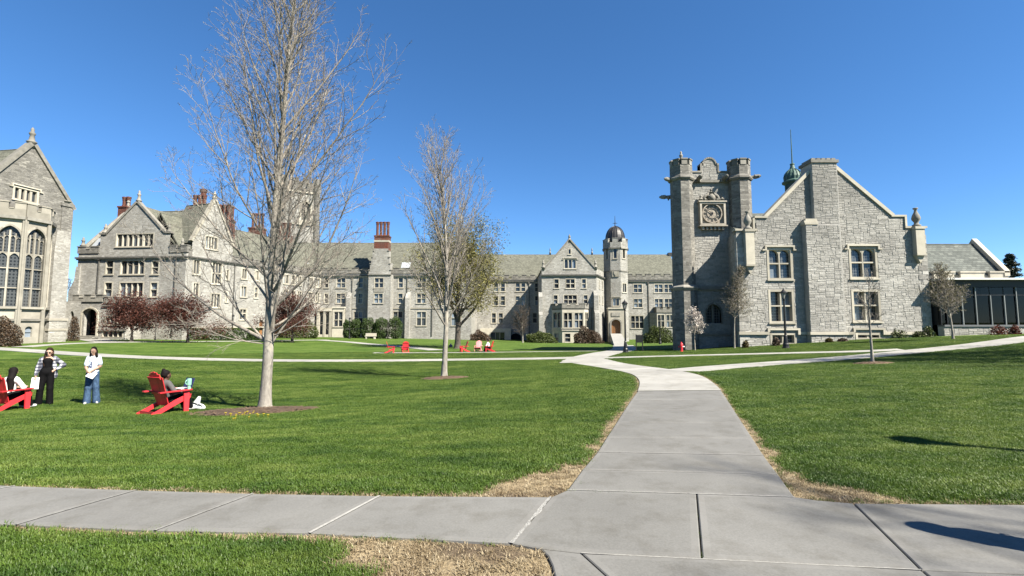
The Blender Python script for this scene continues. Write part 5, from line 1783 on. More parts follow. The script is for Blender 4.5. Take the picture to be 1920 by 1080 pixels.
# ------------------------------------------------------------------ far range, left part
RF = Frame(0, 95, 0)
rg = Thing('long_range', 'long three storey stone range with stepped chimney gable and battlements behind the clipped shrubs', 'building', (ex, 95, -1))
rl, rr_x = ex, RF.hit(884, 560)[0]
zc0 = RF.hit(650, 518)[1]; zp0 = RF.hit(650, 503)[1]
holes = []
k2 = dict(jamb=.17, mull=.14, rec=.28)
for x0, x1, nl in ((607.5, 617, 1), (630, 649, 2), (671.5, 682, 1), (746, 757, 1), (781, 800, 2), (822, 832, 1), (850, 868, 2)):
    holes.append(W(rg, RF, (x0, 520, x1, 540), nl, (.5,), **k2))
    holes.append(W(rg, RF, (x0 - .7, 549, x1 - .7, 569), nl, (.5,), **k2))
for x0, x1 in ((662, 681), (736, 756), (780, 800), (845, 865)):
    holes.append(W(rg, RF, (x0, 583, x1, 611), 2, (.55,), **k2))
mb = MB(); wall(mb, RF, [(rl, -2.2), (rr_x, -2.2), (rr_x, zp0 - .5), (rl, zp0 - .5)], holes, 0, .4)
mb.add([(rr_x, 95, -2.2), (rr_x, 112, -2.2), (rr_x, 112, zp0 - .5), (rr_x, 95, zp0 - .5)], [(0, 1, 2, 3)])
mb.add([(rr_x, 95.3, zp0 - .8), (rr_x, 107, zp0 - .8), (rr_x, 101, RF.hit(700, 455, -6)[1] - .05)], [(0, 1, 2)])
rg.part('wall', mb, 'ashlar')
mb = MB(); crenel(mb, RF, rl, rr_x, zp0 - 1.1, zp0 + .1, -.4, .12, 1.2, .9, .55); rg.part('parapet', mb, 'ashlar_dark')
mb = MB(); mb.box(RF, rl, rr_x, zc0, zc0 + .22, -.1, .3); rg.part('cornice', mb, 'trim_dark')
mb = MB(); mb.box(RF, rl, rr_x, zc0 - .2, zc0 - .002, -.1, .14); mb.box(RF, rl, rr_x, RF.hit(650, 579)[1], RF.hit(650, 577)[1], -.1, .12); rg.part('string_course', mb, 'trim')
zrr0 = RF.hit(700, 455, -6)[1]
mb = MB()
mb.slab([(rl - 8, 95.3, zp0 - .8), (rr_x, 95.3, zp0 - .8), (rr_x, 101, zrr0), (rl - 8, 101, zrr0)], .2)
mb.slab([(rr_x, 107, zp0 - .8), (rl - 8, 107, zp0 - .8), (rl - 8, 101, zrr0), (rr_x, 101, zrr0)], .2)
rg.part('roof', mb, 'slate')
# bay window and porch at the left end
BF = RF.shift(0, 1.6)
b0, b1 = BF.hit(623, 600)[0], BF.hit(645, 600)[0]
hb = [W(rg, BF, (624.5, 583, 644, 613), 2, (.45,), jamb=.2, mull=.16, rec=.25)]
mb = MB(); wall(mb, BF, [(b0, -2.2), (b1, -2.2), (b1, BF.hit(630, 578)[1]), (b0, BF.hit(630, 578)[1])], hb, 0, .3)
mb.add(rq(BF, [(b1, -2.2, 0), (b1, -2.2, -1.6), (b1, BF.hit(630, 578)[1], -1.6), (b1, BF.hit(630, 578)[1], 0)]), [(0, 1, 2, 3)])
mb.add(rq(BF, [(b0, -2.2, 0), (b0, -2.2, -1.6), (b0, BF.hit(630, 578)[1], -1.6), (b0, BF.hit(630, 578)[1], 0)]), [(3, 2, 1, 0)])
mb.box(BF, b0 - .1, b1 + .1, BF.hit(630, 578)[1], BF.hit(630, 575)[1], -1.6, .15)
rg.part('bay', mb, 'trim')
mb = MB(); c0_, c1_ = BF.hit(594, 600)[0], BF.hit(622, 600)[0]; zt_ = BF.hit(600, 579)[1]
mb.box(BF, c0_, c1_, zt_ - .5, zt_, -1.6, .2); mb.box(BF, c0_, c0_ + .5, -2.2, zt_ - .5, -.4, .1); mb.box(BF, c1_ - .5, c1_, -2.2, zt_ - .5, -.4, .1); mb.box(BF, (c0_ + c1_) / 2 - .2, (c0_ + c1_) / 2 + .2, -2.2, zt_ - .5, -.4, .1)
mb.box(BF, c0_ + .5, c1_ - .5, -2.2, -.2, -.4, .05)
rg.part('porch', mb, 'trim')
# buttresses
mb = MB()
for x in (652, 762):
    a, b = RF.hit(x, 560)[0], RF.hit(x + 8, 560)[0]; zt = RF.hit(x, 548)[1]
    mb = MB(); mb.box(RF, a, b, -2.2, zt - 1.2, 0, 1.1); mb.hexa(rq(RF, [(a, zt - 1.2, 1.1), (b, zt - 1.2, 1.1), (b, zt - 1.2, 0), (a, zt - 1.2, 0), (a, zt - 1.1, 1.0), (b, zt - 1.1, 1.0), (b, zt, 0), (a, zt, 0)]))
    rg.part('buttress', mb, 'ashlar')
# stepped chimney gable
CF = RF.shift(0, 2.2)
c0, c1 = CF.hit(690, 560)[0], CF.hit(732, 560)[0]
zt = CF.hit(710, 466)[1]; zsh = CF.hit(710, 514)[1]
stp = [(c1, zsh + .3), (c1 - .0, zsh + .9)]
t0, t1 = CF.hit(701, 466)[0], CF.hit(728, 466)[0]
outl = [(c0, -2.2), (c1, -2.2), (c1, zsh)]
nst = 4
for i in range(nst):
    u = c1 + (t1 - c1) * (i + 1) / nst; z = zsh + (zt - zsh) * (i + .6) / nst
    outl += [(c1 + (t1 - c1) * i / nst, z), (u, z)]
outl += [(t1, zt), (t0, zt)]
for i in range(nst - 1, -1, -1):
    u = c0 + (t0 - c0) * (i + 1) / nst; z = zsh + (zt - zsh) * (i + .6) / nst
    outl += [(u, z), (c0 + (t0 - c0) * i / nst, z)]
outl += [(c0, zsh)]
ded = []
for p in outl:
    if not ded or math.dist(p, ded[-1]) > 1e-3:
        ded.append(p)
hb = [W(rg, CF, (701, 520, 720, 540), 2, (.5,), **k2), W(rg, CF, (700, 549, 719, 569), 2, (.5,), **k2)]
mb = MB(); wall(mb, CF, ded, hb, 0, .4)
mb.add(rq(CF, [(c0, -2.2, 0), (c0, -2.2, -2.2), (c0, zsh, -2.2), (c0, zsh, 0)]), [(3, 2, 1, 0)])
mb.add(rq(CF, [(c1, -2.2, 0), (c1, -2.2, -2.2), (c1, zsh, -2.2), (c1, zsh, 0)]), [(0, 1, 2, 3)])
mb.box(CF, c0 + .6, c1 - .6, zsh, zsh + (zt - zsh) * .5, -5, -.02); mb.box(CF, t0 + .05, t1 - .05, zsh, zt, -2.2, -.02)
rg.part('chimney_gable', mb, 'ashlar')
mb = MB()
for i in range(nst):
    for a, b in (((c1 + (t1 - c1) * i / nst), (c1 + (t1 - c1) * (i + 1) / nst)), ((c0 + (t0 - c0) * i / nst), (c0 + (t0 - c0) * (i + 1) / nst))):
        z = zsh + (zt - zsh) * (i + .6) / nst
        mb.box(CF, min(a, b) - .1, max(a, b) + .1, z, z + .15, -.5, .12)
mb.box(CF, c0 - .1, c1 + .1, zc0, zc0 + .2, -.1, .2)
mb.box(CF, CF.hit(701, 545)[0], CF.hit(720, 545)[0], CF.hit(710, 547.5)[1], CF.hit(710, 541.5)[1], -.1, .08)
rg.part('coping', mb, 'trim_grey')
chimney_stack(rg, CF, t0, t1, -1.9, -.1, zt - .3, CF.hit(710, 441)[1], CF.hit(710, 414)[1], 4, None, 1, True)
mb = MB(); u0, z0_ = RF.hit(760, 497, -1); mb.slab([RF.p(u0 - .9, zp0 + .2, -1), RF.p(u0 + .9, zp0 + .2, -1), RF.p(u0 + .9, zp0 + 1.5, -2), RF.p(u0 - .9, zp0 + 1.5, -2)], .25); rg.part('skylight', mb, 'skylight')

# ------------------------------------------------------------------ great square tower behind
BT = Thing('belfry_tower', 'tall square stone tower rising behind the long range with battlements and arched belfry opening', 'tower', (at(560, 600, 118).x, 118, -1))
bx = at(530, 400, 114).x
BFr = Frame(bx, 114, R(30))
wd = BFr.hit(594, 400)[0]
zb_, zs1, zs2 = BFr.hit(560, 334)[1], BFr.hit(560, 360)[1], BFr.hit(560, 420)[1]
ao = arch_poly(BFr.hit(565, 400)[0], BFr.hit(582, 400)[0], BFr.hit(570, 413)[1], BFr.hit(570, 392)[1], BFr.hit(570, 378)[1])
mb = MB(); wall(mb, BFr, [(0, -2), (wd, -2), (wd, zs1), (0, zs1)], [ao], 0, .8)
mb.add(rq(BFr, [(0, -2, 0), (0, -2, -wd), (0, zs1, -wd), (0, zs1, 0)]), [(3, 2, 1, 0)])
mb.add(rq(BFr, [(wd, -2, 0), (wd, -2, -wd), (wd, zs1, -wd), (wd, zs1, 0)]), [(0, 1, 2, 3)])
mb.add(rq(BFr, [(0, -2, -wd), (wd, -2, -wd), (wd, zs1, -wd), (0, zs1, -wd)]), [(3, 2, 1, 0)])
BT.part('wall', mb, 'ashlar')
mb = MB(); mb.box(BFr, -.15, wd + .15, zs1, zb_ - 1.0, -wd - .15, .15); 
crenel(mb, BFr, -.2, wd + .2, zb_ - 1.4, zb_, -.5, .2, 1.6, 1.0, .9)
BT.part('parapet', mb, 'ashlar_dark')
for i, (u, o) in enumerate(((0, 0), (wd, 0), (0, -wd), (wd, -wd))):
    q = BFr.p(u, 0, o); mb = MB(); mb.lathe(q[0], q[1], [(.7, -2), (.7, zs1), (.85, zs1 + .3), (.85, zb_ + .2)], 8, rot=R(30) + math.pi / 8); BT.part('turret', mb, 'ashlar_dark')
mb = MB(); mb.box(BFr, .9, wd - .9, zs1 - .1, zs1 + .3, -.2, .35); mb.box(BFr, .9, wd - .9, zs2 - .2, zs2 + .2, -.2, .3); BT.part('string_course', mb, 'trim')
mb = MB()
u0, u1 = ao[0][0], ao[1][0]
big = arch_poly(u0 - .5, u1 + .5, ao[0][1], BFr.hit(570, 392)[1], BFr.hit(570, 374)[1])
for i in range(1, len(ao)):
    mb.extrude(BFr, [ao[i], big[i], big[(i + 1) % len(ao)], ao[(i + 1) % len(ao)]], -.4, .15)
mb.box(BFr, (u0 + u1) / 2 - .15, (u0 + u1) / 2 + .15, ao[0][1], ao[0][1] + 3.4, -.6, -.2)
mb.box(BFr, u0 - .8, u1 + .8, ao[0][1] - .9, ao[0][1], -.1, .2)
wi = BT.part('belfry_opening', mb, 'trim')
mb = MB(); mb.add([BFr.p(u, z, -.7) for u, z in ao], [tuple(range(len(ao)))]); BT.part('louvre', mb, 'trim_dark', wi)
# ------------------------------------------------------------------ recessed range to the right of the big budding tree
F2 = Frame(0, 110, 0)
r2 = Thing('recessed_range', 'recessed stone range with slate roof and battlements either side of the domed turret', 'building', (5, 110, -1.5))
x0_, x1_ = F2.hit(880, 560)[0], F2.hit(1275, 560)[0]
zc2, zp2_ = F2.hit(1000, 528)[1], F2.hit(1000, 516)[1]
holes = []
k2 = dict(jamb=.17, mull=.14, rec=.28)
for a, b, nl in ((966, 976, 1), (976.6, 986, 1), (1002, 1012, 1), (925, 935, 1), (938, 948, 1)):
    holes.append(W(r2, F2, (a, 530, b, 547), nl, (.5,), **k2)); holes.append(W(r2, F2, (a, 554, b, 573), nl, (.5,), **k2)); holes.append(W(r2, F2, (a - 4, 586, b - 4, 606), nl, (.5,), **k2))
for a, b, nl in ((1187, 1205, 2), (1226, 1243.5, 2), (1244.5, 1262, 2)):
    holes.append(W(r2, F2, (a, 532, b, 549), nl, (.5,), **k2)); holes.append(W(r2, F2, (a + .5, 559, b + .5, 577), nl, (.5,), **k2))
holes.append(W(r2, F2, (1182, 591, 1208, 616), 3, (.5,), arch=True, **k2))
ar = arch_poly(F2.hit(957, 630)[0], F2.hit(977, 630)[0], -3, F2.hit(960, 632)[1], F2.hit(960, 625)[1])
mb = MB(); wall(mb, F2, [(x0_, -3), (x1_, -3), (x1_, zp2_ - .5), (x0_, zp2_ - .5)], holes + [ar], 0, .4)
r2.part('wall', mb, 'ashlar')
mb = MB(); mb.add([F2.p(u, z, -.38) for u, z in ar], [tuple(range(len(ar)))]); r2.part('archway', mb, 'dark')
ub = F2.hit(1020, 560)[0]; uc_ = F2.hit(1176, 560)[0]
crenels(r2, None, 'ashlar_dark', (F2, x0_, ub, zp2_ - 1.1, zp2_ + .1, -.4, .12, 1.2, .9, .5), (F2, uc_, x1_, zp2_ - 1.1, zp2_ + .35, -.4, .12, 1.2, .9, .55))
mb = MB(); mb.box(F2, x0_, x1_, zc2, zc2 + .2, -.1, .3); r2.part('cornice', mb, 'trim_dark')
mb = MB(); mb.box(F2, x0_, x1_, zc2 - .2, zc2 - .002, -.1, .14); r2.part('string_course', mb, 'trim')
zr2 = F2.hit(1000, 477, -6)[1]
mb = MB(); mb.slab([(x0_, 110.3, zp2_ - .8), (x1_, 110.3, zp2_ - .8), (x1_, 116, zr2), (x0_, 116, zr2)], .2); mb.slab([(x1_, 122, zp2_ - .8), (x0_, 122, zp2_ - .8), (x0_, 116, zr2), (x1_, 116, zr2)], .2)
r2.part('roof', mb, 'slate')
mb = MB(); a, z_ = F2.hit(1252, 474, -6); mb.box(Frame(0, 116), a, a + 3, zr2 - .5, zr2 + .4, -.5, .5); r2.part('roof_hatch', mb, 'lead')
mb = MB()
for px in (1031.5, 1110):
    p = at(px, 468, 116); finial(mb, p.x, p.y, zr2 - .1, p.z - zr2 + .6, .22, 6)
r2.part('finial', mb, 'trim_grey', smooth=True)
# oriel bay on the right
OF = F2.shift(0, 2.0)
a, b = OF.hit(1222, 600)[0], OF.hit(1275, 600)[0]
hb = [W(r2, OF, (1232, 589, 1247, 614), 2, (.5,), arch=True, **k2), W(r2, OF, (1248.5, 589, 1264, 614), 2, (.5,), arch=True, **k2)]
zt = OF.hit(1240, 586)[1]
mb = MB(); wall(mb, OF, [(a + 1.2, -3), (b, -3), (b, zt), (a + 1.2, zt)], hb, 0, .3)
mb.add(rq(OF, [(a + 1.2, -3, 0), (a, -3, -2), (a, zt, -2), (a + 1.2, zt, 0)]), [(3, 2, 1, 0)])
bay = r2.part('bay', mb, 'ashlar')
mb = MB(); crenel(mb, OF, a + 1.1, b, zt, zt + 1.3, -2, .15, 1.0, .7, .5); r2.part('parapet', mb, 'trim_grey', bay)
# low window band at the foot, left of the arch
LB = F2.shift(0, 3.0)
a, b = LB.hit(900, 630)[0], LB.hit(958, 630)[0]
hb = [W(r2, LB, (919, 622, 947, 638), 3, (), **k2)]
zt = LB.hit(930, 616)[1]
mb = MB(); wall(mb, LB, [(a, -3.5), (b, -3.5), (b, zt), (a, zt)], hb, 0, .3); mb.add(rq(LB, [(a, zt, 0), (b, zt, 0), (b, zt, -3), (a, zt, -3)]), [(0, 1, 2, 3)])
r2.part('terrace', mb, 'trim')

# ------------------------------------------------------------------ gabled block
GB = Frame(0, 95, 0)
gb = Thing('gabled_block', 'stone gabled block with a battlemented bay window left of the domed turret', 'building', (12, 95, -1.8))
a, b = GB.hit(1016, 580)[0], GB.hit(1119, 580)[0]
zc, ft_l, ft_r, apx = GB.hit(1060, 517)[1], GB.hit(1022, 504), GB.hit(1115, 503), GB.hit(1068, 450)
holes = [W(gb, GB, (1064.5, 466, 1071.5, 477), 1, (), jamb=.16, rec=.25), W(gb, GB, (1057, 485, 1081, 504), 3, (), arch=True, hood=True, jamb=.18, mull=.14, rec=.28)]
for y0, y1, xs in ((522, 541, ((1038, 1049, 1), (1060, 1079, 2), (1090, 1100, 1))), (552, 571, ((1037, 1047, 1), (1056, 1083, 3), (1093, 1103, 1)))):
    for p, q, nl in xs:
        holes.append(W(gb, GB, (p, y0, q, y1), nl, (.5,), **k2))
mb = MB(); wall(mb, GB, [(a, -3.5), (b, -3.5), (b, ft_r[1]), apx, (a, ft_l[1])], holes, 0, .4)
mb.add([(a, 95, -3.5), (a, 111, -3.5), (a, 111, ft_l[1]), (a, 95, ft_l[1])], [(3, 2, 1, 0)])
# angled right flank
c_ = (at(1137, 560, 104).x, 104.0)
AF = Frame(b, 95, math.atan2(104 - 95, c_[0] - b))
alen = math.hypot(104 - 95, c_[0] - b)
h2 = [window(gb, AF, (u, u + .9, z0, z0 + 1.9), 1, (.5,), **k2) for u in (2.2, 5.2) for z0 in (zc - 2.4, zc - 5.6)]
wall(mb, AF, [(0, -3.5), (alen, -3.5), (alen, ft_r[1]), (0, ft_r[1])], h2, 0, .4)
gb.part('wall', mb, 'ashlar')
mb = MB(); mb.box(GB, a - .3, b + .3, zc, zc + .25, -.1, .35); mb.box(AF, .3, alen, zc, zc + .25, -.1, .35); gb.part('cornice', mb, 'trim_dark')
mb = MB(); mb.box(GB, a - .2, b + .2, zc - .2, zc - .002, -.1, .15); mb.box(AF, .2, alen, zc - .2, zc - .002, -.1, .15); gb.part('string_course', mb, 'trim')
mb = MB(); coping(mb, GB, [ft_l, apx], 0, .3, -.5, .15); coping(mb, GB, [apx, ft_r], 0, .3, -.5, .15); gb.part('coping', mb, 'trim_grey')
for px, py, pt in ((1068, 452, 440), (1019, 505, 488), (1117, 504, 488)):
    u, z = GB.hit(px, py); mb = MB(); q = GB.p(u, 0, -.2); finial(mb, q[0], q[1], z - .2, GB.hit(px, pt)[1] - z + .3, .35, 8); gb.part('finial', mb, 'trim_grey', smooth=True)
mb = MB()
mb.slab([(a - .2, 95.3, ft_l[1] - .3), (apx[0], 95.3, apx[1] - .2), (apx[0], 113, apx[1] - .2), (a - .2, 113, ft_l[1] - .3)], .2)
mb.slab([(apx[0], 95.3, apx[1] - .2), (b + .2, 95.3, ft_r[1] - .3), (b + .2, 113, ft_r[1] - .3), (apx[0], 113, apx[1] - .2)], .2)
gb.part('roof', mb, 'slate')
# buttresses
for fr_, u0, u1, pt in ((GB, GB.hit(1010, 600)[0], GB.hit(1017, 600)[0], 548), (GB, GB.hit(1113, 600)[0], GB.hit(1121, 600)[0], 545)):
    z = fr_.hit(1010, pt)[1]; mb = MB()
    mb.box(fr_, u0, u1, -3.5, z - 4.6, -1, 1.6); mb.hexa(rq(fr_, [(u0, z - 4.6, 1.6), (u1, z - 4.6, 1.6), (u1, z - 4.6, -1), (u0, z - 4.6, -1), (u0, z - 4, .9), (u1, z - 4, .9), (u1, z - 4, -1), (u0, z - 4, -1)]))
    mb.box(fr_, u0, u1, z - 4, z - 1, -1, .9); mb.hexa(rq(fr_, [(u0, z - 1, .9), (u1, z - 1, .9), (u1, z - 1, -1), (u0, z - 1, -1), (u0, z, .1), (u1, z, .1), (u1, z, -1), (u0, z, -1)]))
    gb.part('buttress', mb, 'ashlar')
# bay
BY = GB.shift(0, 2.2)
c0, c1 = BY.hit(1054, 600)[0], BY.hit(1096, 600)[0]
zt, zw0, zw1 = BY.hit(1070, 581)[1], BY.hit(1070, 615)[1], BY.hit(1070, 584)[1]
hb = [W(gb, BY, (1056, 585, 1074, 615), 2, (.5,), arch=True, **k2), W(gb, BY, (1076, 585, 1094.5, 615), 2, (.5,), arch=True, **k2), W(gb, BY, (1058, 624, 1071, 642), 1, (.5,), **k2)]
mb = MB(); wall(mb, BY, [(c0, -3.5), (c1, -3.5), (c1, zt), (c0, zt)], hb, 0, .3)
la = GB.hit(1035, 600)[0]
sf = Frame(la, 95, math.atan2(-2.2, c0 - la)); sl = math.hypot(2.2, c0 - la)
h3 = [window(gb, sf, (.25, sl - .2, zw0, zw1), 2, (.5,), arch=True, **k2), window(gb, sf, (.5, sl - .9, BY.hit(1045, 641)[1], BY.hit(1045, 624)[1]), 1, (.5,), **k2)]
wall(mb, sf, [(0, -3.5), (sl, -3.5), (sl, zt), (0, zt)], h3, 0, .3)
ra = GB.hit(1104, 600)[0]
sr = Frame(c1, 92.8, math.atan2(2.2, ra - c1)); srl = math.hypot(2.2, ra - c1)
h4 = [window(gb, sr, (.2, srl - .25, zw0, zw1), 2, (.5,), arch=True, **k2)]
wall(mb, sr, [(0, -3.5), (srl, -3.5), (srl, zt), (0, zt)], h4, 0, .3)
bay = gb.part('bay', mb, 'trim')
mb = MB()
pl_ = [(la, 95), (c0, 92.8), (c1, 92.8), (ra, 95)]
mb.prism([(x, y) for x, y in pl_], zt, zt + .3)
crenel(mb, BY, c0, c1, zt + .3, zt + 1.35, -.3, .1, 1.1, .7, .5, 0); crenel(mb, sf, 0, sl, zt + .3, zt + 1.3, -.3, .1, 1.0, .7, .5); crenel(mb, sr, 0, srl, zt + .3, zt + 1.3, -.3, .1, 1.0, .7, .5)
gb.part('parapet', mb, 'trim_grey', bay)
mb = MB(); zz = BY.hit(1070, 619)[1]; mb.box(BY, c0 - .1, c1 + .1, zz - .15, zz + .1, -.1, .15); mb.box(sf, 0, sl, zz - .15, zz + .1, -.1, .15); mb.box(sr, 0, srl, zz - .15, zz + .1, -.1, .15); gb.part('sill_course', mb, 'trim', bay)

# ------------------------------------------------------------------ domed turret
TD = 103.0
tp = at(1154.5, 500, TD)
dt = Thing('domed_turret', 'octagonal stone turret with a dark ribbed dome above an arched oak door', 'tower', (tp.x, TD, -1))
rt = 2.75
zP0, zP1 = at(1154, 465, TD - 2.5).z, at(1154, 447, TD - 2.5).z
zS = at(1154, 508, TD - 2.5).z; zB = at(1154, 577, TD - 2.5).z
rot = math.pi / 8
holes_by = {}
mb = MB()
for k in range(8):
    an0 = -math.pi / 2 + (k - .5) * math.pi / 4 + R(-14); an1 = an0 + math.pi / 4
    p0_ = (tp.x + rt * math.cos(an0), TD + rt * math.sin(an0)); p1_ = (tp.x + rt * math.cos(an1), TD + rt * math.sin(an1))
    fr_ = Frame(p0_[0], p0_[1], math.atan2(p1_[1] - p0_[1], p1_[0] - p0_[0])); L = math.dist(p0_, p1_)
    hs = []
    if k in (0, 1, 7):
        hs.append(window(dt, fr_, (L / 2 - .5, L / 2 + .5, at(1150, 488, TD).z, at(1150, 467, TD).z), 1, (), jamb=.2, rec=.3))
    if k == 1:
        hs.append(window(dt, fr_, (L / 2 - .7, L / 2 + .7, at(1150, 550, TD).z, at(1150, 532, TD).z), 2, (), arch=True, jamb=.17, mull=.12))
    if k == 0:
        hs.append(window(dt, fr_, (L / 2 - .8, L / 2 + .8, at(1150, 575, TD).z, at(1150, 559, TD).z), 2, (), arch=True, hood=True, jamb=.17, mull=.12))
        m2 = MB(); m2.box(fr_, L / 2 - .75, L / 2 + .75, at(1150, 521, TD).z, at(1150, 510, TD).z, 0, .15); m2.extrude(fr_, [(L / 2 - .35, at(1150, 515, TD).z), (L / 2, at(1150, 519.5, TD).z), (L / 2 + .35, at(1150, 515, TD).z), (L / 2 + .35, at(1150, 511, TD).z), (L / 2 - .35, at(1150, 511, TD).z)], .15, .25)
        dt.part('shield', m2, 'trim')
    wall(mb, fr_, [(0, -3), (L, -3), (L, zP1 - .8), (0, zP1 - .8)], hs, 0, .35)
    m3 = MB(); m3.box(fr_, .05, L - .05, zP0 - .15, zP0 + .15, -.2, .28); m3.box(fr_, .05, L - .05, zS - .12, zS + .1, -.2, .15); dt.part('string_course', m3, 'trim_grey')
    m4 = MB(); m4.box(fr_, .0, L, zP0 + .15, zP1 - .8, -.3, .14); m4.box(fr_, L / 2 - .55, L / 2 + .55, zP1 - .8, zP1, -.3, .14); m4.box(fr_, L / 2 - .62, L / 2 + .62, zP1, zP1 + .12, -.35, .2); dt.part('battlement', m4, 'ashlar')
dt.part('wall', mb, 'ashlar')
zd0, zd1, zsp = at(1153, 450, TD).z, at(1153, 424.5, TD).z, at(1153, 405, TD).z
mb = MB(); h = zd1 - zd0; rr0 = 2.12
prof = [(rr0, zd0 - .6), (rr0, zd0)] + [(rr0 * math.cos(t), zd0 + h * math.sin(t)) for t in np.linspace(.12, 1.5, 9)]
mb.lathe(tp.x, TD, prof, 24)
for k in range(12):
    t = 2 * math.pi * k / 12
    mb.tube([(tp.x + (r + .03) * math.cos(t), TD + (r + .03) * math.sin(t), z) for r, z in prof[1:]], .07, 4)
dm = dt.part('dome', mb, 'lead')
mb = MB(); mb.tube([(tp.x, TD, zd1 - .1), (tp.x, TD, zd1 + .4), (tp.x, TD, zsp)], [.2, .09, .04], 6); mb.tube([(tp.x - .5, TD, zd1 + .7), (tp.x + .5, TD, zd1 + .7)], .05, 4); mb.tube([(tp.x, TD - .5, zd1 + .7), (tp.x, TD + .5, zd1 + .7)], .05, 4)
dt.part('weather_vane', mb, 'lead', dm)
# portal
PT = Frame(0, TD - 3.0, R(-4))
u0, u1 = PT.hit(1141, 600)[0], PT.hit(1173, 600)[0]
zfl = PT.hit(1154, 625.5)[1]
ar = arch_poly(PT.hit(1146.5, 610)[0], PT.hit(1163.5, 610)[0], zfl, PT.hit(1150, 606)[1], PT.hit(1150, 599)[1])
zt = PT.hit(1150, 579)[1]
mb = MB(); wall(mb, PT, [(u0, -3), (u1, -3), (u1, zt), (u0, zt)], [ar], 0, .7)
mb.add(rq(PT, [(u0, -3, 0), (u0, -3, -2), (u0, zt, -2), (u0, zt, 0)]), [(3, 2, 1, 0)]); mb.add(rq(PT, [(u1, -3, 0), (u1, -3, -2), (u1, zt, -2), (u1, zt, 0)]), [(0, 1, 2, 3)])
mb.box(PT, u0 - .1, u1 + .1, zt, zt + .25, -2, .2)
po = dt.part('portal', mb, 'trim')
mb = MB(); mb.add([PT.p(u, z, -.5) for u, z in ar], [tuple(range(len(ar)))])
um = (ar[0][0] + ar[1][0]) / 2
for i in range(5):
    u = ar[0][0] + (ar[1][0] - ar[0][0]) * (i + .5) / 5
    mb.box(PT, u - .14, u + .14, zfl + .1, zfl + 1.9, -.5, -.46)
do = dt.part('door', mb, 'oak', po)
mb = MB(); big = arch_poly(ar[0][0] - .3, ar[1][0] + .3, zfl, PT.hit(1150, 606)[1], PT.hit(1150, 596.5)[1])
for i in range(1, len(ar)):
    mb.extrude(PT, [ar[i], big[i], big[(i + 1) % len(ar)], ar[(i + 1) % len(ar)]], -.3, .15)
mb.box(PT, um - .9, um + .9, PT.hit(1150, 593)[1], PT.hit(1150, 586)[1], 0, .12)
dt.part('door_moulding', mb, 'trim_grey', po)
# ramp up to the door with low cheek walls
A0, A1 = PT.p(ar[0][0] - .2, 0, -.2), PT.p(ar[1][0] + .2, 0, -.2)
B0, B1 = ground(1152, 649), ground(1178, 649)
rp = MB()
rp.hexa([(B0.x, B0.y, B0.z - .5), (B1.x, B1.y, B1.z - .5), (A1[0], A1[1], zfl - 3), (A0[0], A0[1], zfl - 3), (B0.x, B0.y, B0.z + .03), (B1.x, B1.y, B1.z + .03), (A1[0], A1[1], zfl), (A0[0], A0[1], zfl)])
ro = rp.build('ramp', 'path_new'); tag(ro, kind='structure')

# ------------------------------------------------------------------ chapel on the far left
CH = Frame(-55.2, 58, R(81))
ch = Thing('chapel', 'tall stone chapel with steep gable and big traceried bay windows at the left edge', 'chapel', (-54.7, 58, -.5))
zg0 = -1.2
eu = -9.4
def ez(y, d):
    return EYE + (610 - y) * d / FPX
zeave, zapex = ez(388, 57), ez(264, 53.3)
zbc, zbp = ez(418, 54), ez(386, 54)
ua = -4.75
gw = CH.rect(15, 347, 62, 376)
hs = [window(ch, CH, (ua - 1.55, ua + 1.0, CH.hit(40, 376)[1], CH.hit(40, 350)[1]), 4, (), arch=True, jamb=.2, mull=.22, rec=.3, hood=True)]
mb = MB(); wall(mb, CH, [(eu, zg0), (0, zg0), (0, zeave), (ua, zapex), (eu, zeave)], hs, 0, .4)
mb.add(rq(CH, [(0, zg0, 0), (0, zg0, -24), (0, zeave, -24), (0, zeave, 0)]), [(0, 1, 2, 3)])
mb.add(rq(CH, [(eu, zg0, 0), (eu, zg0, -24), (eu, zeave, -24), (eu, zeave, 0)]), [(3, 2, 1, 0)])
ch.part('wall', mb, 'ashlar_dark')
mb = MB()
mb.slab(rq(CH, [(eu - .2, zeave - .3, -.3), (ua, zapex - .3, -.3), (ua, zapex - .3, -24), (eu - .2, zeave - .3, -24)]) , .2)
mb.slab(rq(CH, [(ua, zapex - .3, -.3), (.2, zeave - .3, -.3), (.2, zeave - .3, -24), (ua, zapex - .3, -24)]) , .2)
ch.part('roof', mb, 'slate')
mb = MB(); coping(mb, CH, [(eu, zeave), (ua, zapex)], 0, .4, -.6, .2); coping(mb, CH, [(ua, zapex), (0, zeave)], 0, .4, -.6, .2)
cp = ch.part('coping', mb, 'trim_grey')
mb = MB(); q = CH.p(ua, 0, -.2); finial(mb, q[0], q[1], zapex - .3, ez(230, 53.3) - zapex + .4, .36, 8); ch.part('finial', mb, 'trim_grey', cp, smooth=True)
# corner pier, pinnacle and buttress
mb = MB(); mb.box(CH, -1.25, 0, zg0, zeave + .3, -.8, .12); mb.box(CH, -1.4, .1, zeave + .3, zeave + .7, -.95, .22)
pi = ch.part('corner_pier', mb, 'ashlar_dark')
mb = MB(); q = CH.p(-.65, 0, -.2); finial(mb, q[0], q[1], zeave + .7, ez(364, 57.5) - zeave - .7, .42, 8); ch.part('pinnacle', mb, 'trim_grey', pi, smooth=True)
zb1, zb2, zb3 = ez(447, 57), ez(470, 57), ez(600, 57)
mb = MB()
mb.box(CH, -1.95, .0, zg0, zb3, -1, .42); mb.box(CH, -1.85, -.1, zb3, zb2, -1, .26)
mb.hexa(rq(CH, [(-1.85, zb2, .26), (-.1, zb2, .26), (-.1, zb2, 0), (-1.85, zb2, 0), (-1.6, zb1 + 1, .13), (-.1, zb1 + 1, .13), (-.1, zb1 + 1, 0), (-1.6, zb1 + 1, 0)]))
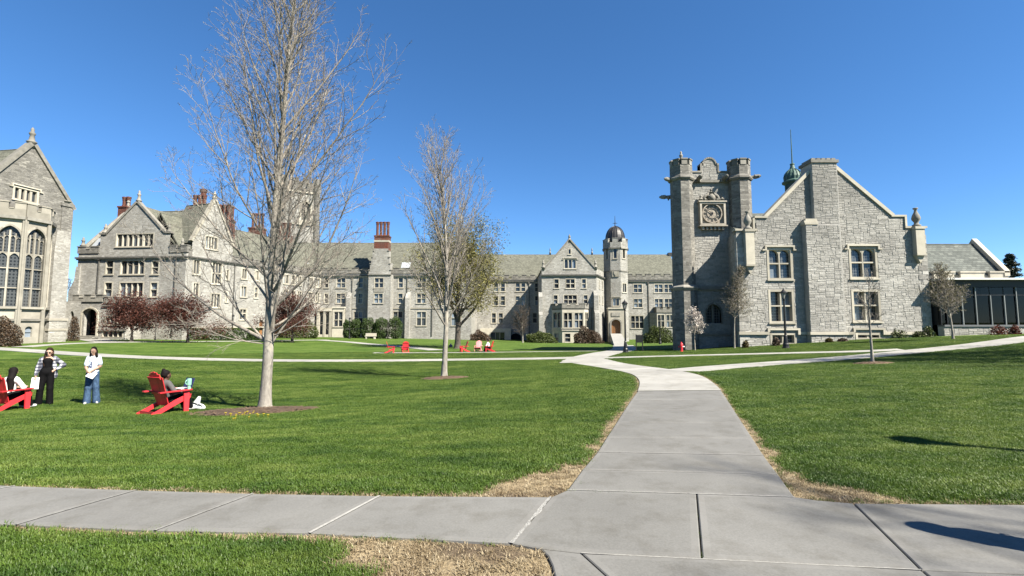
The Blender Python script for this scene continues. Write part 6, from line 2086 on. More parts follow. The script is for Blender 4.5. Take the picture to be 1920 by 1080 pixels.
bt = ch.part('buttress', mb, 'ashlar')
mb = MB(); mb.box(CH, -2.05, .08, zb3 - .1, zb3 + .2, -1, .5); mb.box(CH, -2.05, .08, ez(620, 57), ez(616, 57), -1, .5); ch.part('plinth', mb, 'trim_chapel', bt)
# half octagon bay
uE0, uE1, oB = -5.95, -3.65, 1.6
fE = CH.shift(uE0, oB); LE = uE1 - uE0
pA = CH.p(-7.55, 0, 0); fS = Frame(pA[0], pA[1], R(81) - math.pi / 4); LS = 1.6 * math.sqrt(2)
pC = CH.p(uE1, 0, oB); fN = Frame(pC[0], pC[1], R(81) + math.pi / 4)
zs0, zs1_, zt1 = ez(576, 53.5), ez(452, 53.5), ez(429, 53.5)
mbw = MB(); mbp = MB()
for fr_, L in ((fS, LS), (fE, LE), (fN, LS)):
    a, b = .22, L - .22
    op = arch_poly(a, b, zs0, zs1_, zt1, 8)
    low = []
    if fr_ is fE:
        low = [arch_poly(L / 2 - .35, L / 2 + .35, ez(632, 53), ez(617, 53), ez(612, 53), 5, False)]
    wall(mbw, fr_, [(0, zg0), (L, zg0), (L, zbc), (0, zbc)], [op] + low, 0, .35)
    mb = MB()
    big = arch_poly(a - .16, b + .16, zs0, zs1_, zt1 + .22, 8)
    for i in range(1, len(op)):
        if i != 0:
            mb.extrude(fr_, [op[i], big[i], big[(i + 1) % len(op)], op[(i + 1) % len(op)]], -.2, .1)
    mb.box(fr_, a - .2, b + .2, zs0 - .25, zs0, -.3, .3)
    mb.box(fr_, (a + b) / 2 - .075, (a + b) / 2 + .075, zs0, zt1 - .45, -.33, -.1)
    w4 = (b - a) / 4
    for u in (a + w4, b - w4):
        mb.box(fr_, u - .045, u + .045, ez(478, 53.5), zs1_ + .6, -.33, -.13)
    for y in (478, 506, 542):
        z = ez(y, 53.5); mb.box(fr_, a, (a + b) / 2 - .075, z - .06, z + .06, -.33, -.12); mb.box(fr_, (a + b) / 2 + .075, b, z - .06, z + .06, -.33, -.12)
    for k in range(2):
        l_, r_ = a + k * (b - a) / 2, a + (k + 1) * (b - a) / 2
        spandrel(mb, fr_, l_ + .05, r_ - .05, ez(490, 53.5), ez(478, 53.5) - .05, -.33, -.14, True)
        for j in range(2):
            m_ = (l_ + r_) / 2
            spandrel(mb, fr_, (l_, m_)[j] + .03, (m_, r_)[j] - .03, zs1_ - .1 - .25 * (j == k), zs1_ + .32 - .2 * (j == k), -.33, -.15, True)
    tw_ = ch.part('window', mb, 'trim_chapel')
    for k in range(2):
        l_, r_ = a + k * (b - a) / 2, a + (k + 1) * (b - a) / 2
        for y0, y1 in ((576, 542), (542, 506), (506, 478)):
            pm = MB(); pm.add([fr_.p(l_, ez(y0, 53.5), -.3), fr_.p(r_, ez(y0, 53.5), -.3), fr_.p(r_, ez(y1, 53.5), -.3), fr_.p(l_, ez(y1, 53.5), -.3)], [(0, 1, 2, 3)]); ch.part('pane', pm, 'glass_dots', tw_)
    pm = MB(); hd = [p for p in op if p[1] > ez(478, 53.5)]
    pm.add([fr_.p(b, ez(478, 53.5), -.3)] + [fr_.p(u, z, -.3) for u, z in hd] + [fr_.p(a, ez(478, 53.5), -.3)], [tuple(range(len(hd) + 2))]); ch.part('pane', pm, 'glass_dots', tw_)
    if low:
        pm = MB(); pm.add([fr_.p(u, z, -.25) for u, z in low[0]], [tuple(range(len(low[0])))]); pm.box(fr_, L / 2 - .35, L / 2 + .35, ez(623, 53), ez(622, 53), -.24, -.15); ch.part('basement_window', pm, 'glass')
ba = ch.part('bay', mbw, 'trim_chapel')
mb = MB()
for fr_, L in ((fS, LS), (fE, LE), (fN, LS)):
    mb.box(fr_, -.05, L + .05, zbc, zbc + .35, -.4, .35)
    mb.box(fr_, -.05, L + .05, ez(600, 53.5) - .12, ez(600, 53.5) + .12, -.2, .2)
ch.part('cornice', mb, 'trim_grey', ba)
mb = MB()
for fr_, L in ((fS, LS), (fE, LE), (fN, LS)):
    crenel(mb, fr_, 0, L, zbc + .35, zbp, -.35, .12, .62, .5, .8)
ch.part('parapet', mb, 'trim_chapel', ba)
mb = MB()
pl_ = [CH.p(-7.55, 0, 0)[:2], CH.p(uE0, 0, oB)[:2], CH.p(uE1, 0, oB)[:2], CH.p(-2.05, 0, 0)[:2]]
mb.prism(pl_, zbc + .3, zbc + .5)
ch.part('bay_roof', mb, 'lead', ba)
for fr_, L in ((fS, LS), (fE, LE)):
    for u in (0, L):
        mb = MB(); mb.box(fr_, u - .17, u + .17, zg0, zbc, -.2, .22); ch.part('pier', mb, 'trim_chapel', ba)
# low arched link between chapel and hall
LK = Frame(-57, 66, R(5))
ar = arch_poly(*[LK.hit(x, 610)[0] for x in (129, 137)], -1.2, LK.hit(130, 592)[1], LK.hit(130, 583)[1])
u0, u1 = LK.hit(112, 600)[0], LK.hit(150, 600)[0]
mb = MB(); wall(mb, LK, [(u0, -1.2), (u1, -1.2), (u1, LK.hit(130, 565)[1]), (u0, LK.hit(130, 565)[1])], [ar], 0, 1.5)
ch.part('link_wall', mb, 'ashlar')

# downpipes
for T_, fr_, x, y0, y1 in ((rg, RF, 661, 520, 630), (rg, RF, 764, 520, 630), (rg, RF, 811, 520, 630), (gb, GB, 1108.5, 580, 640), (r2, F2, 1215, 532, 640), (r2, F2, 992, 532, 640), (hall, HF, 331, 487, 630), (ew, EF, 440, 497, 630), (ew, EF, 520, 507, 628), (hall, HF, 187, 488, 550)):
    u, za = fr_.hit(x, y0); zb = fr_.hit(x, y1)[1]
    mb = MB(); mb.box(fr_, u - .07, u + .07, zb, za, .02, .16); mb.box(fr_, u - .18, u + .18, za, za + .35, .02, .26)
    T_.part('downpipe', mb, 'trim_dark')
# ------------------------------------------------------------------ trees and shrubs
MAT['twig'] = m_bark('maple_twig', (0.23, 0.20, 0.172), (0.43, 0.39, 0.34), 14.0)
MAT['twig_dark'] = m_bark('dark_twig', (0.075, 0.06, 0.05), (0.17, 0.14, 0.115), 14.0)
MAT['bud'] = m_leaf('pale_bud', (0.30, 0.28, 0.19), (0.46, 0.44, 0.32), trans=.2)
MAT['bud_green'] = m_leaf('spring_bud', (0.13, 0.12, 0.035), (0.30, 0.27, 0.10))
MAT['crab'] = m_leaf('crabapple_leaf', (0.075, 0.026, 0.018), (0.18, 0.062, 0.04))
MAT['crab_green'] = m_leaf('bronze_leaf', (0.09, 0.065, 0.015), (0.16, 0.12, 0.03))
MAT['yew'] = m_leaf('yew_leaf', (0.03, 0.06, 0.014), (0.09, 0.15, 0.03), trans=.1)
MAT['boxwood'] = m_leaf('box_leaf', (0.045, 0.07, 0.012), (0.13, 0.165, 0.035), trans=.1)
MAT['brown'] = m_leaf('brown_leaf', (0.055, 0.035, 0.022), (0.16, 0.105, 0.06), trans=.1)
MAT['petal'] = m_leaf('pale_petal', (0.72, 0.62, 0.56), (1.05, 0.97, 0.88))
MAT['needle'] = m_leaf('spruce_needle', (0.012, 0.025, 0.016), (0.04, 0.06, 0.035), trans=.05)
MAT['red_leaf'] = m_leaf('barberry_leaf', (0.10, 0.02, 0.015), (0.22, 0.06, 0.03))
MAT['yellow'] = m_leaf('yellow_bloom', (0.55, 0.42, 0.03), (0.75, 0.62, 0.06))

MAT['bud_olive'] = m_leaf('olive_leaf', (0.16, 0.155, 0.04), (0.38, 0.345, 0.10))

class Twigs:
    """collects branches as tapered tubes"""
    def __init__(s):
        s.v, s.f, s.n = [], [], 0
        s.tips = []
    def branch(s, pts, rad, k):
        pts = np.asarray(pts); m = len(pts)
        d = np.gradient(pts, axis=0); d /= np.linalg.norm(d, axis=1)[:, None] + 1e-9
        ref = np.array((1.0, .13, .05)) if abs(d[0][2]) > .75 else np.array((.1, .05, 1.0))
        e1 = np.cross(d, ref); e1 /= np.linalg.norm(e1, axis=1)[:, None] + 1e-9
        e2 = np.cross(d, e1)
        t = np.arange(k) * 2 * math.pi / k
        ring = pts[:, None] + np.asarray(rad)[:, None, None] * (np.cos(t)[None, :, None] * e1[:, None] + np.sin(t)[None, :, None] * e2[:, None])
        s.v.append(ring.reshape(-1, 3))
        i, j = np.meshgrid(np.arange(m - 1), np.arange(k), indexing='ij')
        a, b = i * k + j, i * k + (j + 1) % k
        s.f.append((np.stack([a, a + k, b + k, b], 2).reshape(-1, 4) + s.n))
        s.n += m * k
    def build(s, name, mat, parent, loc, smooth=True):
        if not s.v:
            return
        f = np.concatenate(s.f)
        return fast_mesh(name, np.concatenate(s.v), f, np.full(len(f), .5), mat, parent, loc, smooth)

def grow(rs, p, d, L, r, lev, P, out, tips):
    """one branch and everything it carries"""
    n = max(3, int(P['seg'][lev]))
    pts = [np.array(p, float)]; d = np.array(d, float); dirs = [d]
    for i in range(n):
        d = d + np.array((0, 0, 1.0)) * P['up'][lev] / n + rs.normal(0, P['wob'][lev], 3)
        d /= np.linalg.norm(d)
        pts.append(pts[-1] + d * L / n); dirs.append(d)
    rad = r * (1 - np.linspace(0, 1, n + 1) ** 1.1 * (1 - P['taper'][lev]))
    out[min(lev, 1)].branch(pts, np.maximum(rad, P['rmin']), P['sides'][lev])
    if lev + 1 >= len(P['n']):
        tips.append((pts[-1], d)); tips.append((pts[-2], d))
        return
    nc = P['n'][lev + 1]
    nc = max(1, int(nc * rs.uniform(.75, 1.25) * (L / P['len'][lev]) ** .6)) if lev else nc
    az = rs.uniform(0, 6.28)
    t0 = P['start'][lev]
    for k in range(nc):
        t = t0 + (1 - t0) * (k + rs.uniform(0, 1)) / nc
        x = t * n; i = min(int(x), n - 1); f = x - i
        q = pts[i] * (1 - f) + pts[i + 1] * f
        dd = dirs[i + 1]
        az += 2.4 + rs.uniform(-.5, .5)
        ref = np.array((1, 0, 0)) if abs(dd[2]) > .9 else np.array((0, 0, 1.0))
        e1 = np.cross(dd, ref); e1 /= np.linalg.norm(e1); e2 = np.cross(dd, e1)
        ang = P['ang'][lev + 1] * rs.uniform(.75, 1.25)
        if lev == 0:
            ang *= P.get('fan', lambda t: 1)(t) * rs.uniform(P.get('amin', .8), 1.15)
        cd = dd * math.cos(ang) + (e1 * math.cos(az) + e2 * math.sin(az)) * math.sin(ang)
        cl = P['len'][lev + 1] * rs.uniform(.7, 1.2)
        cl *= P['shape'](t) if lev == 0 else (1 - .55 * t) * (L / P['len'][lev]) ** .5
        cr = min(rad[i] * .72, P['rad'][lev + 1] * rs.uniform(.8, 1.2) * (cl / P['len'][lev + 1]) ** .7)
        grow(rs, q, cd, cl, max(cr, P['rmin']), lev + 1, P, out, tips)
    if lev == 0:
        for hgt, cd, cl, cr in P.get('extra', ()):
            q = pts[0] + (pts[2] - pts[0]) * hgt / max(pts[2][2] - pts[0][2], .1)
            cd = np.array(cd, float); cd /= np.linalg.norm(cd)
            grow(rs, q, cd, cl, cr, 1, P, out, tips)
    if lev:
        tips.append((pts[-1], d))

def leaf_mesh(rs, pts, size, per=1, spread=0.0, flat=0.0, aspect=.55):
    """small leaf faces round the given points"""
    pts = np.repeat(np.asarray(pts), per, 0)
    n = len(pts)
    pts = pts + rs.normal(0, spread, (n, 3)) if spread else pts
    a = rs.normal(0, 1, (n, 3)); a /= np.linalg.norm(a, axis=1)[:, None]
    b = np.cross(a, rs.normal(0, 1, (n, 3))); b /= np.linalg.norm(b, axis=1)[:, None]
    s = size * rs.uniform(.6, 1.3, (n, 1))
    a, b = a * s, b * s * aspect
    v = np.stack([pts - a, pts - b * .9, pts + a, pts + b * .9], 1).reshape(-1, 3)
    return v, np.arange(n * 4).reshape(-1, 4), rs.random(n)

def plant_root(name, label, cat, x, y, group=None):
    return Thing(name, label, cat, (x, y, zg(x, y) - .03), group)

def bare_tree(name, label, x, y, P, seed, bark='bark', twig='twig', bud=None, cat='tree', group=None, trunk_pts=None):
    T = plant_root(name, label, cat, x, y, group)
    rs = np.random.default_rng(seed)
    out = [Twigs(), Twigs()]; tips = []
    z = T.loc[2]
    grow(rs, (x, y, z), P.get('lean', (0, 0, 1)), P['len'][0], P['rad'][0], 0, P, out, tips)
    # root flare
    fl = Twigs()
    r0 = P['rad'][0]
    k = 14; t = np.arange(k) * 2 * math.pi / k
    rings = []
    for h, m in ((-.12, 1.75), (.02, 1.5), (.12, 1.25), (.3, 1.1), (.6, 1.02)):
        w = 1 + .22 * (m - 1) * np.sin(t * 5 + seed)
        rings.append(np.stack([x + r0 * m * w * np.cos(t), y + r0 * m * w * np.sin(t), np.full(k, z + h)], 1))
    V = np.concatenate(rings)
    i, j = np.meshgrid(np.arange(4), np.arange(k), indexing='ij')
    a, b = i * k + j, i * k + (j + 1) % k
    out[0].v.append(V); out[0].f.append(np.stack([a, b, b + k, a + k], 2).reshape(-1, 4) + out[0].n); out[0].n += len(V)
    out[0].build('trunk', bark, T.o, T.loc)
    c = out[1].build('crown', twig, T.o, T.loc)
    if bud:
        mat, size, per, spread = bud
        pts = np.array([q for q, _ in tips])
        fast_mesh('buds', *leaf_mesh(rs, pts, size, per, spread), mat, T.o, T.loc)['kind'] = 'stuff'
    return T

# the big maple: trunk straight to the top, long limbs sweeping up from low down
def big_shape(t):
    return (1.12 - .82 * t) * (0.8 + .45 * min(1, t * 3))
PM = dict(amin=.5, lean=(-.012, 0, 1), extra=[(2.6, (.85, 0, .6), 4.6, .046), (3.0, (.7, -.4, .7), 4.4, .044), (1.75, (-.95, .1, .42), 4.6, .05), (1.95, (.8, -.5, .25), 2.6, .028), (1.7, (-.7, -.5, .02), 1.9, .018), (2.1, (.75, .5, .45), 3.4, .036), (2.2, (-.3, .9, .5), 4.2, .045), (1.9, (.9, .1, .1), 2.2, .02)], len=[12.6, 4.7, 1.9, .8, .34], rad=[.136, .037, .015, .0075, .0044], n=[1, 54, 14, 8, 4], ang=[0, R(43), R(36), R(40), R(42)], up=[.03, .75, .35, .2, .1],
          wob=[.014, .05, .07, .09, .1], seg=[22, 12, 8, 4, 3], taper=[.12, .12, .2, .35, .6], sides=[14, 7, 4, 3, 3], start=[.115, .22, .1, .1], rmin=.0036, shape=big_shape, fan=lambda t: 1.12 - .5 * t)
b1 = ground(497, 766)
bare_tree('maple_tree', 'big bare grey barked maple with low sweeping limbs beside the red chair', b1.x, b1.y, PM, 21, bud=('bud', .013, 1, .01))
PM2 = dict(PM, extra=(), lean=(.03, 0, 1), len=[9.6, 4.5, 1.7, .75, .26], rad=[.125, .040, .016, .0078, .0055], n=[1, 40, 12, 7, 3], ang=[0, R(34), R(26), R(34), R(40)], up=[.02, .5, .3, .2, .1], rmin=.0052, start=[.2, .2, .1, .1],
           shape=lambda t: (1.1 - .75 * t) * (.7 + .5 * min(1, t * 3)), fan=lambda t: 1.1 - .45 * t)
b2 = ground(833, 708)
bare_tree('maple_tree', 'slender bare maple with upright branches standing midway across the lawn', b2.x, b2.y, PM2, 5, bud=('bud', .014, 1, .01))
# thin sapling before the gabled front
PS = dict(PM, extra=(), lean=(0, 0, 1), len=[3.4, 1.15, .5, .25], rad=[.052, .017, .009, .0065], n=[1, 17, 8, 5], ang=[0, R(55), R(40), R(40)], up=[0, .35, .2, .1], wob=[.03, .07, .09, .1], seg=[12, 7, 5, 3], taper=[.15, .2, .3, .5], sides=[8, 4, 3, 3], start=[.36, .2, .1], rmin=.006,
          shape=lambda t: 1.2 - .8 * t, fan=lambda t: 1.1 - .4 * t)
b3 = ground(1636, 682)
bare_tree('sapling', 'thin bare sapling in a mulch ring in front of the gabled building', b3.x, b3.y, PS, 8)
# young budding trees by the walls
PY = dict(PM, extra=(), lean=(0, 0, 1), len=[4.6, 2.2, .85, .35], rad=[.062, .022, .010, .006], n=[1, 44, 13, 7], ang=[0, R(52), R(42), R(42)], up=[0, .4, .2, .1], wob=[.02, .05, .08, .1], seg=[14, 8, 5, 3], taper=[.15, .15, .3, .5], sides=[8, 4, 3, 3], start=[.27, .15, .1], rmin=.0085,
          shape=lambda t: (1.15 - 1.0 * t), fan=lambda t: 1.2 - .5 * t)
q = ground(1787, 636)
bare_tree('young_tree', 'young tree with yellow green buds in front of the glass pavilion', q.x, q.y, PY, 31, bud=('bud_green', .036, 1, .05))
qx = at(1375, 654, 36.2); 
PY2 = dict(PY, len=[6.0, 2.0, .8, .35], n=[1, 58, 13, 7], start=[.34, .15, .1], shape=lambda t: 1.2 - 1.0 * t, fan=lambda t: 1.25 - .7 * t)
bare_tree('young_tree', 'young cone shaped tree in bud in front of the clock tower', qx.x, 36.0, PY2, 33, bud=('bud_green', .03, 1, .05))
# magnolia in bloom
PG = dict(PY, len=[2.6, 1.15, .5, .25], rad=[.05, .02, .01, .006], n=[1, 20, 9, 5], start=[.42, .2, .1], ang=[0, R(55), R(40), R(40)], up=[0, .45, .3, .2], shape=lambda t: 1.25 - .6 * t)
mg = at(1303, 655, 36.5)
bare_tree('magnolia', 'small magnolia covered in pale pink blossom in front of the clock tower', mg.x, 36.5, PG, 41, 'bark', 'twig', bud=('petal', .062, 2, .07))
# large old tree coming into leaf behind the slender maple
PB = dict(PM, extra=(), len=[10.0, 7.8, 3.4, 1.3, .5], rad=[.34, .14, .05, .02, .011], n=[1, 22, 11, 8, 4], ang=[0, R(62), R(46), R(44), R(42)], up=[0, .55, .2, .0, -.1], wob=[.05, .08, .1, .12, .12], start=[.2, .2, .15, .1], rmin=.011,
          taper=[.2, .12, .2, .35, .6], shape=lambda t: 1.05 - .35 * t, fan=lambda t: 1.2 - .75 * t)
q = at(858, 640, 52)
bare_tree('spreading_tree', 'large dark trunked spreading tree coming into olive leaf beyond the red chairs', q.x, 52, PB, 12, 'bark_dark', 'twig_dark', bud=('bud_olive', .09, 6, .5))
# small grey tree before the gabled block
PK = dict(PY, len=[4.4, 3.0, 1.3, .5], rad=[.13, .05, .02, .012], n=[1, 20, 12, 8], ang=[0, R(58), R(45), R(45)], rmin=.016, start=[.25, .15, .1], shape=lambda t: 1.1 - .3 * t)
q = at(980, 644, 84)
bare_tree('ornamental_tree', 'small bare grey ornamental tree in front of the recessed range', q.x, 84, PK, 17, 'bark', 'twig_dark')
# crab apples with dark red leaf
PC = dict(PY, len=[2.7, 3.7, 1.6, .6], rad=[.17, .07, .03, .014], n=[1, 16, 10, 8], ang=[0, R(74), R(48), R(45)], up=[0, .3, .08, 0], rmin=.012, start=[.38, .15, .1], shape=lambda t: 1.12 - .25 * t, wob=[.06, .1, .12, .12], fan=lambda t: 1.1 - .5 * t)
def crab(px, py, d, s, seed, label, green=0.0):
    p = at(px, py, d)
    P = dict(PC, len=[l * s for l in PC['len']])
    T = bare_tree('crabapple_tree', label, p.x, d, P, seed, 'bark_dark', 'twig_dark', bud=('crab', .095, 10, .45), group='crab apple trees before the hall')
    return T
crab(247, 636, 60, 1.06, 51, 'dark red leaved crab apple nearest the arched porch of the gabled hall')
crab(352, 637, 60, 1.08, 52, 'dark red leaved crab apple next to the long hedge by the hall corner')
crab(548, 634, 66, 1.2, 54, 'dark red leaved crab apple partly behind the big maple trunk')

def shrub(name, label, x, y, rx, ry, h, mat, seed, n=2600, size=.07, group=None, stems=True, shape='mound', z=None):
    """leaf-covered bush: leaves through an uneven volume, woody stems inside"""
    T = plant_root(name, label, 'shrub' if name != 'hedge' else 'hedge', x, y, group)
    if z is not None:
        T.o.location.z = z; T.loc = (T.loc[0], T.loc[1], z)
    rs = np.random.default_rng(seed)
    d = rs.normal(0, 1, (n, 3)); d /= np.linalg.norm(d, axis=1)[:, None]
    d[:, 2] = np.abs(d[:, 2]) if shape == 'mound' else d[:, 2]
    lump = 1 + .10 * np.sin(d[:, 0] * 5 + seed) * np.cos(d[:, 1] * 4 + seed * 2) + .08 * np.sin(d[:, 2] * 7 + d[:, 0] * 6 + seed)
    r = (rs.random(n) ** .22)[:, None] * lump[:, None]
    if shape == 'box':
        q = rs.uniform(-1, 1, (n, 3)); ax = rs.integers(0, 3, n); sg = rs.choice((-1, 1), n)
        q[np.arange(n), ax] = sg * rs.uniform(.85, 1.04, n)
        p = q * np.array((rx, ry, h / 2)) + np.array((0, 0, h / 2))
    elif shape == 'mound':
        p = d * r * np.array((rx, ry, h)); p[:, 2] = np.maximum(p[:, 2], .05)
    else:
        e = np.sign(d) * np.abs(d) ** np.array((.8, .8, .7))
        p = e * r * np.array((rx, ry, h / 2)) + np.array((0, 0, h / 2))
    p += np.array(T.loc)
    v, f, var = leaf_mesh(rs, p, size)
    fast_mesh('foliage', v, f, var, mat, T.o, T.loc)
    if stems:
        tw = Twigs()
        for k in range(14):
            a = rs.uniform(0, 6.28); b = rs.uniform(.2, .85)
            e = np.array((math.cos(a) * rx * b, math.sin(a) * ry * b, h * rs.uniform(.6, .92)))
            tw.branch([np.array(T.loc) + e * t * np.array((t, t, 1)) + rs.normal(0, .03, 3) for t in (0, .35, .7, 1)], [.04, .03, .02, .01], 4)
        tw.build('stems', 'twig_dark', T.o, T.loc)
    return T
def shrub_px(name, label, x0, x1, y0, y1, d, mat, seed, **k):
    a, b = at(x0, y1, d), at(x1, y1, d)
    top = at((x0 + x1) / 2, y0, d).z
    cx = (a.x + b.x) / 2
    zz = zg(cx, d) - .03
    rx = (b.x - a.x) / 2
    return shrub(name, label, cx, d, rx, k.pop('ry', min(rx, 2.0)), top - zz, mat, seed, **k)
# clipped yews along the long range
for i, (x0, x1, y0) in enumerate(((643, 660, 600), (657, 677, 598), (677, 700, 596), (699, 712, 603), (702, 728, 596), (729, 754, 594))):
    shrub_px('clipped_yew', ('slim clipped yew at the left end of the row before the long range', 'broad clipped yew second from the left before the long range', 'domed clipped yew left of the stepped chimney gable', 'small clipped yew squeezed between two larger domes',
             'domed clipped yew below the stepped chimney gable', 'rightmost domed clipped yew of the row before the long range')[i], x0, x1, y0, 631, 90, 'yew', 60 + i, n=5200, size=.1, shape='dome', group='clipped yews before the long range')
# rounded bushes before the gabled block
shrub_px('bush', 'low green bush left of the bay window of the gabled block', 984, 1046, 622, 644, 86, 'boxwood', 71, n=7000, size=.12)
shrub_px('bush', 'tall dark rhododendron bush below the bay window of the gabled block', 1072, 1131, 614, 645, 86, 'brown', 72, n=7000, size=.12)
shrub_px('bush', 'rounded olive green bush right of the arched oak door', 1206, 1264, 611, 646, 80, 'boxwood', 73, n=8000, size=.11)
shrub_px('hedge', 'long clipped hedge along the foot of the residence wing', 352, 478, 616, 636, 70, 'yew', 74, n=14000, size=.12, shape='box', ry=1.0, stems=False)
shrub_px('bush', 'loose green bush behind the big maple trunk', 498, 600, 598, 633, 84, 'boxwood', 75, n=8000, size=.13)
shrub_px('bush', 'brown leaved bush at the foot of the chapel bay', -20, 30, 598, 641, 47, 'brown', 76, n=6000, size=.09)
shrub_px('bush', 'small brown bush against the link wall beside the chapel', 128, 146, 592, 640, 60, 'brown', 77, n=2000, size=.08)
shrub_px('bush', 'brown twiggy shrub left of the low window band', 880, 920, 620, 643, 92, 'brown', 78, n=3500, size=.13)
# low plants along the gabled building
for i, (x0, x1, y0, y1, mat, lab) in enumerate(((1448, 1462, 632, 648, 'brown', 'brown dry plant below the left basement window of the gabled building'), (1392, 1404, 638, 650, 'crab_green', 'small yellow brown plant at the left corner of the gabled building'),
        (1548, 1562, 634, 648, 'crab_green', 'yellow green plant at the foot of the chimney breast'), (1572, 1590, 634, 647, 'brown', 'brown plant just right of the chimney breast'), (1672, 1700, 617, 638, 'boxwood', 'leafy green plant right of the basement window slots'),
        (1713, 1735, 620, 636, 'boxwood', 'left of two green plants at the right corner of the gabled building'), (1731, 1752, 611, 634, 'boxwood', 'right of two green plants at the right corner of the gabled building'), (1860, 1886, 609, 627, 'red_leaf', 'reddish plant below the pavilion glass'),
        (1893, 1912, 611, 625, 'red_leaf', 'smaller reddish plant below the pavilion glass at the right edge'))):
    shrub_px('garden_plant', lab, x0, x1, y0, y1, 35.4 if x0 < 1850 else 34.6, mat, 80 + i, n=420, size=.07, group='plants along the wall')
# conifer far right, bare tree far left
def conifer(label, px, py_top, d, base_z, seed):
    p = at(px, py_top, d)
    T = Thing('spruce_tree', label, 'tree', (p.x, d, base_z))
    rs = np.random.default_rng(seed)
    H = p.z - base_z
    tw = Twigs(); tw.branch([(p.x, d, base_z), (p.x + .1, d, base_z + H * .5), (p.x, d, base_z + H)], [.35, .2, .03], 8); tw.build('trunk', 'bark_dark', T.o, T.loc)
    br = Twigs(); lp = []
    for k in range(230):
        t = rs.uniform(.12, .98); z = base_z + H * t; L = (1 - t) * 3.0 * rs.uniform(.45, 1.3) + .25; a = rs.uniform(0, 6.28)
        pts = [np.array((p.x + math.cos(a) * L * s, d + math.sin(a) * L * s, z - .35 * L * s + .3 * L * s * s)) for s in np.linspace(0, 1, 6)]
        br.branch(pts, [.05, .04, .03, .025, .02, .01], 3)
        for s in rs.uniform(.15, 1, 70):
            i = min(int(s * 5), 4); f = s * 5 - i; lp.append(pts[i] * (1 - f) + pts[i + 1] * f + rs.normal(0, .09, 3))
    br.build('crown', 'twig_dark', T.o, T.loc)
    v, f, var = leaf_mesh(rs, np.array(lp), .15, aspect=.3)
    fast_mesh('needles', v, f, var, 'needle', T.o, T.loc)['kind'] = 'stuff'
conifer('dark spruce rising behind the glass pavilion', 1892, 474, 62, 1.0, 91)
PF_ = dict(PK, len=[8, 5, 2.2, .9], n=[1, 16, 9, 6], rmin=.02, rad=[.2, .07, .03, .02])
p = at(128, 640, 82)
bare_tree('distant_tree', 'bare tree glimpsed in the gap between chapel and gabled hall', p.x - 1.5, 84, PF_, 95, 'bark_dark', 'twig_dark')
# trees of the lawn behind the viewer, whose shade falls across the path
PH = dict(PM, extra=(), amin=.8, len=[11, 5.0, 2.2, .9], n=[1, 22, 9, 6], rad=[.2, .07, .03, .012], ang=[0, R(50), R(40), R(40)], up=[.05, .5, .3, .18], wob=[.03, .05, .07, .09], seg=[14, 8, 5, 3], taper=[.15, .15, .25, .4], sides=[8, 5, 3, 3], start=[.25, .2, .1], rmin=.008)
PH2 = dict(PH, len=[19, 8.0, 3.4, 1.3], rad=[.33, .11, .045, .02], rmin=.012)
bare_tree('maple_tree', 'tall bare maple standing behind the viewer to the right of the path', 19.2, -7.5, PH2, 101)
bare_tree('maple_tree', 'maple right of the lawn, outside the view, budded thickly for its shade', 23.6, 13.2, PH, 102, bud=('bud_green', .08, 7, .3))  # buds enlarged and multiplied to darken the shade on the lawn
bare_tree('maple_tree', 'farther maple right of the lawn, outside the view, budded thickly for its shade', 28, 16.2, PH, 103, bud=('bud_green', .08, 7, .3))  # same thickened buds, for a denser cast shade
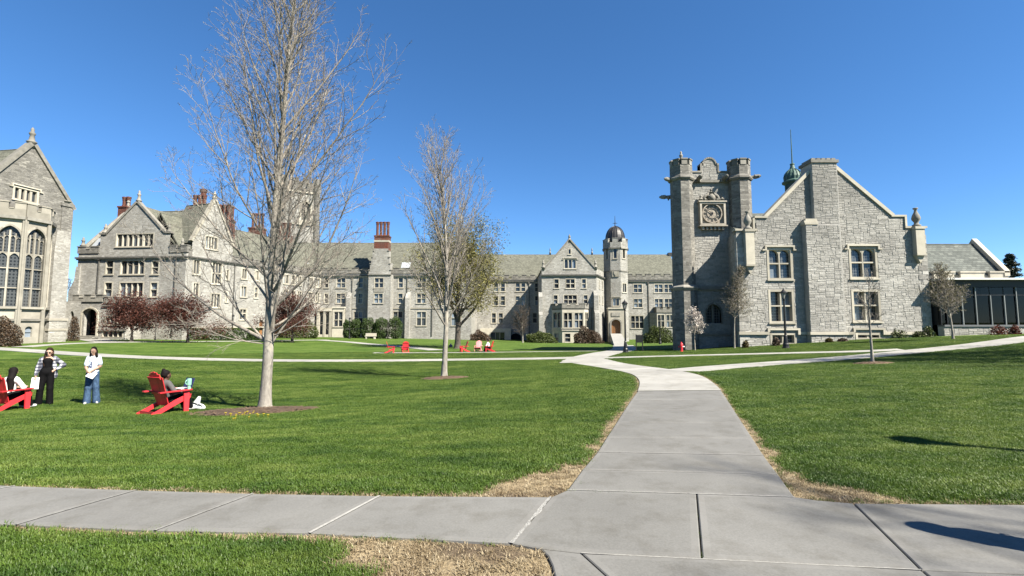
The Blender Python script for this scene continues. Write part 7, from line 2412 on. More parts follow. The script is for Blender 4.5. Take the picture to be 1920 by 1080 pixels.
# ------------------------------------------------------------------ Adirondack chairs
def make_chair():
    """faces +X, origin on the ground below the seat"""
    T = Thing('adirondack_chair', 'x', 'chair', (0, 0, 0), 'red adirondack chairs on the lawn')
    def part(name, f):
        mb = MB(); f(mb); return T.part(name, mb, 'red')
    W2 = .29
    # side rails run from the front of the seat down to the rear feet
    for s in (-1, 1):
        pl = [(-.52, 0), (-.36, 0), (.30, .30), (.44, .34), (.47, .40), (.28, .42), (.05, .33), (-.22, .18), (-.52, .045)]
        def rail(mb, s=s):
            y0, y1 = s * W2 - .017, s * W2 + .017
            n = len(pl)
            mb.add([(x, y0, z) for x, z in pl] + [(x, y1, z) for x, z in pl], [tuple(range(n)), tuple(range(2 * n - 1, n - 1, -1))] + [(i, i + n, (i + 1) % n + n, (i + 1) % n) for i in range(n)])
        part('side_rail', rail)
        part('front_leg', lambda mb, s=s: mb.hexa([(.28, s * (W2 + .018) - .018 + .018 * s, 0), (.40, s * (W2 + .018) - .018 + .018 * s, 0), (.40, s * (W2 + .018) + .018 + .018 * s, 0), (.28, s * (W2 + .018) + .018 + .018 * s, 0),
                                                   (.26, s * (W2 + .018) - .018 + .018 * s, .56), (.40, s * (W2 + .018) - .018 + .018 * s, .56), (.40, s * (W2 + .018) + .018 + .018 * s, .56), (.26, s * (W2 + .018) + .018 + .018 * s, .56)]))
        def arm(mb, s=s):
            yo = s * (W2 + .05)
            pts = [(-.36, yo - .05), (.30, yo - .075), (.44, yo - .06), (.47, yo), (.44, yo + .06), (.30, yo + .075), (-.36, yo + .05)]
            mb.prism(pts, .56, .588)
        part('arm', arm)
    for k in range(6):                                        # seat slats
        x = .44 - k * .095
        z = .415 - k * .036 + (.012 if k == 0 else 0)
        part('seat_slat', lambda mb, x=x, z=z: mb.bar((x, -W2 - .01, z), (x, W2 + .01, z), .085, .022, up=(-.36, 0, 1)))
    lean = np.array((-.30, 0, .95)); lean /= np.linalg.norm(lean)
    for k in range(7):                                        # fan back
        f = (k - 3) / 3
        L = .94 - .15 * f * f
        p0 = np.array((-.05, f * .20, .20)); p1 = p0 + lean * L + np.array((0, f * .075, 0))
        side = np.cross(lean, (0, 1, 0))
        part('back_slat', lambda mb, p0=p0, p1=p1: mb.bar(p0, p1, .02, .083, up=(0, 1, 0)))
    for h, w in ((.36, .29), (.78, .27)):
        p = np.array((-.05, 0, .20)) + lean * h - np.array((.026, 0, .01))
        part('back_rail', lambda mb, p=p, w=w: mb.bar(p - np.array((0, w, 0)), p + np.array((0, w, 0)), .055, .024, up=(.93, 0, .36)))
    part('rear_stretcher', lambda mb: mb.bar((-.44, -W2, .07), (-.44, W2, .07), .02, .07))
    return T
chair0 = make_chair()
CHAIRS = [  # pixel of the ground under the seat, turn in degrees (0 = faces right), label
    (309, 774, 66, 'red adirondack chair with a seated person and laptop next to the big maple'),
    (6, 770, 84, 'red adirondack chair cut by the left edge, seen from behind'),
    (731, 662, 14, 'red adirondack chair at the left of the far pair, facing right'),
    (760, 661, 110, 'red adirondack chair at the right of the far pair, facing away'),
    (871, 660, 200, 'red adirondack chair facing left just beyond the slender maple'),
    (897, 659, 262, 'sun bleached pink adirondack chair between the two red ones'),
    (919, 660, 170, 'red adirondack chair with a bent over person right of the pink one')]
chair_at = []
MAT['pink'] = m_plain('bleached_red_plastic', (1.1, 0.45, 0.44), 0.5, 0.1, 4.0)
for i, (px, py, rz, lab) in enumerate(CHAIRS):
    p = ground(px, py)
    o = chair0.o if i == 0 else copy_tree(chair0.o)
    o.location = (p.x, p.y, p.z + .005); o.rotation_euler = (0, 0, R(rz)); o['label'] = lab; o.scale = (.94,) * 3
    chair_at.append((p, R(rz)))
    if i == 5:
        for c in o.children:
            c.data = c.data.copy(); c.data.materials[0] = MAT['pink']

# ------------------------------------------------------------------ lamp posts
MAT['lamp_glass'] = m_plain('frosted_lamp_glass', (0.55, 0.55, 0.52), 0.3, 0.1)
def make_lamp():
    T = Thing('lamp_post', 'x', 'lamp post', (0, 0, 0), 'black lamp posts along the paths')
    mb = MB(); mb.lathe(0, 0, [(.24, 0), (.24, .08), (.2, .12), (.19, .3), (.16, .36), (.12, .7), (.1, .8), (.12, .84), (.08, .92)], 12); T.part('base', mb, 'iron', smooth=False)
    mb = MB(); mb.lathe(0, 0, [(.075, .9), (.06, 3.0), (.055, 3.25), (.085, 3.28), (.085, 3.33), (.05, 3.37), (.05, 3.42)], 12); T.part('pole', mb, 'iron')
    mb = MB(); mb.lathe(0, 0, [(.1, 3.42), (.19, 3.82)], 6); T.part('lantern_glass', mb, 'lamp_glass')
    mb = MB()
    for k in range(6):
        a = k * math.pi / 3; mb.bar((.105 * math.cos(a), .105 * math.sin(a), 3.42), (.2 * math.cos(a), .2 * math.sin(a), 3.82), .02, .02)
    mb.lathe(0, 0, [(.12, 3.39), (.12, 3.425)], 6); T.part('lantern_frame', mb, 'iron')
    mb = MB(); mb.lathe(0, 0, [(.25, 3.81), (.25, 3.84), (.16, 3.93), (.09, 3.98), (.07, 4.04), (.03, 4.07), (.045, 4.11), (.01, 4.18)], 12); T.part('lantern_cap', mb, 'iron')
    return T
lamp0 = make_lamp()
LAMPS = [(1173, 659, 36.5, 1.0, 'black lamp post at the bend of the pale path'), (1474, 658, 32.4, 1.0, 'black lamp post in front of the gabled building'), (1238, 651, 62, .86, 'black lamp post beyond the clock tower beside the rounded bush'),
         (435, 642, 72, .95, 'black lamp post behind the big maple, before the hedge'), (291, 634, 66, .55, 'short black lamp post between the crab apples'), (655, 636, 86, .95, 'black lamp post before the clipped yews'),
         (None, (8.6, 4.3), None, 1.0, 'black lamp post outside the right edge whose shadow lies on the lawn')]
for i, (px, py, d, sc_, lab) in enumerate(LAMPS):
    o = lamp0.o if i == 0 else copy_tree(lamp0.o)
    if px is None:
        x, y = py
    else:
        x, y = at(px, py, d).x, d
    o.location = (x, y, zg(x, y) - .01); o.scale = (sc_,) * 3; o['label'] = lab

# ------------------------------------------------------------------ hydrant, sign board, bench, bag
q = at(1278, 657, 35.6)
hz = zg(q.x, 35.6)
hyd = Thing('fire_hydrant', 'red fire hydrant on the lawn edge by the clock tower', 'hydrant', (q.x, 35.6, hz))
mb = MB(); mb.lathe(q.x, 35.6, [(.16, hz), (.16, hz + .05), (.11, hz + .07), (.11, hz + .5), (.145, hz + .52), (.145, hz + .57), (.12, hz + .6), (.12, hz + .66), (.09, hz + .74), (.04, hz + .78), (.04, hz + .84), (.01, hz + .85)], 12); hyd.part('barrel', mb, 'red')
for dx, dy in ((1, -.3), (-1, .3), (-.3, -1)):
    mb = MB(); L = math.hypot(dx, dy); mb.tube([(q.x, 35.6, hz + .42), (q.x + dx / L * .2, 35.6 + dy / L * .2, hz + .42), (q.x + dx / L * .2, 35.6 + dy / L * .2, hz + .42), (q.x + dx / L * .25, 35.6 + dy / L * .25, hz + .42)], [.05, .05, .075, .07], 8); hyd.part('outlet_cap', mb, 'white' if dx == 1 else 'red')
hyd.o.scale = (.86,) * 3
sg = at(1199, 655, 40); sz_ = zg(sg.x, 40)
sb = Thing('notice_board', 'dark two post notice board beside the pale path', 'sign', (sg.x, 40, sz_))
for dx in (-.27, .27):
    mb = MB(); mb.box(Frame(sg.x + dx, 40), -.035, .035, sz_ - .1, sz_ + 1.45, -.035, .035); sb.part('post', mb, 'iron')
mb = MB(); mb.box(Frame(sg.x, 40), -.24, .24, sz_ + .75, sz_ + 1.4, -.02, .02); sb.part('board', mb, 'iron')
bp = at(695, 630, 87); bz = zg(bp.x, 87)
be = Thing('stone_bench', 'pale stone bench between the clipped yews', 'bench', (bp.x, 87, bz))
mb = MB(); mb.box(Frame(bp.x, 87), -1.0, 1.0, bz + .45, bz + .6, -.3, .3); be.part('seat', mb, 'trim')
mb = MB(); mb.box(Frame(bp.x, 87), -1.0, 1.0, bz + .6, bz + 1.05, -.3, -.2); be.part('backrest', mb, 'trim')
for s in (-.75, .75):
    mb = MB(); mb.box(Frame(bp.x + s, 87), -.12, .12, bz - .1, bz + .45, -.25, .25); be.part('leg', mb, 'trim')
# dandelions by the mulch
dm = bpy.data.meshes.new('dandelion')
m0 = MB(); m0.lathe(0, 0, [(.004, 0), (.004, .045), (.022, .055), (.03, .066), (.018, .075)], 7)
d0 = m0.build('dandelion', 'yellow')
tag(d0, 'yellow dandelion flower at the front edge of the big mulch ring', 'flower', 'dandelions beside the mulch')
for k in range(26):
    px, py = random.choice(((random.uniform(415, 480), random.uniform(776, 786)), (random.uniform(400, 560), random.uniform(779, 791)), (random.uniform(440, 485), random.uniform(778, 784))))
    p = ground(px, py)
    o = d0 if k == 0 else d0.copy()
    if k:
        COL.objects.link(o)
    o.location = (p.x, p.y, p.z + .02); o.scale = (random.uniform(.6, 1.0),) * 3

# ------------------------------------------------------------------ people
def surface(caps, res=.013, k=.03):
    """smooth union of tapered capsules as one closed surface (surface nets)"""
    A = np.array([c[0] for c in caps], float); B = np.array([c[1] for c in caps], float)
    ra = np.array([c[2] for c in caps]); rb = np.array([c[3] for c in caps])
    lo = np.minimum(A, B).min(0) - max(ra.max(), rb.max()) - 3 * res
    hi = np.maximum(A, B).max(0) + max(ra.max(), rb.max()) + 3 * res
    n = np.ceil((hi - lo) / res).astype(int) + 1
    D = np.full(n, .3)
    for i, c in enumerate(caps):
        kk = c[4] if len(c) > 4 else k
        m = max(ra[i], rb[i]) + kk + 2.5 * res
        a = np.maximum(((np.minimum(A[i], B[i]) - m - lo) / res).astype(int), 0)
        b = np.minimum(((np.maximum(A[i], B[i]) + m - lo) / res).astype(int) + 2, n)
        g = np.stack(np.meshgrid(*[lo[j] + np.arange(a[j], b[j]) * res for j in range(3)], indexing='ij'), 3)
        ab = B[i] - A[i]
        t = np.clip(((g - A[i]) @ ab) / (ab @ ab + 1e-12), 0, 1)
        d = np.linalg.norm(g - A[i] - t[..., None] * ab, axis=3) - (ra[i] + (rb[i] - ra[i]) * t)
        s = tuple(slice(a[j], b[j]) for j in range(3))
        e = D[s]
        h = np.clip(.5 + .5 * (e - d) / kk, 0, 1)
        D[s] = e * (1 - h) + d * h - kk * h * (1 - h)
    S = D < 0
    cs = tuple(x - 1 for x in n)
    acc = np.zeros(cs + (3,)); cnt = np.zeros(cs)
    corner = [(0, 0, 0), (1, 0, 0), (0, 1, 0), (1, 1, 0), (0, 0, 1), (1, 0, 1), (0, 1, 1), (1, 1, 1)]
    sl = lambda c: tuple(slice(c[j], c[j] + cs[j]) for j in range(3))
    for p in range(8):
        for ax in range(3):
            if corner[p][ax]:
                continue
            q = list(corner[p]); q[ax] = 1
            d0_, d1_ = D[sl(corner[p])], D[sl(q)]
            x = (d0_ < 0) != (d1_ < 0)
            t = np.where(x, d0_ / np.where(np.abs(d0_ - d1_) < 1e-12, 1, d0_ - d1_), 0)
            for j in range(3):
                acc[..., j] += np.where(x, corner[p][j] + (t if j == ax else 0), 0)
            cnt += x
    act = cnt > 0
    idx = -np.ones(cs, int); idx[act] = np.arange(act.sum())
    ijk = np.stack(np.nonzero(act), 1)
    V = lo + (ijk + acc[act] / cnt[act][:, None]) * res
    F = []
    for ax in range(3):
        o1, o2 = [j for j in range(3) if j != ax]
        a = [slice(1, -1)] * 3; b = [slice(1, -1)] * 3
        a[ax] = slice(0, -1); b[ax] = slice(1, None)
        e0, e1 = S[tuple(a)], S[tuple(b)]
        for sgn in (0, 1):
            i = np.stack(np.nonzero((e0 != e1) & (e0 == bool(sgn))), 1)
            if not len(i):
                continue
            i[:, o1] += 1; i[:, o2] += 1
            def cell(d1, d2):
                j = i.copy(); j[:, o1] -= d1; j[:, o2] -= d2
                return idx[j[:, 0], j[:, 1], j[:, 2]]
            q = np.stack([cell(0, 0), cell(1, 0), cell(1, 1), cell(0, 1)], 1)
            if (sgn == 1) != (ax == 1):
                q = q[:, ::-1]
            F.append(q)
    return V, np.concatenate(F)

def hand(w, d, side, s=1.0):
    """palm and five bent fingers leaving wrist w in direction d; side: across the palm"""
    w, d, side = (np.asarray(x, float) for x in (w, d, side))
    d /= np.linalg.norm(d); side = side - d * (side @ d); side /= np.linalg.norm(side)
    nrm = np.cross(d, side)
    out = [(w, w + d * .085 * s, .024, .030)]
    for i, L in enumerate((.068, .08, .074, .058)):
        b = w + d * .085 * s + side * (-.03 + .02 * i) * s
        m = b + (d * .55 + nrm * .25) * L * s
        e = m + (d * .3 + nrm * .5) * L * s
        out += [(b - d * .02, m, .0095, .009, .006), (m, e, .009, .0075, .006)]
    b = w + d * .03 * s - side * .026 * s
    m = b + (d * .5 - side * .6) * .05 * s; e = m + (d * .9 - side * .1) * .04 * s
    return out + [(b, m, .012, .0105, .008), (m, e, .0105, .009, .006)]

def put(T, name, caps, mat, res=.013, k=.03, parent=None):
    V, F = surface(caps, res, k)
    c, s = math.cos(T.rz), math.sin(T.rz)
    V = V * T.scale
    V[:, 0] *= getattr(T, 'slim', 1.0)
    V = np.stack([V[:, 0] * c - V[:, 1] * s, V[:, 0] * s + V[:, 1] * c, V[:, 2]], 1) + np.array(T.loc)
    return fast_mesh(name, V, F, np.full(len(F), .5), mat, parent or T.o, T.loc, True)

MAT['skin'] = m_plain('skin', (0.68, 0.41, 0.29), 0.5, 0.06, 20.0)
MAT['skin_dark'] = m_plain('dark_skin', (0.13, 0.065, 0.04), 0.5, 0.06, 20.0)
MAT['hair_brown'] = m_plain('brown_hair', (0.035, 0.02, 0.014), 0.75, 0.4, 60.0, spec=0.08)
MAT['hair_black'] = m_plain('black_hair', (0.014, 0.011, 0.011), 0.75, 0.4, 60.0, spec=0.08)
MAT['black_cloth'] = m_plain('black_cloth', (0.008, 0.008, 0.009), 0.85, 0.3, 30.0, spec=0.08)
MAT['jeans'] = m_plain('blue_jeans', (0.085, 0.15, 0.26), 0.85, 0.35, 18.0, spec=0.08, bmp=.02)
MAT['pale_shirt'] = m_plain('pale_blue_shirt', (1.02, 1.14, 1.24), 0.85, 0.1, 12.0, bmp=.02)
MAT['white_cloth'] = m_plain('white_cloth', (1.25, 1.25, 1.2), 0.85, 0.1, 14.0, bmp=.02)
MAT['grey_cloth'] = m_plain('grey_cloth', (0.15, 0.15, 0.15), 0.85, 0.2, 14.0, spec=0.08)
MAT['yellow_cloth'] = m_plain('yellow_cloth', (0.62, 0.48, 0.14), 0.85, 0.2, 14.0)
MAT['shoe'] = m_plain('pale_shoe', (0.9, 0.9, 0.86), 0.6, 0.2)
MAT['navy'] = m_plain('navy_print', (0.02, 0.03, 0.14), 0.8, 0.1)
MAT['paper'] = m_plain('paper', (1.5, 1.5, 1.5), 0.7, 0.03)
MAT['mint'] = m_plain('mint_enamel', (0.5, 1.05, 0.78), 0.35, 0.1)
MAT['bag'] = m_plain('pale_grey_canvas', (0.85, 0.9, 0.9), 0.8, 0.1, 10.0)
def m_plaid():
    m, nt, b = M_new('plaid_flannel')
    tc = nt.nodes.new('ShaderNodeTexCoord').outputs['Object']
    w = []
    for ax in ('X', 'Z'):
        n = nt.nodes.new('ShaderNodeTexWave'); n.wave_type = 'BANDS'; n.bands_direction = ax
        n.inputs['Scale'].default_value = 3.4; n.inputs['Distortion'].default_value = 1.2
        nt.links.new(tc, n.inputs['Vector'])
        r = ramp(nt, [(.42, (0, 0, 0)), (.56, (1, 1, 1))]); nt.links.new(n.outputs['Fac'], r.inputs['Fac'])
        w.append(r.outputs['Color'])
    s = mixc(nt, .5, w[0], w[1])
    r = ramp(nt, [(.1, (.02, .024, .04)), (.5, (.09, .095, .12)), (.9, (.36, .36, .37))])
    nt.links.new(s, r.inputs['Fac']); nt.links.new(r.outputs['Color'], b.inputs['Base Color'])
    b.inputs['Roughness'].default_value = .9
    return m
MAT['plaid'] = m_plaid()

def person(label, loc, rz=0.0, scale=1.0):
    T = Thing('person', label, 'person', loc)
    T.rz, T.scale = rz, scale
    return T
def v(*a):
    return np.array(a, float)
def face(c, f, chin=.1, r=.088):
    """head round c looking along f: skull, jaw, nose, ears, brow, lips"""
    c, f = v(*c), v(*f); f /= np.linalg.norm(f)
    s = np.cross(f, (0, 0, 1)); s /= np.linalg.norm(s); u = np.cross(s, f)
    o = [(c + u * .03 - f * .015, c + u * .02 + f * .005, r, r * .96), (c - u * .01 + f * .02, c - u * .085 + f * .035, r * .8, .045), (c + f * .09 + u * .015, c + f * .108 - u * .022, .010, .015, .012),
         (c + f * .088 - u * .058 - s * .018, c + f * .088 - u * .058 + s * .018, .011, .011, .01)]
    for e in (-1, 1):
        o += [(c + s * e * .085 + u * .01, c + s * e * .088 - u * .03, .014, .012, .012), (c + f * .078 + s * e * .02 + u * .035, c + f * .07 + s * e * .045 + u * .033, .014, .012, .012)]
    return o, s, u, f
def eyes(T, c, f, glasses=False):
    c = v(*c); _, s, u, f = face(c, f)
    if glasses:
        put(T, 'sunglasses', [(c + f * .088 + u * .01 + s * .034 * e, c + f * .086 + u * .008 + s * .036 * e, .024, .024, .005) for e in (-1, 1)] + [(c + f * .1 + u * .014 - s * .05, c + f * .1 + u * .014 + s * .05, .007, .007)]
            + [(c + f * .08 + u * .014 + s * .085 * e, c - f * .0 + u * .014 + s * .095 * e, .006, .006) for e in (-1, 1)], 'iron', .006, .006)
    else:
        put(T, 'eyes', [(c + f * .083 + u * .012 + s * .03 * e, c + f * .083 + u * .012 + s * .036 * e, .011, .011, .004) for e in (-1, 1)], 'hair_black', .005, .004)
def leg_caps(hip, knee, ankle, toe, r=(.085, .06, .042)):
    hip, knee, ankle, toe = v(*hip), v(*knee), v(*ankle), v(*toe)
    return [(hip, knee, r[0], r[1]), (knee, knee + (ankle - knee) * .35, r[1], r[1] * .98), (knee + (ankle - knee) * .35, ankle, r[1] * .98, r[2]), (ankle - v(0, 0, .02), toe, .042, .03), (ankle, ankle + (ankle - toe) * .25 * v(1, 1, 0) - v(0, 0, .03), .04, .035)]
def arm_caps(sh, el, wr, r=(.048, .04, .027)):
    sh, el, wr = v(*sh), v(*el), v(*wr)
    return [(sh, el, r[0], r[1]), (el, el + (wr - el) * .3, r[1], r[1]), (el + (wr - el) * .3, wr, r[1], r[2])]

# woman in a plaid shirt, one hand on her hip, a white sheet in the other (x to the right of the picture, -y to the viewer)
p = ground(84, 759)
P1 = person('woman in dark sunglasses, open plaid shirt and black trousers holding a white sheet', p, R(38), 1.0); P1.slim = .84
hd = (.02, -.02, 1.53); fc, s_, u_, f_ = face(hd, (-.15, -1, -.05))
LSh, RSh = (-.165, .0, 1.335), (.175, .0, 1.345)
LE_, LW = (-.25, .0, 1.09), (-.27, -.08, .86); RE, RW = (.40, .06, 1.14), (.20, -.06, 1.02)
Lh, Rh = (-.09, 0, .88), (.09, 0, .88)
body = [((0, 0, 1.40), (.01, -.01, 1.47), .05, .048), ((-.05, 0, 1.32), (.06, 0, 1.32), .085, .085), ((0, 0, 1.28), (0, 0, 1.05), .115, .098), ((-.03, 0, 1.05), (.03, 0, 1.05), .095, .095), ((-.06, .0, .92), (.06, 0, .92), .115, .115), (LSh, (0, 0, 1.3), .05, .08), (RSh, (0, 0, 1.3), .05, .08)] + fc
body += arm_caps(LSh, LE_, LW) + arm_caps(RSh, RE, RW) + leg_caps(Lh, (-.14, -.02, .48), (-.17, .04, .08), (-.20, -.12, .035)) + leg_caps(Rh, (.10, -.02, .48), (.11, .03, .08), (.13, -.13, .035))
body += hand(LW, (-.05, -.15, -1), (0, 1, 0)) + hand(RW, (-.6, -.35, -.5), (.3, -.3, 1))
body = [tuple([v(*c[0]), v(*c[1])] + list(c[2:])) for c in body]
put(P1, 'body', body, 'skin', .011)
put(P1, 'trousers', [(v(-.06, 0, .95), v(.06, 0, .95), .138, .138), (v(*Lh), v(-.14, -.02, .48), .115, .09), (v(-.14, -.02, .48), v(-.17, .03, .06), .09, .10), (v(*Rh), v(.10, -.02, .48), .115, .09), (v(.10, -.02, .48), v(.11, .02, .06), .09, .10)], 'black_cloth')
put(P1, 'top', [(v(-.07, -.03, 1.3), v(-.1, 0, 1.385), .06, .03), (v(.07, -.03, 1.3), v(.1, 0, 1.385), .06, .03), (v(-.03, -.02, 1.28), v(.03, -.02, 1.28), .105, .105), (v(0, -.015, 1.26), v(0, -.01, 1.02), .122, .112), (v(-.05, -.01, 1.0), v(.05, -.01, 1.0), .125, .125), (v(-.05, -.01, .96), v(.05, -.01, .96), .135, .135)], 'black_cloth')
put(P1, 'plaid_shirt', [(v(*LSh), v(*LE_), .068, .062), (v(*LE_), v(-.268, -.07, .90), .06, .052), (v(*RSh), v(*RE), .07, .068), (v(*RE), v(.24, -.04, 1.035), .065, .05), (v(-.12, .045, 1.30), v(-.13, .05, .86), .075, .09), (v(.13, .045, 1.30), v(.17, .05, .84), .08, .10), (v(-.1, .08, 1.3), v(.12, .08, 1.3), .06, .06), (v(-.08, .09, 1.1), v(.1, .09, .95), .08, .09), (v(-.15, .02, 1.35), v(.16, .02, 1.36), .058, .058)], 'plaid')
h = v(*hd)
put(P1, 'hair', [(h + v(0, .025, .05), h + v(0, .04, .02), .1, .095), (h + v(-.075, .02, .02), v(-.09, -.04, 1.30), .04, .045), (v(-.09, -.04, 1.3), v(-.085, -.085, 1.14), .045, .03), (h + v(.08, .03, .02), v(.1, .04, 1.28), .035, .04), (h + v(0, .07, 0), v(0, .1, 1.2), .075, .06)], 'hair_brown', .011, .02)
eyes(P1, hd, (-.15, -1, -.05), True)
put(P1, 'shoe', [(v(-.17, .05, .045), v(-.205, -.13, .035), .05, .04)], 'black_cloth'); put(P1, 'shoe', [(v(.11, .04, .045), v(.135, -.14, .035), .05, .04)], 'black_cloth')
def sheet(T, name, label, cat, pts, mat='paper'):
    c, s = math.cos(T.rz), math.sin(T.rz)
    k_ = getattr(T, 'slim', 1.0)
    pts = [(x * k_, y, z) for x, y, z in pts]
    q = [np.array((x * c - y * s, x * s + y * c, z)) * 1 + np.array(T.loc) for x, y, z in pts]
    mb = MB(); mb.slab(q, .004)
    o = mb.build(name, mat, None, tuple(q[0]))
    return tag(o, label, cat)
sheet(P1, 'paper_sheet', 'white sheet of paper held low by the woman in the plaid shirt', 'paper', [(-.38, -.13, .50), (-.17, -.17, .49), (-.17, -.12, .82), (-.36, -.08, .82)])

# woman in a pale T-shirt with papers at her waist
p = ground(170, 757)
P2 = person('woman in wide blue jeans and pale T-shirt with navy print holding papers at her waist', p, R(36), 1.01); P2.slim = .74
hd = (-.02, -.02, 1.54); fc, s_, u_, f_ = face(hd, (-.55, -1, -.18))
LSh, RSh = (-.17, 0, 1.34), (.17, .0, 1.34)
LE_, LW = (-.22, -.03, 1.08), (-.13, -.20, .96); RE, RW = (.23, -.05, 1.10), (-.02, -.22, .98)
Lh, Rh = (-.09, 0, .88), (.09, 0, .88)
body = [((0, 0, 1.40), (-.01, -.01, 1.47), .05, .048), ((-.05, 0, 1.32), (.05, 0, 1.32), .085, .085), ((0, 0, 1.28), (0, 0, 1.05), .115, .1), ((-.06, .0, .92), (.06, 0, .92), .115, .115), (LSh, (0, 0, 1.3), .05, .08), (RSh, (0, 0, 1.3), .05, .08)] + fc
body += arm_caps(LSh, LE_, LW) + arm_caps(RSh, RE, RW) + leg_caps(Lh, (-.11, -.02, .48), (-.12, .03, .08), (-.16, -.12, .035)) + leg_caps(Rh, (.12, -.02, .48), (.16, .03, .08), (.20, -.12, .035))
body += hand(LW, (.5, -.3, -.3), (0, 0, 1)) + hand(RW, (-.8, -.2, -.15), (0, 0, 1))
put(P2, 'body', [tuple([v(*c[0]), v(*c[1])] + list(c[2:])) for c in body], 'skin', .011)
put(P2, 'jeans', [(v(-.06, 0, .95), v(.06, 0, .95), .13, .13), (v(*Lh), v(-.11, -.02, .48), .12, .105), (v(-.11, -.02, .48), v(-.125, .01, .06), .105, .125), (v(*Rh), v(.12, -.02, .48), .12, .105), (v(.12, -.02, .48), v(.165, .01, .06), .105, .125)], 'jeans')
put(P2, 't_shirt', [(v(-.05, 0, 1.30), v(.05, 0, 1.30), .115, .115), (v(0, 0, 1.28), v(0, -.01, .98), .135, .15), (v(-.06, 0, .94), v(.06, 0, .94), .135, .135), (v(*LSh), v(-.205, -.02, 1.17), .068, .08), (v(*RSh), v(.21, -.03, 1.18), .068, .08)], 'pale_shirt')
put(P2, 'anchor_print', [(v(-.04, -.138, 1.20), v(-.04, -.146, 1.08), .012, .012), (v(-.105, -.118, 1.12), v(-.04, -.146, 1.075), .014, .016), (v(.03, -.13, 1.12), v(-.04, -.146, 1.075), .014, .016), (v(-.08, -.128, 1.165), v(0, -.136, 1.165), .01, .01), (v(-.04, -.135, 1.215), v(-.04, -.135, 1.22), .02, .02)], 'navy', .006, .006)
h = v(*hd)
put(P2, 'hair', [(h + v(.005, .03, .045), h + v(.01, .04, .02), .1, .098), (h + v(-.08, .02, .02), v(-.1, -.03, 1.40), .035, .035), (h + v(.085, .01, .02), v(.09, -.06, 1.38), .042, .045), (h + v(.01, .07, 0), v(.02, .09, 1.36), .075, .06)], 'hair_black', .011, .02)
eyes(P2, hd, (-.55, -1, -.18))
put(P2, 'shoe', [(v(-.12, .03, .04), v(-.165, -.16, .035), .05, .04)], 'shoe'); put(P2, 'shoe', [(v(.16, .03, .04), v(.205, -.16, .035), .05, .04)], 'shoe')
sheet(P2, 'papers', 'white papers held at the waist of the woman in the pale T-shirt', 'paper', [(-.17, -.40, .86), (.05, -.35, .76), (.17, -.16, .92), (-.10, -.22, .93)])

def sitter(label, chair, hairm, topm, botm, skinm, head_f=(1, 0, -.1), arms='lap', dz=0.0, hair='short', lean=-.10, topname='top'):
    """seated in a chair, chair frame: faces +X"""
    cp, cr = chair
    T = person(label, (cp.x, cp.y, cp.z), cr, .95)
    hip = v(.09, 0, .40 + dz); ch_ = v(lean, 0, .80 + dz); nk = v(lean - .01, 0, .93 + dz); hd = v(lean + .02, 0, 1.06 + dz)
    fc, *_ = face(hd, head_f)
    b = [(hip + v(0, -.07, 0), hip + v(0, .07, 0), .115, .115), (hip, ch_, .11, .12), (ch_ + v(0, -.08, .03), ch_ + v(0, .08, .03), .09, .09), (nk, hd - v(0, 0, .06), .05, .048)] + fc
    sleeves = []
    legs = []
    for s in (-1, 1):
        sh = ch_ + v(0, s * .165, .05); el = v(.12 + lean, s * .24, .62 + dz); wr = v(.34, s * .10, .60 + dz) if arms == 'lap' else v(.30, s * .32, .63 + dz)
        b += [(sh, ch_, .05, .08)] + arm_caps(sh, el, wr) + hand(wr, (1, -s * .2, -.1), (0, 1, 0))
        kn, an = v(.46, s * .12, .50 + dz), v(.56, s * .13, .09)
        b += leg_caps(hip + v(.03, s * .08, 0), kn, an, an + v(.14, 0, -.05))
        sleeves += [(sh, el, .066, .06), (el, el + (wr - el) * .75, .058, .045)]
        legs += [(hip + v(.03, s * .08, 0), kn, .11, .085), (kn, an, .085, .07)]
    put(T, 'body', b, skinm, .012)
    put(T, topname, [(hip + v(0, 0, .06), ch_, .125, .138), (ch_ + v(0, -.08, .04), ch_ + v(0, .08, .04), .105, .105)] + sleeves, topm)
    put(T, 'trousers', [(hip + v(0, -.07, 0), hip + v(0, .07, 0), .13, .13)] + legs, botm)
    for s in (-1, 1):
        put(T, 'shoe', [(v(.55, s * .13, .05), v(.70, s * .13, .04), .05, .04)], 'shoe')
    f = v(*head_f); f /= np.linalg.norm(f)
    hc = [(hd - f * .03 + v(0, 0, .045), hd - f * .04 + v(0, 0, .02), .1, .095)]
    if hair == 'long':
        hc += [(hd - f * .06, nk - f * .10 - v(0, 0, .05), .08, .09), (nk - f * .10 - v(0, 0, .05), ch_ - f * .14 - v(0, 0, .22), .09, .06)]
    elif hair == 'bun':
        hc += [(hd - f * .07 + v(0, 0, .10), hd - f * .08 + v(0, 0, .13), .05, .04)]
    put(T, 'hair', hc, hairm, .011, .02)
    eyes(T, tuple(hd), head_f)
    return T
S1 = sitter('person in a dark grey top sitting in the red chair using a laptop', chair_at[0], 'hair_black', 'grey_cloth', 'black_cloth', 'skin_dark', (1, -.1, -.25), hair='bun', dz=-.09, lean=-.03)
S2 = sitter('girl with long black hair and white top sitting in the chair at the left edge', chair_at[1], 'hair_black', 'white_cloth', 'black_cloth', 'skin', (.8, .9, -.05), hair='long', lean=.15, dz=.0)
S3 = sitter('person in white leaning forward in the far red chair', chair_at[6], 'hair_black', 'white_cloth', 'black_cloth', 'skin', (1, 0, -.7), lean=.22)
def local(chair, x, y, z):
    cp, cr = chair
    return Vector((cp.x + x * math.cos(cr) - y * math.sin(cr), cp.y + x * math.sin(cr) + y * math.cos(cr), cp.z + z))
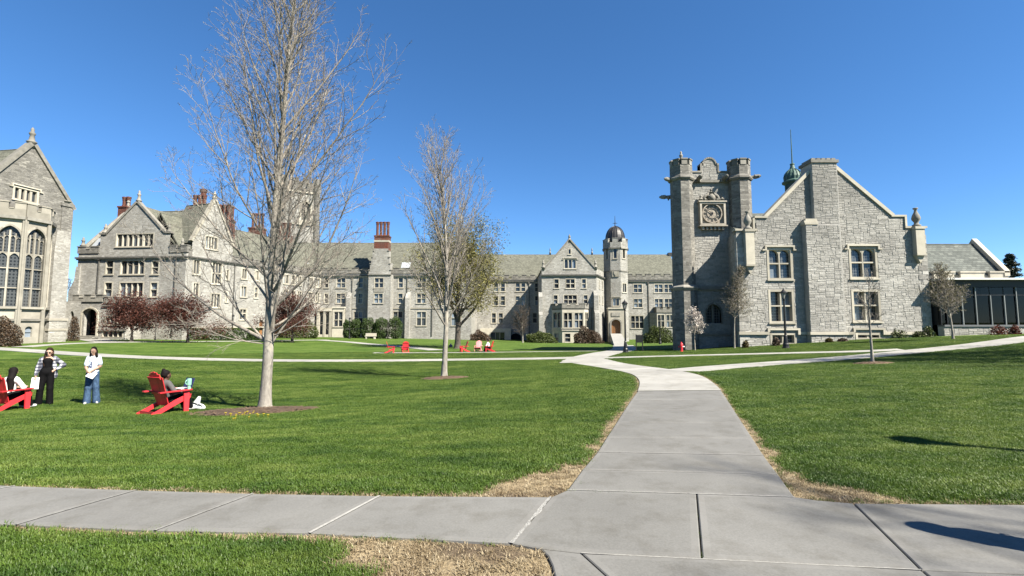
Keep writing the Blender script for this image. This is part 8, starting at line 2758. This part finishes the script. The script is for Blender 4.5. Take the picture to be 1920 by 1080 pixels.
# laptop on the lap
lp = local(chair_at[0], .38, 0, .55)
lt = Thing('laptop', 'open dark laptop on the lap of the person in the red chair', 'laptop', lp)
fr_ = Frame(lp.x, lp.y, chair_at[0][1] - math.pi / 2, lp.z)
mb = MB(); mb.box(fr_, -.17, .17, 0, .018, -.12, .12); lt.part('keyboard', mb, 'white')
mb = MB(); mb.hexa([fr_.p(-.17, .018, -.13), fr_.p(.17, .018, -.13), fr_.p(.17, .018, -.142), fr_.p(-.17, .018, -.142), fr_.p(-.17, .25, -.2), fr_.p(.17, .25, -.2), fr_.p(.17, .25, -.212), fr_.p(-.17, .25, -.212)]); lt.part('screen', mb, 'navy')
mp = local(chair_at[0], .355, -.32, .555)
mu = Thing('tumbler', 'mint green tumbler with handle on the arm of the red chair', 'tumbler', mp)
mb = MB(); mb.lathe(mp.x, mp.y, [(.034, mp.z), (.036, mp.z + .09), (.05, mp.z + .11), (.052, mp.z + .25), (.046, mp.z + .265)], 14); mu.part('cup', mb, 'mint', smooth=False)
mb = MB(); hx_ = [local(chair_at[0],   .355 - .05 - .04 * math.sin(t), -.32, .555 + .18 + .055 * math.cos(t)) for t in np.linspace(.15, 3.0, 8)]; mb.tube(hx_, .009, 6); mu.part('handle', mb, 'mint')
# canvas bag on the grass
p = ground(364, 768)
bg = Thing('tote_bag', 'slumped pale canvas bag on the grass in front of the red chair', 'bag', p)
bg.rz, bg.scale = 0.0, 1.0
put(bg, 'bag_body', [(v(-.16, 0, .07), v(.17, 0, .07), .075, .075), (v(.02, 0, .09), v(.1, .02, .30), .1, .045), (v(-.16, 0, .06), v(-.2, .03, .17), .07, .03), (v(.16, 0, .06), v(.24, 0, .05), .07, .05)], 'bag', .012, .05)
put(bg, 'strap', [(v(-.17, -.05, .17), v(-.08, -.07, .08), .012, .012), (v(-.08, -.07, .08), v(.0, -.08, .19), .012, .012), (v(0, -.08, .19), v(.17, -.085, .15), .012, .012), (v(.17, -.085, .15), v(.24, -.06, .10), .012, .012)], 'black_cloth', .008, .01)
# someone in yellow just outside the left edge, one hand in view
p = ground(-38, 757)
P4 = person('person in a yellow top at the left edge with one hand in view', p, R(40), 1.0)
hd = (0, -.02, 1.54); fc, *_ = face(hd, (.6, -1, 0))
LSh, RSh = (-.17, 0, 1.34), (.17, 0, 1.34); RE, RW = (.26, -.02, 1.09), (.31, -.12, .88); LE_, LW = (-.24, 0, 1.08), (-.26, -.06, .85)
body = [((0, 0, 1.40), (0, -.01, 1.47), .05, .048), ((-.05, 0, 1.32), (.05, 0, 1.32), .085, .085), ((0, 0, 1.28), (0, 0, 1.05), .12, .105), ((-.06, 0, .92), (.06, 0, .92), .115, .115), (LSh, (0, 0, 1.3), .05, .08), (RSh, (0, 0, 1.3), .05, .08)] + fc
body += arm_caps(LSh, LE_, LW) + arm_caps(RSh, RE, RW) + leg_caps((-.09, 0, .88), (-.1, -.02, .48), (-.1, .03, .08), (-.12, -.12, .035)) + leg_caps((.09, 0, .88), (.1, -.02, .48), (.1, .03, .08), (.12, -.12, .035)) + hand(LW, (0, -.1, -1), (0, 1, 0)) + hand(RW, (.1, -.15, -1), (0, 1, 0))
body = [tuple([v(*c[0]), v(*c[1])] + list(c[2:])) for c in body]
put(P4, 'body', body, 'skin', .012)
top4 = [(v(0, 0, 1.30), v(0, 0, .95), .135, .14), (v(-.05, 0, 1.3), v(.05, 0, 1.3), .11, .11), (v(*LSh), v(*LE_), .068, .06), (v(*LE_), v(*LW), .055, .045), (v(*RSh), v(*RE), .068, .06), (v(*RE), v(.305, -.11, .91), .055, .045)]
tr4 = [(v(-.06, 0, .93), v(.06, 0, .93), .128, .128), (v(-.09, 0, .88), v(-.1, 0, .06), .11, .08), (v(.09, 0, .88), v(.1, 0, .06), .11, .08)]
put(P4, 'top', top4, 'yellow_cloth'); put(P4, 'trousers', tr4, 'grey_cloth')
h = v(*hd); hair4 = [(h + v(0, .03, .045), h + v(0, .04, .02), .1, .098), (h + v(0, .07, 0), v(0, .09, 1.3), .075, .06)]
put(P4, 'hair', hair4, 'hair_brown', .011, .02)
# a passer-by outside the right edge: only the shadow reaches the path
sx, sy = 4.62, 2.85
P5 = person('person standing outside the right edge casting a shadow on the path', (sx, sy, zg(sx, sy) + .02), R(150), 1.05)
put(P5, 'body', body, 'skin', .014); put(P5, 'top', top4, 'grey_cloth', .015); put(P5, 'trousers', tr4, 'black_cloth', .015); put(P5, 'hair', hair4, 'hair_black', .012, .02)
# dark backpack at the foot of the spreading tree
p = ground(845, 651)
bk = Thing('backpack', 'small dark blue backpack lying by the trunk of the spreading tree', 'bag', p)
bk.rz, bk.scale = .4, 1.0
put(bk, 'bag_body', [(v(-.1, 0, .14), v(.12, 0, .14), .13, .12), (v(0, 0, .2), v(.02, 0, .36), .12, .08)], 'navy', .02, .05)
put(bk, 'strap', [(v(-.08, -.13, .3), v(-.1, -.15, .1), .02, .02)], 'black_cloth', .012, .01)
